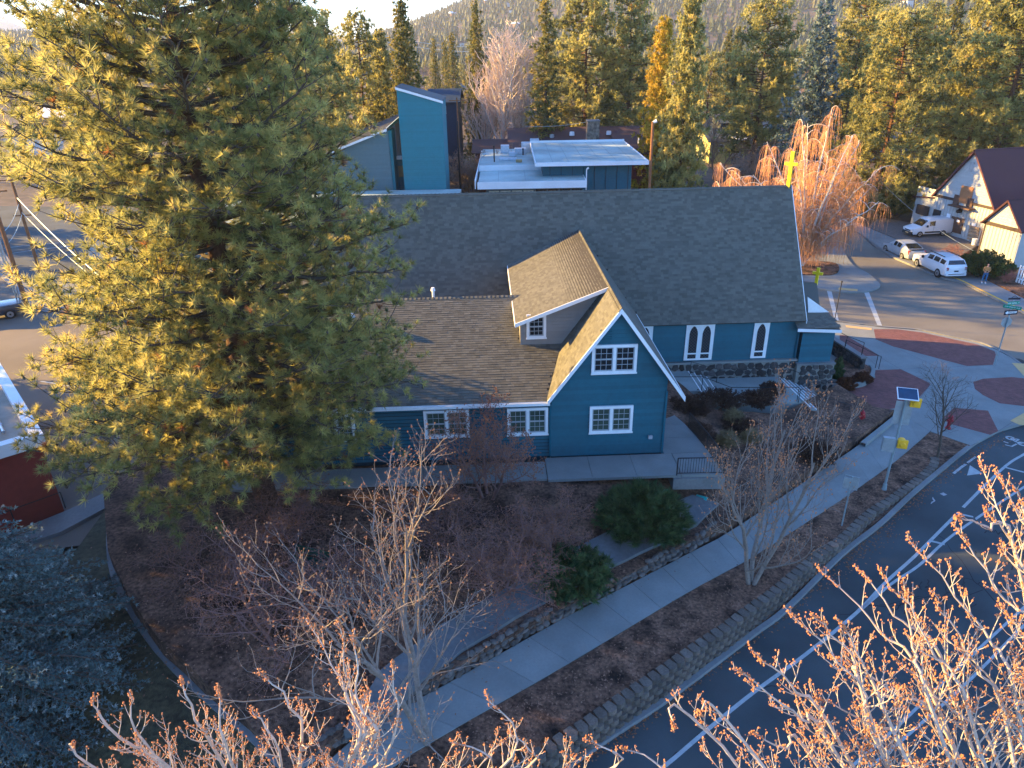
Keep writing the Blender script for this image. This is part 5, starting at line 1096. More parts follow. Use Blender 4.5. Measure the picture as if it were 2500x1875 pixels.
addb(van, 'grille', -Lv / 2 - .03, -Lv / 2 + .05, -.5, .5, .66, .78, M_plast); addb(van, 'door_seam', .02, .04, -.985, -.96, .6, 1.9, M_plast); addb(van, 'number_plate', -Lv / 2 - .08, -Lv / 2 - .04, -.26, .26, .38, .5, MATS['tactile_tan'])
for sd in (-1, 1): addb(van, 'mirror', -.95, -.8, sd * 1.0, sd * 1.18, 1.15, 1.38, M_plast)
for sd in (-.75, .75): addb(van, 'roof_rail', -.6, 2.2, sd - .03, sd + .03, 1.95, 2.0, M_wpaint)
# sedan
dk = R(-87.6)
g = G(2178, 624, -2.44); Ls = 5.2
sed = car('parked_car', 'silver hatchback sedan parked nose away in front of the white suv', Ls, 2.05, [(0, .3, .6, .62, .75, .7), (.03, .25, .78, .80, .9, .82), (.24, .25, .98, 1.0, 1.0, .88), (.42, .25, 1.02, 1.62, 1.0, .74), (.55, .25, 1.03, 1.70, 1.0, .75), (.70, .25, 1.05, 1.60, 1.0, .74), (.93, .3, 1.16, 1.22, .95, .8), (1.0, .35, 1.02, 1.06, .88, .78)], M_spaint, (.19, .81), .36, (g[0] + 1.1, g[1] + .1, -2.44), dk, 'car')
for sd in (-1, 1): addb(sed, 'tail_light', Ls / 2 - .3, Ls / 2 - .02, sd * .82 - .1, sd * .82 + .1, .7, 1.12, M_tail)
addb(sed, 'number_plate', Ls / 2, Ls / 2 + .03, -.25, .25, .62, .76, M_plast); addb(sed, 'rear_spoiler', Ls / 2 - .35, Ls / 2 - .1, -.8, .8, 1.2, 1.25, M_plast)
for sd in (-1, 1): addb(sed, 'mirror', -.75, -.6, sd * 1.03, sd * 1.2, 1.02, 1.18, M_spaint)
# SUV
g = G(2258, 664, -2.44); Lu = 5.7
suv = car('parked_car', 'white suv with roof rails parked at the yellow kerb seen from behind', Lu, 2.2, [(0, .45, .85, .87, .8, .75), (.03, .4, 1.12, 1.15, .94, .88), (.28, .4, 1.22, 1.25, 1.0, .9), (.43, .4, 1.32, 1.9, 1.0, .74), (.60, .4, 1.36, 1.98, 1.0, .76), (.78, .4, 1.38, 1.97, 1.0, .76), (.93, .42, 1.38, 1.9, 1.0, .74), (.985, .45, 1.28, 1.45, .98, .86), (1.0, .5, 1.15, 1.2, .93, .82)], M_wpaint, (.19, .81), .44, (g[0] + 1.15, g[1], -2.44), dk, 'car')
for sd in (-1, 1): addb(suv, 'tail_light', Lu / 2 - .2, Lu / 2 + .0, sd * .88 - .13, sd * .88 + .13, .95, 1.25, M_tail); addb(suv, 'roof_rail', -.5, 1.9, sd * .78 - .03, sd * .78 + .03, 2.0, 2.08, M_plast); addb(suv, 'mirror', -.95, -.78, sd * 1.1, sd * 1.3, 1.25, 1.5, M_plast)
addb(suv, 'number_plate', Lu / 2 + .0, Lu / 2 + .03, -.22, .22, .82, .96, M_plast); addb(suv, 'rear_bumper', Lu / 2 - .1, Lu / 2 + .12, -1.0, 1.0, .45, .72, M_wpaint); addb(suv, 'bumper_strip', Lu / 2 + .1, Lu / 2 + .14, -.8, .8, .6, .66, M_plast)
for i in range(4): addb(suv, 'roof_bar', -.3 + i * .6, -.26 + i * .6, -.74, .74, 2.01, 2.05, M_spaint)
# far white car and partly hidden cars
g = G(1790, 383, -2.4); car('parked_car', 'small white car parked across the far street by the yellow house', 4.6, 1.8, [(0, .3, .6, .62, .75, .7), (.24, .25, .95, .97, 1.0, .88), (.42, .25, 1.0, 1.45, 1.0, .74), (.70, .25, 1.02, 1.42, 1.0, .74), (.9, .3, 1.05, 1.1, .95, .8), (1.0, .35, .95, 1.0, .88, .78)], M_wpaint, (.19, .81), .32, (g[0], g[1], -2.6), R(2), 'car')
g = G(1800, 420, -2.4); car('parked_car', 'dark car half hidden behind the orange birch twigs', 4.6, 1.8, [(0, .3, .6, .62, .75, .7), (.24, .25, .95, .97, 1.0, .88), (.42, .25, 1.0, 1.45, 1.0, .74), (.70, .25, 1.02, 1.42, 1.0, .74), (.9, .3, 1.05, 1.1, .95, .8), (1.0, .35, .95, 1.0, .88, .78)], M_dpaint, (.19, .81), .32, (g[0], g[1], -2.6), R(20), 'car')
fs = Gs([(1700, 392), (1850, 392), (1850, 372), (1700, 372)], -2.5); obj('far_street', sheet_mesh('far_street', [(fs[3][0] - 60, fs[0][1] - 3), (fs[1][0] + 40, fs[0][1] - 3), (fs[1][0] + 40, fs[2][1] + 4), (fs[3][0] - 60, fs[2][1] + 4)], lambda x, y: g0(x, y) - .38, M_asph, 5), kind='structure')
g = G(-48, 790, -1.4); lc = car('parked_car', 'dark pickup cut off by the left edge of the photo', 5.2, 2.0, [(0, .4, .95, .97, .9, .85), (.26, .4, 1.1, 1.12, 1.0, .9), (.38, .4, 1.12, 1.75, 1.0, .76), (.62, .4, 1.12, 1.8, 1.0, .78), (.68, .4, 1.12, 1.2, 1.0, .95), (1.0, .45, 1.12, 1.18, .98, .93)], M_dpaint, (.19, .8), .4, (g[0], g[1] + 1, -1.45), R(38), 'car')
# ---------------------------------------------------------------- person
def person():
    g = G(2401, 691, -2.3); t = thing('person', 'person in tan jacket and blue jeans standing on the far sidewalk', 'person', loc=(g[0], g[1], -2.29), rz=R(-25)); S = 1.07
    J = {'pel': (0, 0, .95), 'waist': (0, .0, 1.08), 'chest': (0, .01, 1.32), 'neck': (0, .0, 1.5), 'head': (0, -.03, 1.62), 'crown': (0, -.02, 1.74)}
    def skin(name, verts, edges, radii, m, root=0):
        me = bpy.data.meshes.new(name); me.from_pydata([tuple(np.array(v) * S) for v in verts], edges, []); o = obj(name, me, t); md = o.modifiers.new('skin', 'SKIN'); md.use_smooth_shade = True
        for i, r in enumerate(radii): me.skin_vertices[0].data[i].radius = (r[0] * S, r[1] * S) if isinstance(r, tuple) else (r * S, r * S)
        me.skin_vertices[0].data[root].use_root = True; s = o.modifiers.new('ss', 'SUBSURF'); s.levels = s.render_levels = 2; me.materials.append(m); return o
    jac = mat('tan_jacket', (.32, .17, .06), rough=.9, var=.2, scale=8); jean = mat('blue_jeans', (.03, .10, .22), rough=.9, var=.2, scale=8); skn = mat('skin', (.5, .28, .2), rough=.6); hair = mat('brown_hair', (.12, .06, .03), rough=.8)
    body = skin('body', [(0, 0, .95), (0, 0, 1.12), (0, .01, 1.34), (0, 0, 1.47), (0, -.02, 1.55), (0, -.03, 1.64), (0, -.02, 1.72), (.10, 0, .88), (.12, -.02, .50), (.12, .02, .10), (.12, -.12, .05), (-.10, 0, .88), (-.13, .02, .50), (-.14, .06, .10), (-.14, -.08, .05), (.19, 0, 1.40), (.25, .02, 1.14), (.14, -.20, 1.10), (.06, -.25, 1.14), (-.19, 0, 1.40), (-.25, .02, 1.14), (-.14, -.20, 1.08), (-.06, -.26, 1.12)],
        [(0, 1), (1, 2), (2, 3), (3, 4), (4, 5), (5, 6), (0, 7), (7, 8), (8, 9), (9, 10), (0, 11), (11, 12), (12, 13), (13, 14), (2, 15), (15, 16), (16, 17), (17, 18), (2, 19), (19, 20), (20, 21), (21, 22)],
        [(.15, .11), (.14, .10), (.17, .11), .06, .05, (.075, .09), (.06, .07), .085, .06, .045, .04, .085, .06, .045, .04, .06, .045, .035, .03, .06, .045, .035, .03], skn)
    skin('jacket', [(0, 0, .92), (0, 0, 1.12), (0, .01, 1.34), (0, 0, 1.45), (.20, 0, 1.40), (.26, .02, 1.13), (.15, -.19, 1.10), (-.20, 0, 1.40), (-.26, .02, 1.13), (-.15, -.19, 1.08)], [(0, 1), (1, 2), (2, 3), (2, 4), (4, 5), (5, 6), (2, 7), (7, 8), (8, 9)], [(.19, .14), (.18, .13), (.20, .14), .07, .08, .06, .05, .08, .06, .05], jac)
    skin('jeans', [(0, 0, .92), (.10, 0, .86), (.12, -.02, .50), (.12, .02, .12), (-.10, 0, .86), (-.13, .02, .50), (-.14, .06, .12)], [(0, 1), (1, 2), (2, 3), (0, 4), (4, 5), (5, 6)], [(.14, .12), .1, .075, .06, .1, .075, .06], jean)
    for x, y in ((.12, -.04), (-.14, .0)):
        o = nbox((x - .05) * S, (x + .05) * S, (y - .16) * S, (y + .1) * S, 0, .09, mat('white_shoes', (.6, .6, .6)), 'shoe', t); bevel(o, .02, 2)
    skin('hair', [(0, .0, 1.66), (0, -.005, 1.75)], [(0, 1)], [(.085, .095), (.06, .07)], hair)
    addb(t, 'dark_bag', -.06, .06, -.36, -.28, 1.12, 1.22, M_plast)
person()
# ---------------------------------------------------------------- street furniture
M_galv = mat('galv_pole', (.30, .36, .38), rough=.45, metal=.5, var=.1); M_wood = mat('pole_wood', (.22, .10, .045), rough=.9, var=.3, scale=3, bump=.01, bscale=30); M_signb = mat('sign_back', (.33, .36, .37), rough=.5, metal=.4); M_sol = mat('solar_cells', (.01, .04, .09), rough=.15, spec=.7); M_bc = mat('beacon_yellow', (.75, .42, .02), rough=.45); M_hyd = mat('hydrant_red', (.26, .015, .022), rough=.5)
def beacon():
    g = G(2158, 1195, -2.2); t = thing('crossing_beacon', 'galvanised pole with solar panel sign backs and two yellow beacons', 'crossing beacon', loc=(g[0], g[1], -2.2), rz=R(-18)); 
    mb = MB(); mb.cyl((0, 0, 0), (0, 0, 5.3), .06, k=10); mb.cyl((0, 0, 0), (0, 0, .35), .13, .09, k=8); mb.obj('pole', M_galv, t)
    mb = MB(); mb.slab((-.46, -.38, 5.32), (.46, -.38, 5.32), (.46, .32, 5.62), (-.46, .32, 5.62), .04); mb.obj('panel_frame', M_trim, t); mb = MB(); mb.slab((-.42, -.34, 5.345), (.42, -.34, 5.345), (.42, .28, 5.615), (-.42, .28, 5.615), .012); mb.obj('solar_panel', M_sol, t)
    nbox(-.38, .38, .07, .09, 3.75, 5.0, M_signb, 'sign_back', t); nbox(-.62, -.08, -.3, -.07, 2.35, 3.1, M_signb, 'control_box', t)
    for z, x in ((5.05, .42), (2.75, .3)):
        mb = MB(); mb.cyl((x, .0, z), (x, .30, z), .19, .21, k=12); mb.box(x - .23, x + .23, -.12, .02, z - .23, z + .23); mb.cyl((x, -.12, z), (x, -.22, z), .17, .12, k=10); b = mb.obj('beacon', M_bc, t); bevel(b, .015, 1); mb = MB(); mb.cyl((0, 0, z), (x, 0, z), .03, k=6); mb.obj('bracket', M_galv, t)
beacon()
g = G(2055, 1282, -2.05); t = thing('road_sign', 'back of a small road sign on a leaning post in the planting strip', 'road sign', loc=(g[0], g[1], -2.1), rz=R(-30)); mb = MB(); mb.cyl((0, 0, 0), (.0, 0, 2.75), .035, k=6); mb.obj('post', M_galv, t); nbox(-.3, .3, .04, .06, 2.05, 2.75, M_signb, 'sign_back', t); nbox(-.32, .02, -.1, -.07, 2.15, 2.7, M_signb, 'sign_plate', t)
# street name sign
def text(name, s, size, m, parent, loc, rot, ext=.003):
    c = bpy.data.curves.new(name, 'FONT'); c.body = s; c.size = size; c.align_x = 'CENTER'; c.align_y = 'CENTER'; c.extrude = ext; o = bpy.data.objects.new(name + '_tmp', c); COL.objects.link(o); dg = bpy.context.evaluated_depsgraph_get(); me = bpy.data.meshes.new_from_object(o.evaluated_get(dg)); bpy.data.objects.remove(o); me.materials.clear(); me.materials.append(m); q = obj(name, me, parent, loc=loc, rot=rot); return q
M_sgrn = mat('sign_green', (.0, .22, .14), rough=.4); M_swht = mat('sign_white', (.75, .77, .77), rough=.4); M_sblk = mat('sign_black', (.012, .015, .03), rough=.4)
g = G(2427, 893, -2.35); ss = thing('street_sign', 'street sign post with two green name plates and a one way arrow', 'street sign', loc=(g[0], g[1], -2.4), rz=0); mb = MB(); mb.cyl((0, 0, 0), (0, 0, 4.9), .045, k=8); mb.obj('post', M_galv, ss)
def plate_sign(name, w, h, z, rz, m, txt, size, dy=-.06):
    o = nbox(-w / 2, w / 2, -.012, .012, -h / 2, h / 2, m, name, ss); o.location = (math.sin(rz) * -dy * 0, dy, z); o.rotation_euler = (0, 0, rz)
    if txt: text('lettering', txt, size, M_swht, o, (0, -.014, 0), (R(90), 0, 0))
    return o
plate_sign('name_plate', .95, .22, 4.72, R(12), M_sgrn, 'NW WALL ST', .16); plate_sign('name_plate', 1.05, .22, 4.42, R(-38), M_sgrn, 'NW IDAHO AVE', .12)
ow = plate_sign('one_way_plate', 1.0, .34, 4.05, R(8), M_sblk, None, 0); mb = MB(); mb.prism([(-.44, 0), (-.26, .13), (-.26, .07), (.42, .07), (.42, -.07), (-.26, -.07), (-.26, -.13)][::-1], -.018, -.013, T=lambda x, y, z: (x, z, y)); mb.obj('arrow', M_swht, ow); text('lettering', 'ONE WAY', .12, M_sblk, ow, (.08, -.021, 0), (R(90), 0, 0))
nbox(-.4, .4, -.02, .02, 4.95, 5.08, M_sblk, 'top_plate', ss); mb = MB(); mb.cyl((-.2, 0, 5.08), (0, 0, 5.22), .02, k=5); mb.cyl((.2, 0, 5.08), (0, 0, 5.22), .02, k=5); mb.obj('finial', M_sblk, ss)
mb = MB(); mb.prism([(.38 * math.cos(R(22.5 + 45 * i)), .38 * math.sin(R(22.5 + 45 * i))) for i in range(8)], .06, .08, T=lambda x, y, z: (x, z, y + 3.3)); mb.obj('stop_sign_back', M_signb, ss)
g = G(2036, 790, -2.4); t = thing('sign_post', 'thin dark metal post at the crosswalk corner beside the church', 'post', loc=(g[0], g[1], -2.4)); mb = MB(); mb.cyl((0, 0, 0), (0, 0, 3.5), .035, k=6); mb.obj('post', M_black, t); mb = MB(); mb.cyl((0, 0, 3.5), (0, 0, 3.62), .07, k=6); mb.obj('cap', M_black, t)
def hydrant(px, py, label, h=1.05, loc=None):
    g = G(px, py, -2.3); t = thing('fire_hydrant', label, 'fire hydrant', group='red fire hydrants', loc=(g[0], g[1], g0(*g)), rz=R(20)); s = h / 1.0; mb = MB(); mb.cyl((0, 0, 0), (0, 0, .06), .17 * s, k=10); mb.cyl((0, 0, .06), (0, 0, .75 * s), .10 * s, k=10); mb.obj('barrel', M_hyd, t)
    mb = MB(); mb.cyl((0, 0, .75 * s), (0, 0, .82 * s), .14 * s, k=10); mb.cyl((0, 0, .82 * s), (0, 0, .95 * s), .11 * s, .04 * s, k=10); mb.cyl((0, 0, .95 * s), (0, 0, 1.0 * s), .03 * s, k=5); mb.obj('bonnet', M_hyd, t)
    for a in ((1, 0), (-1, 0), (0, -1)): mb = MB(); mb.cyl((a[0] * .08 * s, a[1] * .08 * s, .58 * s), (a[0] * .19 * s, a[1] * .19 * s, .58 * s), .065 * s, k=8); mb.obj('outlet', M_hyd, t)
hydrant(2100, 1038, 'slender red hydrant standing on the square concrete pad', 1.05); hydrant(2314, 1046, 'red hydrant behind the small dark leafless street tree', 1.0)
pad = Gs([(2043, 1014), (2137, 1038), (2093, 1081), (2022, 1044)], g0); obj('hydrant_pad', sheet_mesh('hydrant_pad', pad[::-1] if sum(pad[i - 1][0] * pad[i][1] - pad[i][0] * pad[i - 1][1] for i in range(4)) < 0 else pad, lambda x, y: g0(x, y) + .12, M_conc2, 2, .4), label='square concrete pad carrying the slender red hydrant', cat='concrete pad')
kerb('planter_kerb', smooth_line(Gs([(2000, 985), (2040, 1000), (2090, 1012), (2127, 1012), (2190, 1003)], g0), 3), lambda x, y: g0(x, y), w=.15, h=.12, m=M_conc, label='low curved kerb between mulch and the brick inlay', cat='kerb')
kerb('planter_kerb', smooth_line(Gs([(2024, 945), (2060, 950), (2105, 945), (2130, 928), (2135, 910), (2128, 900)], g0), 4), lambda x, y: g0(x, y), w=.25, h=.3, m=M_conc, label='rounded concrete kerb of the planter by the entry steps', cat='kerb')
pl_ = Gs([(2010, 930), (2060, 945), (2105, 940), (2127, 925), (2130, 905), (2090, 885), (2040, 880)], g0); obj('planter_soil', sheet_mesh('planter_soil', pl_[::-1] if sum(pl_[i - 1][0] * pl_[i][1] - pl_[i][0] * pl_[i - 1][1] for i in range(7)) < 0 else pl_, lambda x, y: g0(x, y) + .2, M_mulch, .8), kind='structure')
k_ = Gs([(2112, 1092), (2200, 1020)], g0); kerb('bed_kerb', k_, lambda x, y: g0(x, y), w=.3, h=.22, m=M_conc, label='straight concrete kerb between hydrant bed and sidewalk', cat='kerb')
# poles and wires
def pole(label, base_px, top_px, z0, r, h, m, group, arms=(), lean=(0, 0)):
    g = G(*base_px, z0); t = thing('utility_pole', label, 'utility pole', group=group, loc=(g[0], g[1], z0)); mb = MB(); mb.cyl((0, 0, -.3), (lean[0], lean[1], h), r, r * .7, k=8); mb.obj('pole', m, t)
    for z, w, a in arms: o = nbox(-w / 2, w / 2, -.06, .06, z, z + .12, M_wood, 'crossarm', t); o.rotation_euler = (0, 0, a)
    return g
g1 = pole('nearer brown utility pole at the left edge beside grey conduits', (67, 749), 0, -1.35, .2, 11, M_wood, None, ((9.8, 2.4, .4),))
g2 = pole('further brown utility pole carrying a street light at the left', (97, 662), 0, -1.4, .17, 10, M_wood, None, ((5.6, 1.6, .2), (9, 2.2, .2)))
for dx, lb in ((-.55, 'left grey conduit pipe beside the nearer utility pole'), (-.32, 'right grey conduit pipe beside the nearer utility pole')):
    mb = MB(); mb.cyl((0, 0, 0), (-.1, 0, 9), .07, k=6); mb.obj('conduit', M_galv, loc=(g1[0] + dx, g1[1] - .2, -1.35), label=lb, cat='conduit')
gp = atY(1587, 455, 84); th_ = atY(1597, 297, 84).z; mb = MB(); t = thing('utility_pole', 'orange lit wooden pole standing beside the blue shed', 'utility pole', loc=(gp.x, 84, -2.4)); mb.cyl((0, 0, 0), (-.15, 0, th_ + 2.4), .19, .15, k=8); mb.obj('pole', M_wood, t); mb = MB(); mb.cyl((-.15, 0, th_ + 2.3), (.25, -.1, th_ + 2.5), .12, .2, k=8); mb.obj('lamp', M_trim, t)
gp = atY(1121, 400, 100); t = thing('utility_pole', 'dark wooden pole with crossarm left of the white barked trees', 'utility pole', loc=(gp.x, 100, -2.4)); mb = MB(); mb.cyl((0, 0, 0), (0, 0, atY(1121, 295, 100).z + 2.4), .15, .12, k=6); mb.obj('pole', B_dark if 'B_dark' in globals() else M_black, t)
gp = atY(1118, 300, 118); hh = atY(1118, 238, 118).z + 2.4; t = thing('utility_pole', 'tan utility pole with crossarm right of the navy roofed house', 'utility pole', loc=(gp.x, 118, -2.4)); mb = MB(); mb.cyl((0, 0, 0), (0, 0, hh), .16, .12, k=6); mb.obj('pole', M_wood, t); nbox(-1.3, 1.3, -.06, .06, hh - .5, hh - .35, M_wood, 'crossarm', t)
gl_ = G(1430, 445, 2); mb = MB(); t = thing('lamp_post', 'slim white lamp pipe on the corner of the lower white roof', 'lamp post', loc=(9.3, 86.8, 3.0)); mb.cyl((0, 0, -4), (0, 0, 2.2), .06, k=6); mb.obj('pole', M_trim, t); mb = MB(); mb.cyl((0, 0, 2.2), (.25, 0, 2.4), .09, .13, k=6); mb.obj('lamp', M_trim, t)
def wire(label, a, b, sag, r=.02, m=None):
    a = Vector(a); b = Vector(b); P = np.array([tuple(a.lerp(b, t) - Vector((0, 0, sag * 4 * t * (1 - t)))) for t in np.linspace(0, 1, 14)])[None] - np.array(a)[None, None]
    v, q = tubes(P, np.full((1, 14), r), 4); obj('overhead_wire', mesh_np('overhead_wire', v, [q], m or M_galv), label=label, cat='wire', group='overhead wires', loc=tuple(a))
wire('thick pale wire dropping from the further pole into the pine', (g2[0], g2[1], 6.0), (-24, 44, 3.5), .6, .04)
wire('thin wire below the thick pale one at the further pole', (g2[0], g2[1], 4.6), (-26, 46, 3.3), .5, .02)
wire('wire joining the two utility poles at the left edge', (g1[0], g1[1], 5.2), (g2[0], g2[1], 5.4), .3, .025); wire('second lower wire joining the two poles at the left edge', (g1[0], g1[1], 4.2), (g2[0], g2[1], 4.4), .3, .02)
a_ = atY(2120, 410, 95); b_ = atY(2220, 520, 83); c_ = atY(2385, 618, 74); wire('long wire crossing in front of the white gabled building', tuple(a_), tuple(atY(2380, 614, 73)), .8, .018)
wire('wire running from the chimney towards the white barked trees', tuple(atY(1285, 308, 112)), tuple(atY(1440, 296, 110)), .3, .03)
wire('long slack wires strung low across the far hillside', tuple(atY(900, 78, 330)), tuple(atY(1330, 108, 300)), 3, .12); wire('second long wire strung across the far hillside', tuple(atY(900, 92, 330)), tuple(atY(1330, 118, 300)), 3, .12)
# small things
g = G(2345, 588, -2.3); t = thing('pallet_stack', 'stack of wooden pallets leaning by the door of the white building', 'pallets', loc=(g[0] + 1.1, g[1] + .3, -2.3), rz=math.atan2(dF[1], dF[0]))
for i in range(5): o = nbox(0, 1.3, -.25 - .05 * i, -.12 - .05 * i, .12 + i * .34, .36 + i * .34, mat('pallet_wood', (.35, .24, .14), perobj=.2, var=.3), 'pallet_board', t)
g = G(2377, 598, -2.3); mb = MB(); mb.cyl((0, 0, 0), (0, 0, .7), .22, .28, k=12); mb.obj('bucket', M_trim, loc=(g[0], g[1], -2.3), label='white bucket by the corner of the annex', cat='bucket')
g = G(2390, 590, -2.3); nbox(-.5, .5, -.5, .5, 0, 1.7, mat('rust_crate', (.12, .03, .025), var=.3), 'crate', None, loc=(g[0], g[1] - .3, -2.3), label='dark red crate standing behind the white bucket', cat='crate')
g = G(1712, 1220, -1.4); o = nbox(-.28, .28, -.15, .15, 0, .12, mat('teal_plastic', (.03, .30, .28), rough=.4), 'valve_box', None, loc=(g[0], g[1], gyard(*g) + .02), rot=(0, 0, R(-30)), label='small teal plastic lid lying near the end of the wall walk', cat='utility lid'); bevel(o, .02)
gq = G(1625, 1180, -.3); o = nbox(-.2, .2, -.14, .14, 0, .35, MATS['teal_plastic'], 'utility_box', None, loc=(gq[0], gq[1], gyard(*gq)), rot=(0, 0, R(10)), label='small teal utility box beside the juniper top', cat='utility box'); bevel(o, .02)
bn = thing('garden_bench', 'dark green bench in the shaded yard under the leafless plum tree', 'bench', loc=(*G(760, 1395, -.6), -.55), rz=R(-20)); mg = mat('bench_green', (.01, .05, .045), rough=.5)
for i in range(4): nbox(-.8, .8, -.25 + i * .13, -.15 + i * .13, .45, .48, mg, 'slat', bn)
for i in range(3): nbox(-.8, .8, .27, .3, .55 + i * .13, .65 + i * .13, mg, 'slat', bn)
for x in (-.7, .7): nbox(x - .03, x + .03, -.22, .28, 0, .45, mg, 'leg', bn)
g = G(2107, 1040, -2.3)
# rail at the red building
t = thing('railing', 'black pipe railing beside the red building walk', 'railing', loc=(*G(160, 1240, -1.2), -1.2)); rail_run(t, [(0, 0, 0), (-1.5, -1.4, 0), (-3.5, -3.2, 0)], h=.9)

# ---------------------------------------------------------------- fallen leaves
def leaves(name, label, regions, m, size=.06):
    V = []
    for poly_px, n, zf in regions:
        P = np.array(poly_px, float); i = RNG.integers(0, len(P) - 1, n); t = RNG.random(n)[:, None]; c = P[i, :2] * (1 - t) + P[i + 1, :2] * t; w = P[i, 2:3] * (1 - t) + P[i + 1, 2:3] * t
        c = c + RNG.normal(0, 1, (n, 2)) * np.stack([w[:, 0], w[:, 0] * .7], 1)
        for x, y in c:
            g = G(x, y, zf); z = zf(*g) + .012; a = random.uniform(0, 3.14); s = size * random.uniform(.5, 1.3); dx, dy = math.cos(a) * s, math.sin(a) * s; k = random.uniform(0, .03)
            V += [(g[0] - dx, g[1] - dy, z), (g[0] + dy * .6, g[1] - dx * .6, z + k), (g[0] + dx, g[1] + dy, z + .01), (g[0] - dy * .6, g[1] + dx * .6, z + k)]
    obj(name, mesh_np(name, V, [np.arange(len(V)).reshape(-1, 4)], m), kind='stuff', label=label, cat='fallen leaves')
leaves('fallen_leaves', 'brown fallen leaves lying along the gutter and kerb of the road', [([(1380, 1885, 14), (1600, 1735, 12), (1850, 1548, 12), (2058, 1357, 10), (2200, 1245, 12), (2320, 1150, 14), (2460, 1062, 14)], 1500, groad), ([(1900, 1520, 14), (2060, 1385, 14), (2180, 1290, 18)], 300, groad)], mat('leaf_orange', (.20, .085, .035), island=.6, var=.2), .05)
leaves('leaf_litter', 'tan leaf litter scattered over the yard and the planting strip', [([(360, 1400, 60), (520, 1550, 90), (760, 1620, 120), (1000, 1500, 110), (1250, 1330, 80), (1500, 1380, 40), (1700, 1240, 30)], 3200, gyard), ([(1150, 1800, 30), (1450, 1660, 40), (1750, 1480, 35), (2000, 1320, 25), (2200, 1160, 18)], 1700, gstrip)], mat('leaf_tan', (.17, .095, .06), island=.6, var=.2), .045)
# ---------------------------------------------------------------- vegetation
def unitv(v): v = np.asarray(v, float); return v / np.maximum(np.linalg.norm(v, axis=-1, keepdims=True), 1e-9)
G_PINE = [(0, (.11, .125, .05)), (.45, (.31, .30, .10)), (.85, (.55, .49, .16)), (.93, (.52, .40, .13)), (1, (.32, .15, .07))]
G_DARK = [(0, (.06, .08, .03)), (.5, (.16, .16, .045)), (1, (.34, .26, .07))]
G_YEL = [(0, (.32, .25, .02)), (1, (.62, .42, .04))]
G_BLUE = [(0, (.055, .085, .08)), (.6, (.11, .17, .17)), (1, (.32, .36, .34))]
F_pine = foliage_mat('pine_needles', G_PINE, .6); F_dark = foliage_mat('spruce_needles', G_DARK, .45)
F_yel = foliage_mat('golden_needles', G_YEL, .3); F_blue = foliage_mat('blue_spruce_needles', G_BLUE, .2)
F_jun = foliage_mat('juniper_green', [(0, (.018, .045, .016)), (1, (.09, .14, .045))], .2)
F_rust = foliage_mat('rusty_leaves', [(0, (.05, .02, .012)), (1, (.16, .06, .025))], .3)
F_brown = foliage_mat('dry_brown_leaves', [(0, (.04, .022, .016)), (1, (.10, .055, .035))], .3)
F_straw = foliage_mat('straw_grass', [(0, (.12, .09, .045)), (1, (.28, .22, .11))], .3)
F_green = foliage_mat('broad_green', [(0, (.02, .04, .012)), (1, (.10, .13, .03))], .3)
B_pine = mat('pine_bark', (.10, .05, .03), rough=1, var=.5, scale=6, bump=.03, bscale=12)
B_dark = mat('dark_bark', (.085, .065, .05), rough=1, var=.4, scale=8, bump=.01, bscale=30)
B_maple = mat('maple_bark', (.46, .38, .31), rough=.85, var=.25, scale=8, bump=.004, bscale=60)
B_grey = mat('grey_bark', (.21, .175, .15), rough=.9, var=.3, scale=9, bump=.005, bscale=40)
B_plum = mat('plum_twigs', (.17, .095, .08), rough=.9, var=.3, scale=5)
B_white = mat('white_bark', (.55, .50, .44), rough=.8, var=.25, scale=4)
B_orange = mat('birch_twigs', (.50, .25, .12), rough=.9, var=.3, scale=2)
B_tan = mat('tan_twigs', (.22, .15, .11), rough=.9, var=.3, scale=.6)
BUD = mat('maple_buds', (.44, .18, .07), rough=.7, var=.4, scale=30)
def needles(acc, C, D, n, L, w, tint, spread=.75, droop=0.0):
    """C (m,3) tuft centres, D (m,3) directions; n needles each"""
    m = len(C); d = RNG.normal(size=(m, n, 3)); d /= np.linalg.norm(d, axis=2, keepdims=True)
    d = unitv(d * spread + D[:, None, :] * .6 + np.array([0, 0, -droop])); l = L * RNG.uniform(.7, 1.1, (m, n, 1))
    b = np.broadcast_to(C[:, None, :], (m, n, 3)) + d * .015; s = unitv(np.cross(d, RNG.normal(size=(m, n, 3)))) * w / 2
    V = np.stack([b - s, b + s, b + d * l], 2).reshape(-1, 3); T = np.arange(m * n * 3).reshape(-1, 3)
    acc.add(V, tris=T, tint=np.repeat(np.asarray(tint), n * 3))
def bez(a, b, c, n): t = np.linspace(0, 1, n)[:, None]; return (1 - t) ** 2 * a + 2 * t * (1 - t) * b + t ** 2 * c
def lines_to(acc, lines, k, tint=.5):
    """lines: list of (pts (n,3), radii(n)) grouped by n"""
    by = {}
    for p, r in lines: by.setdefault(len(p), []).append((p, r))
    for n, L in by.items():
        v, q = tubes(np.array([p for p, _ in L]), np.array([r for _, r in L]), k); acc.add(v, quads=q, tint=tint)
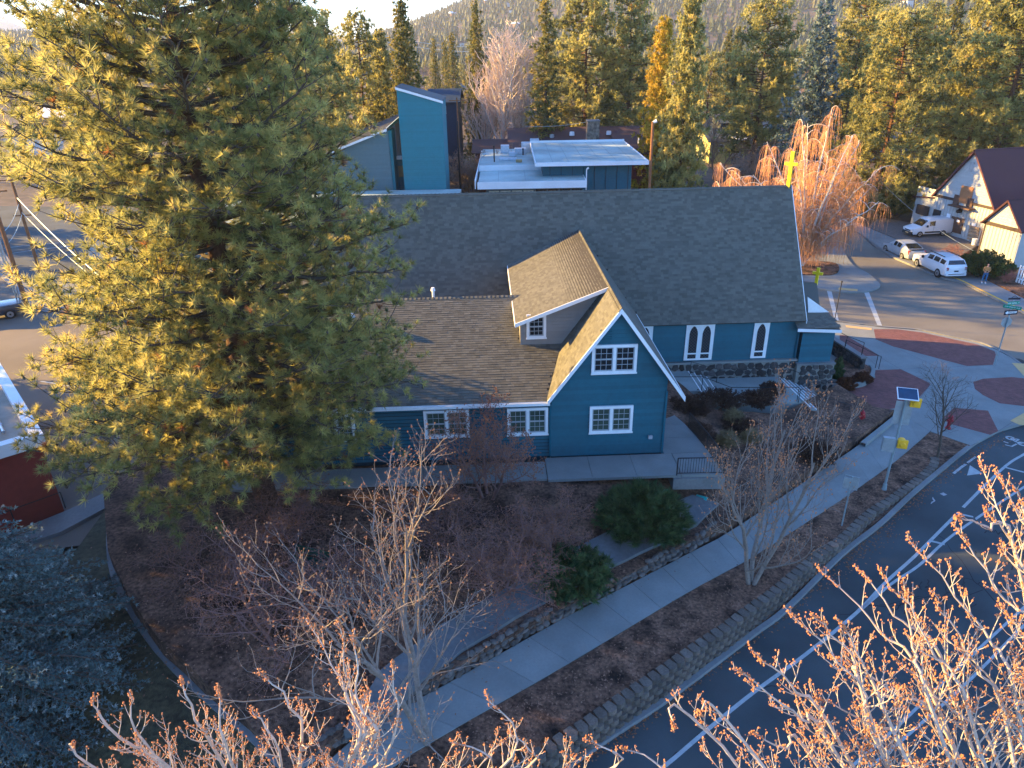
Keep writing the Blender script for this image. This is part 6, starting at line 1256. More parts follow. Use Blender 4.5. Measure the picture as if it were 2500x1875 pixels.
def big_pine(name, label, base, H, prof, n_limb, tuft_n, nd_len, nd_w, seed, fol=F_pine, sub_step=.42, lowz=3.0, dead=.02, tintshift=0.0):
    rg = np.random.default_rng(seed); t = thing(name, label, 'tree', loc=base); wood = Acc(); limbs = []; fol_a = Acc(); C = []; D = []; TT = []
    zz = np.linspace(0, H, 14); tr = np.stack([.18 * np.sin(zz * .5 + seed), .18 * np.cos(zz * .37), zz], 1); lines_to(wood, [(tr, .48 * (1 - zz / H) ** .8 + .03)], 10)
    obj('trunk', wood.mesh('trunk', B_pine, True), t); wood = Acc(); cones = []
    for i in range(n_limb):
        z = lowz + (H - lowz - .5) * min(1, max(0, (i + rg.uniform(-4, 5)) / n_limb)); az = i * 2.399 + rg.uniform(-.4, .4)
        Lm = prof(z, az) * rg.uniform(.72, 1.06)
        if Lm < .4: continue
        rise = (.28 if z > H * .6 else .12) * Lm + rg.uniform(-.12, .25) * Lm; d = np.array([math.cos(az), math.sin(az), 0])
        p0 = np.array([np.interp(z, zz, tr[:, 0]), np.interp(z, zz, tr[:, 1]), z]); mid = p0 + d * Lm * .55 + np.array([0, 0, -.06 * Lm + rise * .2]); end = p0 + d * Lm + np.array([rg.normal(0, .3), rg.normal(0, .3), rise - (.10 * Lm if z < H * .3 else 0)])
        P = bez(p0, mid, end, 9); P[1:-1] += rg.normal(0, .05 * Lm * .25, (7, 3)); r0 = .035 + .016 * Lm
        limbs.append((P, np.linspace(r0, .02, 9)))
        n_sub = int(Lm / sub_step) + 2
        for j in range(n_sub):
            f = .22 + .78 * (j + rg.uniform(0, 1)) / n_sub; f = min(f, 1); q = P[0] * 0; x = f * 8; k = min(int(x), 7); q = P[k] * (1 - x + k) + P[k + 1] * (x - k); dd = unitv(P[k + 1] - P[k])
            side = (-1) ** j; perp = np.cross(dd, [0, 0, 1.]) * side; sl = (.35 + .55 * (1 - abs(f - .6))) * min(1.9, .4 + Lm * .24) * rg.uniform(.6, 1.2)
            e = q + (perp * rg.uniform(.5, 1) + dd * rg.uniform(.3, .9) + np.array([0, 0, rg.uniform(-.3, .85)])) * sl
            m_ = (q + e) / 2 + np.array([0, 0, -.08 * sl]); SP = bez(q, m_, e, 5); limbs.append((SP, np.linspace(.022, .008, 5)))
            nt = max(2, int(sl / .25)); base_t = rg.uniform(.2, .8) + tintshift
            for h in range(nt):
                g = .25 + .75 * (h + 1) / nt; x2 = g * 4; k2 = min(int(x2), 3); c = SP[k2] * (1 - x2 + k2) + SP[k2 + 1] * (x2 - k2)
                off = rg.normal(0, .13, 3) * (1 if g < .95 else .2); off[2] = abs(off[2]); c2 = c + off
                C.append(c2); D.append(unitv(off + dd * .2 + unitv(e - q) * .15 + np.array([0, 0, .12])))
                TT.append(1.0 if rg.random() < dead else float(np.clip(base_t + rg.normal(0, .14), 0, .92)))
            if rg.random() < .3: cones.append(e + np.array([0, 0, -.06]))
    k5 = [l for l in limbs]; lines_to(wood, k5, 4); obj('limbs', wood.mesh('limbs', B_dark, True), t)
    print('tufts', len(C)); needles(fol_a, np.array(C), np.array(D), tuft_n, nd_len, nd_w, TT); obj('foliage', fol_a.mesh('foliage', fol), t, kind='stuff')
    if cones:
        ca = Acc(); c = np.array(cones); o8 = np.array([[1, 0, 0], [0, 1, 0], [-1, 0, 0], [0, -1, 0], [0, 0, 1.3], [0, 0, -1.3]]) * .065
        V = (c[:, None, :] + o8[None]).reshape(-1, 3); F = np.array([[0, 1, 4], [1, 2, 4], [2, 3, 4], [3, 0, 4], [1, 0, 5], [2, 1, 5], [3, 2, 5], [0, 3, 5]]); ca.add(V, tris=(F[None] + np.arange(len(c))[:, None, None] * 6).reshape(-1, 3))
        obj('cones', ca.mesh('cones', B_dark), t, kind='stuff')
    return t
# --- the big ponderosa: crown outline measured row by row
PX, PY = -11.3, 27.0
ROWS = [(-200, 230, 560), (0, 110, 690), (100, 80, 730), (200, 60, 760), (300, 10, 800), (400, 0, 835), (480, 20, 880), (540, 190, 900), (600, 220, 930), (650, 190, 960), (700, 130, 950), (780, 150, 950), (830, 120, 980), (900, 60, 990), (960, 95, 1010), (1030, 110, 960), (1100, 150, 950), (1180, 250, 860), (1260, 300, 600)]
RZ, RL, RR_ = [], [], []
for y, l, r in ROWS:
    tx = 1315 - (1315 - 625) * (4500 - y) / (4500 - 1100); RZ.append(atY(tx, y, PY).z + .6); RL.append(PX - atY(l, y, PY - 1).x); RR_.append(atY(r, y, PY - 1).x - PX)
o_ = np.argsort(RZ); RZ = np.array(RZ)[o_]; RL = np.array(RL)[o_]; RR_ = np.array(RR_)[o_]
def prof(z, az):
    c = math.cos(az); l, r = np.interp(z, RZ, RL), np.interp(z, RZ, RR_); side = r if c > 0 else l
    return side * c * c + min(l, r, 6.5) * .95 * (1 - c * c)
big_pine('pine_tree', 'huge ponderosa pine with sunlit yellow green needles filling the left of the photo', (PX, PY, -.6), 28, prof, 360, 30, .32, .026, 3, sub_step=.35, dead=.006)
big_pine('pine_tree', 'darker tall pine close behind the huge pine and left of the blue tower', (-24.0, 75, -1.5), 28, lambda z, a: 6.6 * (1 - (z / 30) ** 2) + 1.0, 120, 30, .38, .04, 8, sub_step=.45, lowz=6, tintshift=-.15, dead=0)
# --- bare trees
def grow(seed, H, spread, lev=(9, 7, 5), trunk_r=.14, droop=0.0, up=.55, first=.18, n0=1, upsweep=.35, tipr=.004, crook=.08):
    rg = np.random.default_rng(seed); lines = [[], [], [], []]; tips = []
    def go(p, d, L, r, l):
        n = 6; pts = [p]; q = p.copy(); dd = d.copy()
        for i in range(n - 1):
            dd = unitv(dd + rg.normal(0, crook * (1 + l * .4), 3) + np.array([0, 0, (upsweep * .25 if l else .0) - (droop * .35 * (i + 1) / n if l >= 2 else 0)])); q = q + dd * L / (n - 1); pts.append(q)
        pts = np.array(pts); rr = np.linspace(r, max(tipr, r * (.35 if l == 0 else .25)), n); lines[l].append((pts, rr))
        if l >= len(lev): tips.append((pts, dd)); return
        for k in range(lev[l]):
            f = (first if l == 0 else .2) + (1 - (first if l == 0 else .2)) * (k + rg.uniform(.2, .8)) / lev[l]; x = f * (n - 1); j = min(int(x), n - 2); c = pts[j] * (1 - x + j) + pts[j + 1] * (x - j); ax = unitv(pts[j + 1] - pts[j])
            a = rg.uniform(0, 6.283) if l else k * 2.399 + rg.uniform(-.4, .4); pr = unitv(np.cross(ax, [math.cos(a), math.sin(a), .3])); sp = spread * rg.uniform(.8, 1.15) * (1 if l else (1.15 - .55 * f))
            cd = unitv(ax * (1 - min(.9, sp)) + pr * sp + np.array([0, 0, up * .25])); cl = L * (rg.uniform(.42, .62) * (1.15 - .55 * f) if l else rg.uniform(.5, .68) * (1.1 - .45 * f))
            go(c, cd, cl, max(tipr, r * (.5 - .12 * f) if l else r * (.5 - .2 * f)), l + 1)
    for i in range(n0):
        a = i * 2.1 + seed; tilt = .0 if n0 == 1 else .28
        go(np.array([.12 * math.cos(a) * (n0 > 1), .12 * math.sin(a) * (n0 > 1), 0.]), unitv(np.array([math.cos(a) * tilt, math.sin(a) * tilt, 1.])), H * (.72 if n0 == 1 else .68), trunk_r, 0)
    mx = max(p[:, 2].max() for l in lines for p, _ in l); s = H / mx
    return lines, tips, s
def oct_mesh(acc, c, r, tint=.5, ax=None):
    c = np.asarray(c); o8 = np.array([[1, 0, 0], [0, 1, 0], [-1, 0, 0], [0, -1, 0], [0, 0, 1.3], [0, 0, -1.3]])
    r = np.asarray(r).reshape(-1, 1, 1); V = (c[:, None, :] + o8[None] * r).reshape(-1, 3); F = np.array([[0, 1, 4], [1, 2, 4], [2, 3, 4], [3, 0, 4], [1, 0, 5], [2, 1, 5], [3, 2, 5], [0, 3, 5]])
    acc.add(V, tris=(F[None] + np.arange(len(c))[:, None, None] * 6).reshape(-1, 3), tint=tint)
def bare_meshes(seed, H, spread=.6, lev=(10, 7, 5), bark=B_grey, buds=0, bud_m=BUD, wide=1.0, twig=None, **k):
    lines, tips, s = grow(seed, H, spread, lev, **k); S3 = np.array([s * wide, s * wide, s]); out = []
    A = Acc(); lines_to(A, [(p * S3, r) for p, r in lines[0]], 8); out.append(('trunk', A.mesh('trunk', bark, True)))
    A = Acc(); lines_to(A, [(p * S3, r) for p, r in lines[1]], 5); out.append(('branches', A.mesh('branches', bark, True)))
    A = Acc(); L = [(p * S3, r) for l in lines[2:] for p, r in l]
    lines_to(A, L, 3); out.append(('twigs', A.mesh('twigs', twig or bark)))
    if buds:
        B = Acc(); rg = np.random.default_rng(seed); C = []
        for p, d in tips:
            q = p[-1] * S3; C.append(q)
            for _ in range(buds - 1): C.append(p[rg.integers(2, 6)] * S3 + rg.normal(0, .03, 3))
        oct_mesh(B, C, rg.uniform(.015, .035, len(C))); out.append(('buds', B.mesh('buds', bud_m)))
    return out
def plant(name, label, cat, parts, loc, rz=0, sc=(1, 1, 1), group=None):
    t = thing(name, label, cat, group, loc, rz); t.scale = sc
    for n, me in parts: obj(n, me, t, kind='stuff' if n in ('foliage', 'twigs', 'buds', 'stems', 'branches') else None)
    return t
def topz(px, py, Y): return atY(px, py, Y).z
gA = G(1056, 1800, -1.3); plant('bare_tree', 'leafless tree with pale sunlit crown standing beside the near end of the sidewalk', 'tree', bare_meshes(11, topz(930, 1085, gA[1]) + 1.3, .5, (10, 7, 5), B_grey, 2, BUD, wide=1.25, trunk_r=.12, tipr=.003, first=.18, n0=2, upsweep=.5), (gA[0] - .1, gA[1], -1.4), R(215))
gB = G(1833, 1425, -1.9); plant('bare_tree', 'leafless tree on the planting strip in front of the juniper and railings', 'tree', bare_meshes(23, topz(1830, 880, gB[1]) + 1.9, .48, (8, 7, 5), B_grey, 2, BUD, wide=.78, trunk_r=.10, tipr=.003, first=.1, n0=3, upsweep=.5), (gB[0], gB[1], -2.0), R(200))
gC = G(2288, 1118, -2.3); plant('young_tree', 'small dark leafless street tree beside the red brick corner', 'tree', bare_meshes(31, topz(2330, 890, gC[1]) + 2.4, .6, (12, 7, 5), B_dark, 0, wide=.95, trunk_r=.075, first=.25), (gC[0], gC[1], -2.4), R(10))
gD = G(1190, 1230, -.3); plant('ornamental_tree', 'small leafless tree with reddish dried fruit in front of the wing windows', 'tree', bare_meshes(37, topz(1160, 970, gD[1] + .5) + .4, .7, (11, 8, 6), B_plum, 3, mat('dried_fruit', (.20, .09, .05), var=.4), wide=1.15, trunk_r=.09, n0=3, first=.15), (gD[0], gD[1] + .3, -.5))
gE = G(1230, 1430, -.5); plant('bare_shrub', 'wide purple brown leafless shrub arching over the yard beside the juniper', 'shrub', bare_meshes(41, 3.6, .85, (9, 8, 6), B_plum, 1, MATS['dried_fruit'], wide=1.5, trunk_r=.06, n0=5, first=.1, droop=.7, tipr=.0055), (gE[0], gE[1], -.9))
for px, py, h, sd, lb in ((1330, 1350, 2.6, 45, 'purple brown leafless shrub between the two junipers'), (1080, 1330, 3.0, 46, 'purple leafless shrub left of the wide arching shrub'), (560, 1440, 3.2, 47, 'reddish leafless shrub near the garden path'), (860, 1500, 3.0, 48, 'tangled leafless shrub behind the tall pale crowned tree'), (700, 1330, 3.0, 49, 'leafless shrub in the shade directly under the huge pine')):
    g = G(px, py, -.7); plant('bare_shrub', lb, 'shrub', bare_meshes(sd, h, .85, (9, 8, 5), B_plum, 1, MATS['dried_fruit'], wide=1.6, trunk_r=.05, n0=5, first=.1, droop=.7, tipr=.0055), (g[0], g[1], -.9))
gF = G(690, 1590, -.9); plant('bare_tree', 'low spreading plum coloured leafless tree in the dark yard under the pine', 'tree', bare_meshes(43, 4.6, .85, (9, 8, 6), B_plum, 1, MATS['dried_fruit'], wide=1.45, trunk_r=.09, n0=3, first=.15, droop=.8, tipr=.0055), (gF[0], gF[1], -1.0), R(70))
# --- foreground street maples: limbs run to measured tips
def limb_tree(name, label, base, fork_z, limbs, seed, r_trunk=.2):
    rg = np.random.default_rng(seed); t = thing(name, label, 'tree', loc=base); b = np.array(base, float); L0 = []; L1 = []; C = []
    fork = np.array([0, 0, fork_z]); zs_ = np.linspace(0, fork_z, 6); tr = np.stack([.05 * np.sin(zs_), .05 * np.cos(zs_ * .8), zs_], 1); A = Acc(); lines_to(A, [(tr, np.linspace(r_trunk, r_trunk * .6, 6))], 10); obj('trunk', A.mesh('trunk', B_maple, True), t)
    def buds(P, f0, step, r):
        n = max(2, int(np.sum(np.linalg.norm(np.diff(P, axis=0), axis=1)) * (1 - f0) / step))
        for j in range(n):
            f = f0 + (1 - f0) * (j + 1) / n; x = f * (len(P) - 1); k = min(int(x), len(P) - 2); c = P[k] * (1 - x + k) + P[k + 1] * (x - k)
            for _ in range(2 if rg.random() < .6 else 1): C.append(c + rg.normal(0, r * .8, 3))
    def shoot(p, d, L, r, lev):
        n = 5; P = [p]; dd = d
        for i in range(n - 1): dd = unitv(dd + np.array([0, 0, .3]) + rg.normal(0, .07, 3)); P.append(P[-1] + dd * L / (n - 1))
        P = np.array(P); L1.append((P, np.linspace(r, .0028, n))); buds(P, .58 if L > .35 else .7, .065, .016)
        if lev > 0 and L > .3:
            m = int(L / .17)
            for j in range(m):
                f = .2 + .7 * (j + .5) / m; x = f * (n - 1); k = min(int(x), n - 2); c = P[k] * (1 - x + k) + P[k + 1] * (x - k); ax = unitv(P[k + 1] - P[k])
                sd = unitv(ax * .6 + np.cross(ax, rg.normal(size=3)) * .8); shoot(c, sd, L * rg.uniform(.18, .42) * (1.2 - .6 * f), .006, lev - 1)
    for path, dens in limbs:
        pts = [fork] + [np.array(p) - b for p in path]; P = np.array(smooth_line(pts, 6)); n = len(P); P[1:-1] += rg.normal(0, .02, (n - 2, 3)); Ln = np.sum(np.linalg.norm(np.diff(P, axis=0), axis=1)); rr = .006 + .036 * (1 - np.linspace(0, 1, n)) ** 1.2; L0.append((P, rr)); buds(P, .86, .05, .022)
        cum = np.concatenate([[0], np.cumsum(np.linalg.norm(np.diff(P, axis=0), axis=1))]); vis = min(3.6, Ln * .62); m = int(vis / .165 * dens)
        for j in range(m):
            s_ = Ln - vis + vis * (j + rg.uniform(.2, .8)) / m; c = np.array([np.interp(s_, cum, P[:, a]) for a in range(3)]); k = min(int(np.searchsorted(cum, s_)), n - 1); ax = unitv(P[k] - P[k - 1]); rem = Ln - s_
            a_ = rg.uniform(0, 6.283); pr = unitv(np.cross(ax, [math.cos(a_), math.sin(a_), .2])); shoot(c, unitv(ax * .75 + pr * .75), min(1.25, .12 + rem * .42) * rg.uniform(.4, 1.0), .006 + .003 * rem, 2 if rem > 1.2 else 1)
    A = Acc(); lines_to(A, L0, 7); obj('limbs', A.mesh('limbs', B_maple, True), t)
    A = Acc(); lines_to(A, L1, 4); obj('twigs', A.mesh('twigs', B_maple, True), t, kind='stuff')
    A = Acc(); oct_mesh(A, C, rg.uniform(.008, .018, len(C))); obj('buds', A.mesh('buds', BUD), t, kind='stuff'); return t
def P3(px, py, z): g = G(px, py, z); return (g[0], g[1], z)
Ll = [([(300, 1800, 9.2), (228, 1704, 10.3)], 1), ([(380, 1850, 9), (316, 1689, 10.6)], .8), ([(500, 1790, 9.8), (441, 1657, 11)], 1), ([(560, 1850, 9.3), (531, 1671, 10.8)], .8), ([(740, 1800, 9.7), (626, 1641, 11)], 1), ([(690, 1870, 9), (612, 1727, 10.4)], .8), ([(862, 1840, 9.6), (868, 1740, 10.4), (746, 1510, 11.9)], 1.1), ([(862, 1840, 9.6), (850, 1700, 10.6), (825, 1519, 11.9)], .9), ([(900, 1840, 9.6), (872, 1700, 10.8), (866, 1537, 11.7)], .7), ([(930, 1860, 9.3), (958, 1614, 11.3)], 1), ([(1215, 1880, 9), (1186, 1691, 10.6)], 1), ([(1170, 1890, 8.6), (1106, 1810, 9.4)], .8), ([(1250, 1900, 8.6), (1240, 1785, 9.7)], .8), ([(1450, 1900, 8.6), (1424, 1803, 9.4)], .8), ([(1530, 1920, 8.4), (1515, 1825, 9.2)], .7), ([(250, 1880, 8.6), (179, 1811, 9.5)], .9)]
limb_tree('maple_tree', 'leafless maple whose bud tipped branches rise from the bottom left edge', (-5.0, 9.0, -1.5), 5.5, [([P3(*q) for q in p], d) for p, d in Ll], 5)
Lr = [([(1760, 1830, 9.8), (1644, 1784, 10.6)], 1), ([(1850, 1850, 10), (1706, 1744, 11)], .9), ([(2062, 1875, 9.5), (1960, 1760, 10.4), (1787, 1632, 11.5)], 1), ([(2070, 1850, 9.6), (1950, 1690, 10.6), (1833, 1586, 11.6)], .9), ([(2165, 1875, 9.6), (2110, 1690, 10.8), (1917, 1483, 12)], 1.1), ([(2150, 1800, 10), (2090, 1620, 11), (1983, 1499, 12)], .8), ([(2200, 1820, 10), (2120, 1640, 11), (2041, 1506, 12)], .8), ([(2400, 1840, 9.8), (2290, 1600, 11), (2149, 1389, 12.2)], 1.1), ([(2300, 1800, 10), (2230, 1580, 11), (2205, 1415, 12)], .8), ([(2500, 1800, 10), (2400, 1540, 11.2), (2214, 1310, 12.4)], 1.1), ([(2480, 1860, 9.6), (2380, 1620, 10.8), (2270, 1441, 11.8)], .8), ([(2560, 1680, 10.6), (2450, 1460, 11.6), (2324, 1277, 12.6)], 1), ([(2600, 1600, 10.8), (2500, 1400, 11.8), (2389, 1112, 13)], 1.1), ([(2600, 1560, 11), (2530, 1330, 12), (2427, 1144, 13)], .9), ([(2620, 1500, 11), (2560, 1350, 12), (2464, 1175, 12.8)], .8), ([(2560, 1500, 11), (2480, 1330, 12), (2403, 1240, 12.6)], .8), ([(2350, 1880, 9), (2180, 1690, 10.2), (2020, 1600, 11)], 1), ([(2450, 1900, 9), (2330, 1740, 10), (2180, 1600, 10.8)], 1), ([(2560, 1860, 9), (2450, 1700, 10.2), (2330, 1560, 11)], 1), ([(2250, 1900, 8.8), (2130, 1780, 9.8), (1990, 1700, 10.4)], 1), ([(2600, 1780, 9.6), (2520, 1600, 10.6), (2440, 1470, 11.4)], .9), ([(2300, 1760, 9.6), (2150, 1540, 10.6), (1995, 1380, 11.4)], .5), ([(2330, 1700, 9.8), (2200, 1520, 10.8), (2086, 1380, 11.4)], .5), ([(2020, 1900, 9), (1920, 1830, 9.6), (1830, 1790, 10)], .9), ([(2500, 1440, 11), (2400, 1290, 12), (2328, 1263, 12.3)], .5)]
limb_tree('maple_tree', 'leafless maple with long pale budded branches covering the lower right corner', (8.6, 3.8, -2.2), 5.0, [([P3(*q) for q in p], d) for p, d in Lr], 6, .24)
# --- near blue spruce
def spruce_near():
    rg = np.random.default_rng(12); base = (-18.6, 16.6, -1.3); H = 10.5; t = thing('blue_spruce', 'blue green spruce with frosted branch tips in the lower left corner', 'tree', loc=base)
    A = Acc(); zz = np.linspace(0, H, 8); lines_to(A, [(np.stack([zz * 0, zz * 0, zz], 1), .28 * (1 - zz / H) + .02)], 8); obj('trunk', A.mesh('trunk', B_dark, True), t)
    L = []; C = []; D = []; TT = []
    for i in range(300):
        z = .6 + (H - .9) * ((i + rg.random()) / 300) ** 1.15; az = rg.uniform(0, 6.283); Lm = (7.6 * (1 - z / H) ** .85 + .3) * rg.uniform(.75, 1.05); d = np.array([math.cos(az), math.sin(az), 0]); p0 = np.array([0, 0, z])
        P = bez(p0, p0 + d * Lm * .6 + np.array([0, 0, -.02 * Lm]), p0 + d * Lm + np.array([0, 0, -.16 * Lm + .25]), 7); L.append((P, np.linspace(.05, .012, 7))); ns = int(Lm / .2)
        for j in range(ns):
            f = .3 + .7 * (j + rg.random()) / ns; x = min(f, 1) * 6; k = min(int(x), 5); q = P[k] * (1 - x + k) + P[k + 1] * (x - k); dd = unitv(P[k + 1] - P[k]); side = (-1) ** j; sl = (.25 + 1.15 * (1 - f)) * min(1, Lm / 3) * rg.uniform(.6, 1.1)
            e = q + (np.cross(dd, [0, 0, 1.]) * side * .8 + dd * .65 + np.array([0, 0, rg.uniform(-.25, .12)])) * sl; L.append((np.linspace(q, e, 3), np.array([.012, .009, .006])))
            n = max(3, int(sl / .075)); fr = rg.random() < .22
            for h in range(n):
                g = (h + 1) / n; C.append(q + (e - q) * g + rg.normal(0, .02, 3)); D.append(unitv(e - q)); TT.append(float(np.clip(.30 + .28 * g + (.35 * g if fr else 0) + rg.normal(0, .1), 0, 1)))
    A = Acc(); lines_to(A, L, 4); obj('branches', A.mesh('branches', B_dark), t, kind='stuff')
    A = Acc(); needles(A, np.array(C), np.array(D), 6, .11, .046, TT, spread=.8); obj('foliage', A.mesh('foliage', F_blue), t, kind='stuff'); print('spruce tufts', len(C))
spruce_near()
# --- shrubs
def bush_mesh(seed, rad, h, n, leaf, m, stem_m=B_dark, upright=.7, per=16, nd=.12, w=.03, spread=.8):
    rg = np.random.default_rng(seed); L = []; C = []; D = []; TT = []
    for i in range(n):
        a = rg.uniform(0, 6.283); r = rad * math.sqrt(rg.random()); p0 = np.array([r * .35 * math.cos(a), r * .35 * math.sin(a), 0]); k = 1 - (r / rad) ** 2 * .55
        e = np.array([r * math.cos(a), r * math.sin(a), h * k * rg.uniform(.75, 1.1)]); mid = (p0 + e) / 2 + np.array([0, 0, h * .15 * upright]); P = bez(p0, mid, e, 5); L.append((P, np.linspace(.014, .004, 5)))
        b = rg.uniform(.15, .85)
        for j in range(per):
            f = .25 + .75 * (j + rg.random()) / per; x = min(f, 1) * 4; kk = min(int(x), 3); q = P[kk] * (1 - x + kk) + P[kk + 1] * (x - kk); C.append(q + rg.normal(0, .06, 3) * rad * .4); D.append(unitv(P[kk + 1] - P[kk] + rg.normal(0, .25, 3))); TT.append(float(np.clip(b + rg.normal(0, .15), 0, 1)))
    A = Acc(); lines_to(A, L, 3); out = [('stems', A.mesh('stems', stem_m))]
    A = Acc(); needles(A, np.array(C), np.array(D), leaf, nd, w, TT, spread=spread); out.append(('foliage', A.mesh('foliage', m))); return out
def at(px, py, z=None, Yoff=0): g = G(px, py, gyard if z is None else z); return (g[0], g[1] + Yoff, (gyard(*g) if z is None else z if not callable(z) else z(*g)) - .05)
plant('juniper', 'big spiky dark green juniper bush beside the walk and railings', 'shrub', bush_mesh(1, 2.2, 2.2, 240, 9, F_jun, upright=1, per=22, nd=.36, w=.03, spread=.2), at(1565, 1300))
plant('juniper', 'lower dark green juniper spilling beside the grey stone wall walk', 'shrub', bush_mesh(2, 1.8, 1.2, 170, 9, F_jun, upright=.8, per=18, nd=.3, w=.03, spread=.22), at(1395, 1420))
for i, (px, py, r, h, lb) in enumerate([(1690, 1000, 1.5, .7, 'dark brown ground shrub under the gable eave tip'), (1760, 985, 1.6, .8, 'dark brown spreading shrub below the upper steps'), (1700, 1060, 1.1, .6, 'small brown shrub against the barred railing'), (1850, 985, 1.3, .8, 'dark brown shrub below the church landing'), (1885, 960, .9, .8, 'dark twiggy bush at the left foot of the lower steps'), (1800, 1040, 1.2, .5, 'low dark shrub in the middle of the bed behind the strip tree')]):
    plant('shrub', lb, 'shrub', bush_mesh(10 + i, r, h, 110, 9, F_brown, upright=.6, per=12, nd=.12, w=.035), at(px, py))
for i, (px, py, lb) in enumerate([(1790, 1030, 'pale straw grass tuft near the railing in the brown bed'), (1835, 1080, 'straw coloured grass clump behind the branches of the strip tree'), (1775, 1085, 'small straw clump beside the black barred railing')]):
    plant('grass_clump', lb, 'grass clump', bush_mesh(30 + i, .7, .8, 90, 6, F_straw, stem_m=F_straw, upright=1, per=6, nd=.3, w=.015, spread=.3), at(px, py))
plant('shrub', 'rounded reddish brown bush beside the concrete hydrant pad', 'shrub', bush_mesh(40, 1.4, 1.5, 170, 8, F_brown, upright=1, per=14, nd=.1, w=.03), at(1985, 1130, g0))
for i, (px, py, r, h, lb) in enumerate([(2065, 948, .75, .8, 'left rust coloured shrub in the curved planter'), (2105, 935, .7, .85, 'right rust coloured shrub in the curved planter')]):
    plant('shrub', lb, 'shrub', bush_mesh(50 + i, r, h, 90, 12, F_rust, per=12, nd=.1, w=.05), at(px, py, g0))
plant('dwarf_conifer', 'small green cone shaped conifer at the planter corner by the entry', 'shrub', bush_mesh(55, .45, 1.9, 80, 12, F_jun, upright=1, per=14, nd=.1, w=.04, spread=.6), at(2040, 935, g0))
plant('shrub', 'large rounded green shrub behind the standing person', 'shrub', bush_mesh(60, 2.6, 2.4, 260, 14, F_green, per=14, nd=.16, w=.09), at(2400, 672, g0))
plant('shrub', 'small pinkish twiggy shrub right of the standing person', 'shrub', bare_meshes(61, 1.4, .8, (8, 6, 5), mat('pink_twigs', (.22, .09, .07)), 0, wide=1.2, n0=5, trunk_r=.03), at(2455, 690, g0))
plant('shrub', 'reddish twiggy shrub behind the white parked car', 'shrub', bare_meshes(62, 1.6, .8, (8, 6, 5), MATS['pink_twigs'], 0, wide=1.6, n0=5, trunk_r=.03), at(2325, 632, g0))
plant('shrub', 'dark evergreen thicket under the pines left of the white gabled building', 'shrub', bush_mesh(63, 5, 4.5, 200, 14, F_dark, per=14, nd=.4, w=.12), at(2160, 525, g0))
plant('shrub', 'dry orange grass bush at the edge of the dark thicket', 'grass clump', bush_mesh(64, 1.8, 1.6, 90, 8, F_straw, stem_m=F_straw, upright=1, per=8, nd=.4, w=.04, spread=.3), at(2187, 488, g0))
# --- weeping birch
def birch():
    rg = np.random.default_rng(77); g = G(2000, 655, -2.3); base = (g[0] - 1.6, g[1] + .5, -2.4); H = topz(1975, 268, g[1]) + 2.4; t = thing('weeping_birch', 'orange twigged weeping birch with white limbs behind the church end', 'tree', loc=base)
    L0 = []; L1 = []; TW = []
    stems = [((6.2, 0), .66), ((5.6, -2), .45), ((6.6, 2), .5), ((3.2, -3), .38), ((4.2, 3), .82), ((-9.5, -1), .55), ((-9.0, 2), .66), ((-3.4, -2), .8), ((-2.2, 0), .92), ((.8, 1), 1.0), ((-6.5, -1), .62), ((3.6, 0), .78), ((-4.6, 2), .8), ((1.8, -2), .85), ((4.8, 2), .62), ((-8.2, 1), .42), ((-.5, 3), .9), ((-7.0, 3), .6), ((-5.5, -3), .5), ((2.5, 4), .7)]
    for (dx, dy), f in stems:
        e = np.array([dx, dy, H * f]); P = bez(np.array([0, 0, .3]), np.array([dx * .25, dy * .3, H * f * .5]), e, 9); P[1:] += rg.normal(0, .08, (8, 3)); L0.append((P, np.linspace(.17, .025, 9)))
        for j in range(17):
            x = (.22 + .78 * min(1, (j + 1.2 * rg.random()) / 17)) * 8; k = min(int(x), 7); q = P[k] * (1 - x + k) + P[k + 1] * (x - k); a = rg.uniform(0, 6.283); bl = rg.uniform(.9, 2.4) * (1.15 - .5 * x / 8); d = np.array([math.cos(a), math.sin(a), 0])
            bl *= rg.uniform(.6, 1.4); B = bez(q, q + d * bl * .55 + np.array([0, 0, bl * rg.uniform(.3, .8)]), q + d * bl * 1.15 + np.array([0, 0, bl * rg.uniform(-.2, .45)]), 6); L1.append((B, np.linspace(.035, .01, 6)))
            for h in range(22):
                y = (.25 + .75 * rg.random()) * 5; kk = min(int(y), 4); s_ = B[kk] * (1 - y + kk) + B[kk + 1] * (y - kk); hl = rg.uniform(.5, 3.2); hl = min(hl, max(.4, s_[2] - .8)); dr = rg.normal(0, .28, 3); dr[2] = 0
                TW.append((bez(s_, s_ + dr + np.array([0, 0, .05]), s_ + dr * 1.3 + np.array([0, 0, -hl]), 4), np.linspace(.011, .007, 4)))
    A = Acc(); lines_to(A, L0, 7); obj('trunk', A.mesh('trunk', B_white, True), t)
    A = Acc(); lines_to(A, L1, 4); obj('branches', A.mesh('branches', B_white, True), t, kind='stuff')
    A = Acc(); lines_to(A, TW, 3); obj('twigs', A.mesh('twigs', B_orange), t, kind='stuff')
birch()
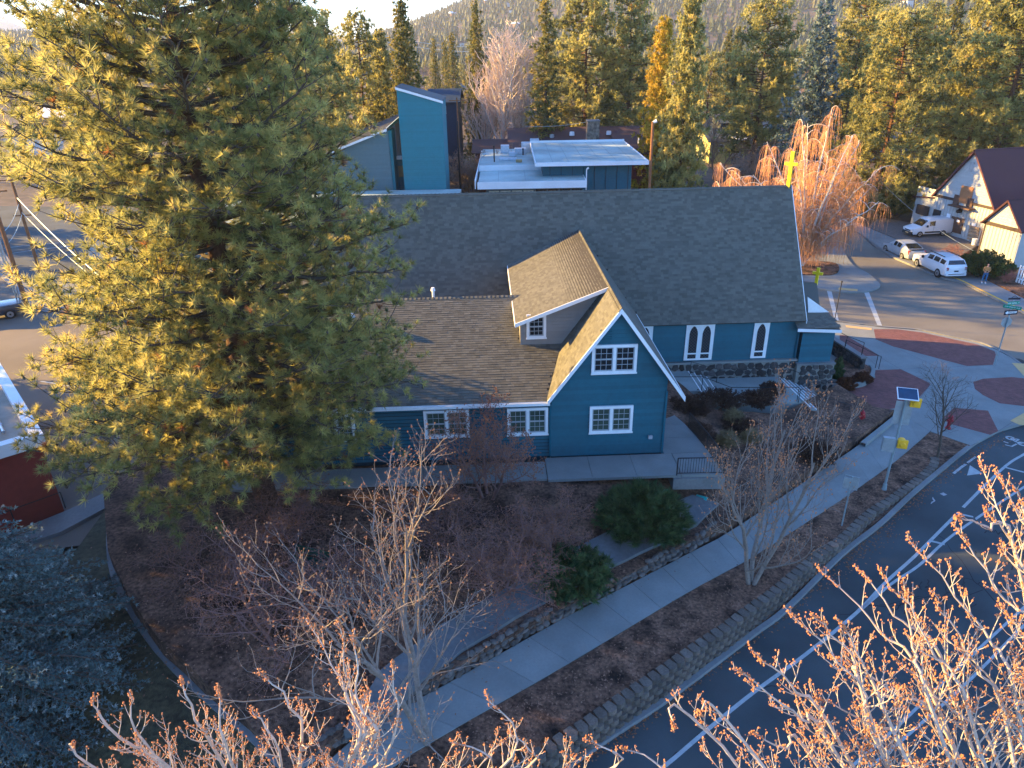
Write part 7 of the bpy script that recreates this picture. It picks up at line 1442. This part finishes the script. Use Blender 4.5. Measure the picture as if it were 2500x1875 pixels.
# --- background conifers: prototypes (unit height 20 m)
def bg_pine(seed, fol, H=20., rad=4.6, low=.25, n=90, clump=.8, tn=30, nl=.42, nw=.15, bark=B_pine, power=.8, leanz=.12):
    rg = np.random.default_rng(seed); A = Acc(); zz = np.linspace(0, H, 8); lines_to(A, [(np.stack([.1 * np.sin(zz * .4 + seed), .1 * np.cos(zz * .3), zz], 1), .30 * (1 - zz / H) + .03)], 6); W_ = []; C = []; D = []; TT = []
    for i in range(n):
        f = (i + rg.random()) / n; z = H * (low + (1 - low) * f); Lm = rad * (math.sin(math.pi * min(1, .16 + .84 * (1 - f)) * .62) ** power) * rg.uniform(.6, 1.1) + .25; az = i * 2.399 + rg.uniform(-.5, .5); d = np.array([math.cos(az), math.sin(az), 0]); p0 = np.array([0, 0, z]); e = p0 + d * Lm + np.array([0, 0, Lm * rg.uniform(-.1, .35)])
        P = bez(p0, (p0 + e) / 2 + np.array([0, 0, -.05 * Lm]), e, 5); W_.append((P, np.linspace(.07, .015, 5))); nc = int(Lm * 2.4) + 2; b = rg.uniform(.15, .75)
        for j in range(nc):
            g = .3 + .7 * (j + rg.random()) / nc; q = p0 + (e - p0) * g; c = q + rg.normal(0, .33, 3) * clump; C.append(c); D.append(np.array([0, 0, 1.]) * .6 + d * .4); TT.append(float(np.clip(b + rg.normal(0, .15), 0, .93)))
    lines_to(A, W_, 3); B = Acc(); C = np.array(C); k = tn // 2; 
    C2 = np.repeat(C, 3, 0) + RNG.normal(0, .20, (len(C) * 3, 3)) * clump * 1.3; needles(B, C2, np.repeat(np.array(D), 3, 0), max(4, tn // 3), nl, nw, np.repeat(TT, 3), spread=.95)
    return [('trunk', A.mesh('trunk', bark)), ('foliage', B.mesh('foliage', fol))]
def bg_spruce(seed, fol, H=20., rad=3.6, low=.05, n=170, tn=11, nl=.45, nw=.16, droop=.28, bark=B_dark, power=.9):
    rg = np.random.default_rng(seed); A = Acc(); zz = np.linspace(0, H, 6); lines_to(A, [(np.stack([zz * 0, zz * 0, zz], 1), .24 * (1 - zz / H) + .02)], 6); C = []; D = []; TT = []
    for i in range(n):
        f = (i + rg.random()) / n; z = H * (low + (1 - low) * f); Lm = (rad * (1 - f) ** power + .15) * rg.uniform(.65, 1.12); az = i * 2.399 + rg.uniform(-.5, .5); d = np.array([math.cos(az), math.sin(az), 0]); nc = int(Lm * 4) + 2; b = rg.uniform(.1, .8)
        for j in range(nc):
            g = (j + rg.random()) / nc; w_ = (1 - g) * .35 + .12; c = np.array([0, 0, z]) + d * Lm * g + np.array([0, 0, -droop * Lm * g * g + .1 * Lm * g]) + rg.normal(0, 1, 3) * np.array([w_, w_, .12]); C.append(c); D.append(unitv(d * .7 + np.array([0, 0, -.3]))); TT.append(float(np.clip(b + .2 * g + rg.normal(0, .15), 0, .92)))
    B = Acc(); needles(B, np.array(C), np.array(D), tn, nl, nw, TT, spread=.8); return [('trunk', A.mesh('trunk', bark)), ('foliage', B.mesh('foliage', fol))]
PR = {'pineA': bg_pine(101, F_pine), 'pineB': bg_pine(102, F_pine, rad=5.2, low=.2, n=105), 'pineC': bg_pine(103, F_pine, rad=3.9, low=.35, n=64), 'pineD': bg_pine(104, F_pine, rad=5.6, low=.08, n=125),
      'spA': bg_spruce(111, F_dark), 'spB': bg_spruce(112, F_dark, rad=2.4, n=140, low=.1), 'spC': bg_spruce(113, F_dark, rad=4.4, n=190), 'blue': bg_spruce(114, F_blue, rad=4.8, n=210, droop=.1), 'gold': bg_spruce(115, F_yel, rad=3.2, n=220, tn=13, droop=-.1, power=.6), 'fir': bg_spruce(116, F_pine, rad=4.0, n=240, tn=13, droop=.05, power=.62)}
def tree(kind, px, pyt, Y, label, wk=1.0, name=None, zb=None, group=None, rz=None):
    p = atY(px, max(pyt, 40), Y); zt_ = atY(px, pyt, Y).z; b = base_z(p.x, Y) if zb is None else zb; s = (zt_ - b) / 20.
    nm = name or {'p': 'pine_tree', 's': 'spruce_tree', 'b': 'blue_spruce', 'g': 'golden_conifer', 'f': 'fir_tree'}[kind[0]]
    return plant(nm, label, 'tree', PR[kind], (p.x, Y, b), random.uniform(0, 6.28) if rz is None else rz, (s * wk, s * wk, s), group)
for a in [('pineC', 868, 36, 118, 'open crowned pine with bare trunk left of the tall spruce', .8), ('fir', 925, 72, 122, 'bushy conifer touching the left side of the tall spruce', .9), ('spC', 980, -4, 112, 'tall pointed spruce rising above the blue tower', .95),
          ('spB', 1057, 92, 230, 'slim pale conifer left of the two far narrow conifers'), ('spB', 1085, 98, 240, 'shorter of the two narrow conifers right of the tall spruce'), ('spB', 1101, 80, 215, 'taller narrow conifer right of the tall spruce', 1.2), ('spA', 1160, 2, 140, 'orange lit spruce just behind the white barked trees', .85),
          ('spB', 1333, -14, 118, 'tall dark narrow spruce between the white birches and the big pines', 1.25), ('pineB', 1435, -40, 126, 'broad pine with full crown behind the brown roofed house', .95), ('pineA', 1543, -10, 128, 'pine with visible straight trunk right of the broad pine', .85),
          ('gold', 1625, 40, 108, 'bright golden yellow conifer left of the green fir', .95), ('fir', 1690, -40, 90, 'tall dense green fir behind the flat roofed blue building', .75), ('spA', 1783, 72, 190, 'left of two small dark conifers right of the green fir'), ('spA', 1805, 64, 185, 'right of two small dark conifers right of the green fir'),
          ('pineB', 1880, 4, 120, 'open pine with orange trunk behind the orange birch', .95), ('blue', 2015, -6, 108, 'bluish grey spruce rising behind the top of the yellow cross', 1.0), ('pineA', 2110, 0, 122, 'dark limbed pine between the bluish spruce and the wide pine', 1.0), ('pineD', 2225, 30, 94, 'wide full pine left of the white gabled building', 1.0),
          ('spA', 2335, -30, 128, 'tall yellow green conifer at the top right behind the wide pine', .9), ('pineC', 2290, 10, 140, 'thin brownish conifer in the gap at the top right', .8), ('pineD', 2440, -50, 100, 'massive pine above the white gabled building', .85), ('pineB', 2520, -90, 92, 'pine cut by the right edge above the maroon roof', 1.0),
          ('pineA', 2150, 60, 132, 'pine crown behind the wide pine top', .9), ('pineB', 2390, 90, 118, 'dark pine filling the gap behind the maroon roof', .9), ('pineA', 790, 95, 150, 'pine crown showing between the dark pine and the open crowned pine', .9), ('spC', 640, 60, 140, 'spruce mostly hidden behind the huge pine', 1), ('pineD', 690, 20, 104, 'tall pine hidden behind the huge pine left of the chapel roof', .8), ('pineB', 760, 30, 108, 'tall pine behind the slanted chapel roof', .8), ('fir', 610, 10, 100, 'tall fir mostly hidden behind the trunk of the huge pine', .9), ('pineA', 2480, 60, 125, 'pine behind the right edge pines', .9)]:
    tree(*a)
for x, y, k_, s_, lb in ((-31, 21.5, 'fir', .85, 'unseen broad fir added beyond the left edge to shade the yard'), (-28, 12.0, 'spC', .72, 'unseen spruce added beyond the lower left edge to shade the sidewalk'), (-30, 4.5, 'fir', .68, 'unseen shorter fir added beyond the lower left corner for shade'), (-34, 26.5, 'fir', .8, 'unseen fir added beside the red building to shade the yard'), (-44, 15, 'pineD', .8, 'unseen pine standing far beyond the lower left edge'), (-50, 39, 'fir', .72, 'unseen fir added beyond the left edge to shade the red building roof'), (-49, 32, 'spC', .75, 'unseen spruce added behind the red building to shade its roof'), (-46, 35, 'pineD', .75, 'unseen pine added close beyond the left edge to shade the red building'), (-46, 42, 'pineD', .75, 'second unseen pine added near the car park to shade the red building'), (-50, 46, 'fir', .6, 'unseen smaller fir added near the car park for shade'), (-78, 70, 'pineD', .75, 'unseen pine added beyond the left edge to shade the west street'), (-80, 78, 'fir', .8, 'unseen fir added beyond the left edge to shade the west street'), (-78, 86, 'pineD', .8, 'second unseen pine added to shade the west street'), (-80, 94, 'fir', .75, 'last unseen fir of the row added to shade the west street')):
    plant('fir_tree' if k_ == 'fir' else 'spruce_tree' if k_[0] == 's' else 'pine_tree', lb, 'tree', PR[k_], (x, y, -1.5), 1.0, (s_ * 1.1, s_ * 1.1, s_))  # unseen trees added left of the frame to cast shade into the scene
# white barked trees
for px, pyt, Y, sd, lb, w in ((1210, 45, 130, 201, 'tall white barked leafless tree with sunlit spreading limbs', .85), (1262, 55, 133, 202, 'second white barked leafless tree close to the right of the first', .6), (1180, 120, 135, 203, 'leaning white barked tree on the left of the group', .6)):
    p = atY(px, 200, Y); b = base_z(p.x, Y); h = atY(px, pyt, Y).z - b
    plant('white_barked_tree', lb, 'tree', bare_meshes(sd, h, .46, (18, 9, 6), B_white, 0, wide=w * 1.35, trunk_r=.5, first=.15, tipr=.032, twig=mat('peach_twigs', (.62, .50, .40), var=.2), upsweep=.5), (p.x, Y, b), R(30))
# brown bare trees / thickets in the town
BT = [bare_meshes(301, 9, .6, (12, 8, 5), B_tan, 0, trunk_r=.16, tipr=.016, n0=2, wide=1.1), bare_meshes(302, 7, .7, (12, 8, 5), B_tan, 0, trunk_r=.12, tipr=.016, n0=4, wide=1.3), bare_meshes(303, 5, .8, (10, 7, 5), MATS['pink_twigs'], 0, trunk_r=.08, tipr=.014, n0=5, wide=1.5)]
for i, (px, py, Y, k, s, lb) in enumerate([(1130, 440, 80, 2, 1.2, 'dark red leafless thicket left of the flat roofed building'), (1160, 460, 74, 2, .9, 'small red thicket by the corner of the flat roofed building'), (1100, 420, 86, 2, 1.1, 'brownish thicket between the blue tower and the flat roofs'), (1150, 380, 104, 1, 1.2, 'tan leafless thicket below the white barked trees'), (1230, 360, 108, 1, 1.2, 'tan thicket at the foot of the white barked trees'), (930, 330, 112, 1, 1.3, 'pinkish leafless tree left behind the blue tower'), (900, 300, 125, 0, 1.1, 'tan leafless tree under the open crowned pine'), (1290, 250, 135, 0, 1.5, 'tan leafless crown right of the white barked trees'), (1870, 300, 118, 0, 1.0, 'tan leafless tree between the fir and the open pine'), (1760, 300, 125, 0, 1.2, 'brown leafless tree right behind the green fir'), (1840, 330, 105, 1, 1.0, 'brown thicket behind the orange birch'), (700, 470, 80, 2, .8, 'reddish bush on the terrace before the slanted blue building')]):
    p = atY(px, py, Y); plant('bare_tree' if k < 2 else 'bare_shrub', lb, 'tree' if k < 2 else 'shrub', BT[k], (p.x, Y, base_z(p.x, Y)), random.uniform(0, 6), (s, s, s))
# the town trees between the buildings and the hill
rgt = np.random.default_rng(55); keys = ['pineA', 'pineB', 'pineC', 'pineD', 'spA', 'spB', 'spC']; cnt = 0
LB = {'p': ('pine_tree', 'one of the pines scattered through the far town', 'pines of the far town'), 's': ('spruce_tree', 'one of the pointed conifers scattered through the far town', 'pointed conifers of the far town')}
while cnt < 290:
    az = rgt.uniform(-38, 40); r = 150 + 480 * rgt.random() ** 1.1; x, y = r * math.sin(R(az)), r * math.cos(R(az))
    if az < -8 and rgt.random() < .6: continue
    if az < 2 and r < 230: continue
    k = keys[rgt.integers(0, 7)]; s = rgt.uniform(.55, .95) * (.7 if az < 0 else 1); n_, l_, g_ = LB[k[0]]
    plant(n_, l_, 'tree', PR[k], (x, y, base_z(x, y)), rgt.uniform(0, 6.28), (s * .95, s * .95, s), g_); cnt += 1
for i in range(130):
    az = rgt.uniform(-38, 40); r = 140 + 450 * rgt.random(); x, y = r * math.sin(R(az)), r * math.cos(R(az)); s = rgt.uniform(.9, 1.6)
    plant('bare_tree', 'one of the leafless brown trees scattered through the far town', 'tree', BT[i % 2], (x, y, base_z(x, y)), rgt.uniform(0, 6), (s, s, s), 'leafless trees of the far town')
def forest():
    rg = np.random.default_rng(66); N = 32000; az = np.radians(rg.uniform(-40, 44, N)); r = 620 + 1900 * rg.random(N) ** 1.0; x = r * np.sin(az); y = r * np.cos(az); z = np.array([base_z(a, b) for a, b in zip(x, y)])
    dens = np.sin(x * .011 + 2) * np.sin(y * .009) + np.sin(x * .031) * np.cos(y * .027); keep = rg.random(N) < .62 + .3 * dens; x, y, z = x[keep], y[keep], z[keep]; N = len(x)
    h = rg.uniform(7, 16, N); w = h * rg.uniform(.24, .38, N); V = []; k = 4; tiers = [(0.1, 1.0), (.5, .72), (.45, .82), (1.0, 0)]
    th = np.arange(k) * 2 * np.pi / k; P = []
    for f, q in ((.08, 1.0), (.62, .42), (.45, .75), (1.0, 0.02)):
        a = th[None, :] + rg.uniform(0, 6, (N, 1)); rr = (w * q)[:, None] * rg.uniform(.7, 1.2, (N, k)); P.append(np.stack([x[:, None] + rr * np.cos(a), y[:, None] + rr * np.sin(a), np.broadcast_to((z + h * f)[:, None], (N, k))], -1))
    V = np.stack(P, 1).reshape(-1, 3); I = np.arange(N * 4 * k).reshape(N, 4, k); Q = []
    for a, b in ((0, 1), (2, 3)): Q.append(np.stack([I[:, a], np.roll(I[:, a], -1, 1), np.roll(I[:, b], -1, 1), I[:, b]], -1).reshape(-1, 4))
    ti = np.repeat(np.clip(rg.normal(.5, .25, N), 0, 1), 4 * k)
    obj('hill_forest', mesh_np('hill_forest', V, Q, foliage_mat('far_conifers', [(0, (.03, .05, .035)), (.6, (.06, .08, .04)), (1, (.12, .11, .06))], .35), ti), kind='stuff', label='conifer forest covering the long hillside along the top', cat='forest')
forest()
# ---------------------------------------------------------------- haze
def haze():
    m = bpy.data.materials.new('haze'); m.use_nodes = True; nt = m.node_tree; nt.nodes.clear(); o = nt.nodes.new('ShaderNodeOutputMaterial'); v = nt.nodes.new('ShaderNodeVolumePrincipled')
    v.inputs['Color'].default_value = (.86, .92, 1.0, 1); v.inputs['Density'].default_value = HAZE; v.inputs['Anisotropy'].default_value = .0; nt.links.new(v.outputs[0], o.inputs['Volume'])
    mb = MB(); mb.box(-9500, 9500, -400, 11000, -60, 330); q = mb.obj('haze', m, kind='stuff', label='thin pale haze over the whole valley', cat='haze')
HAZE = 0.00011
haze()
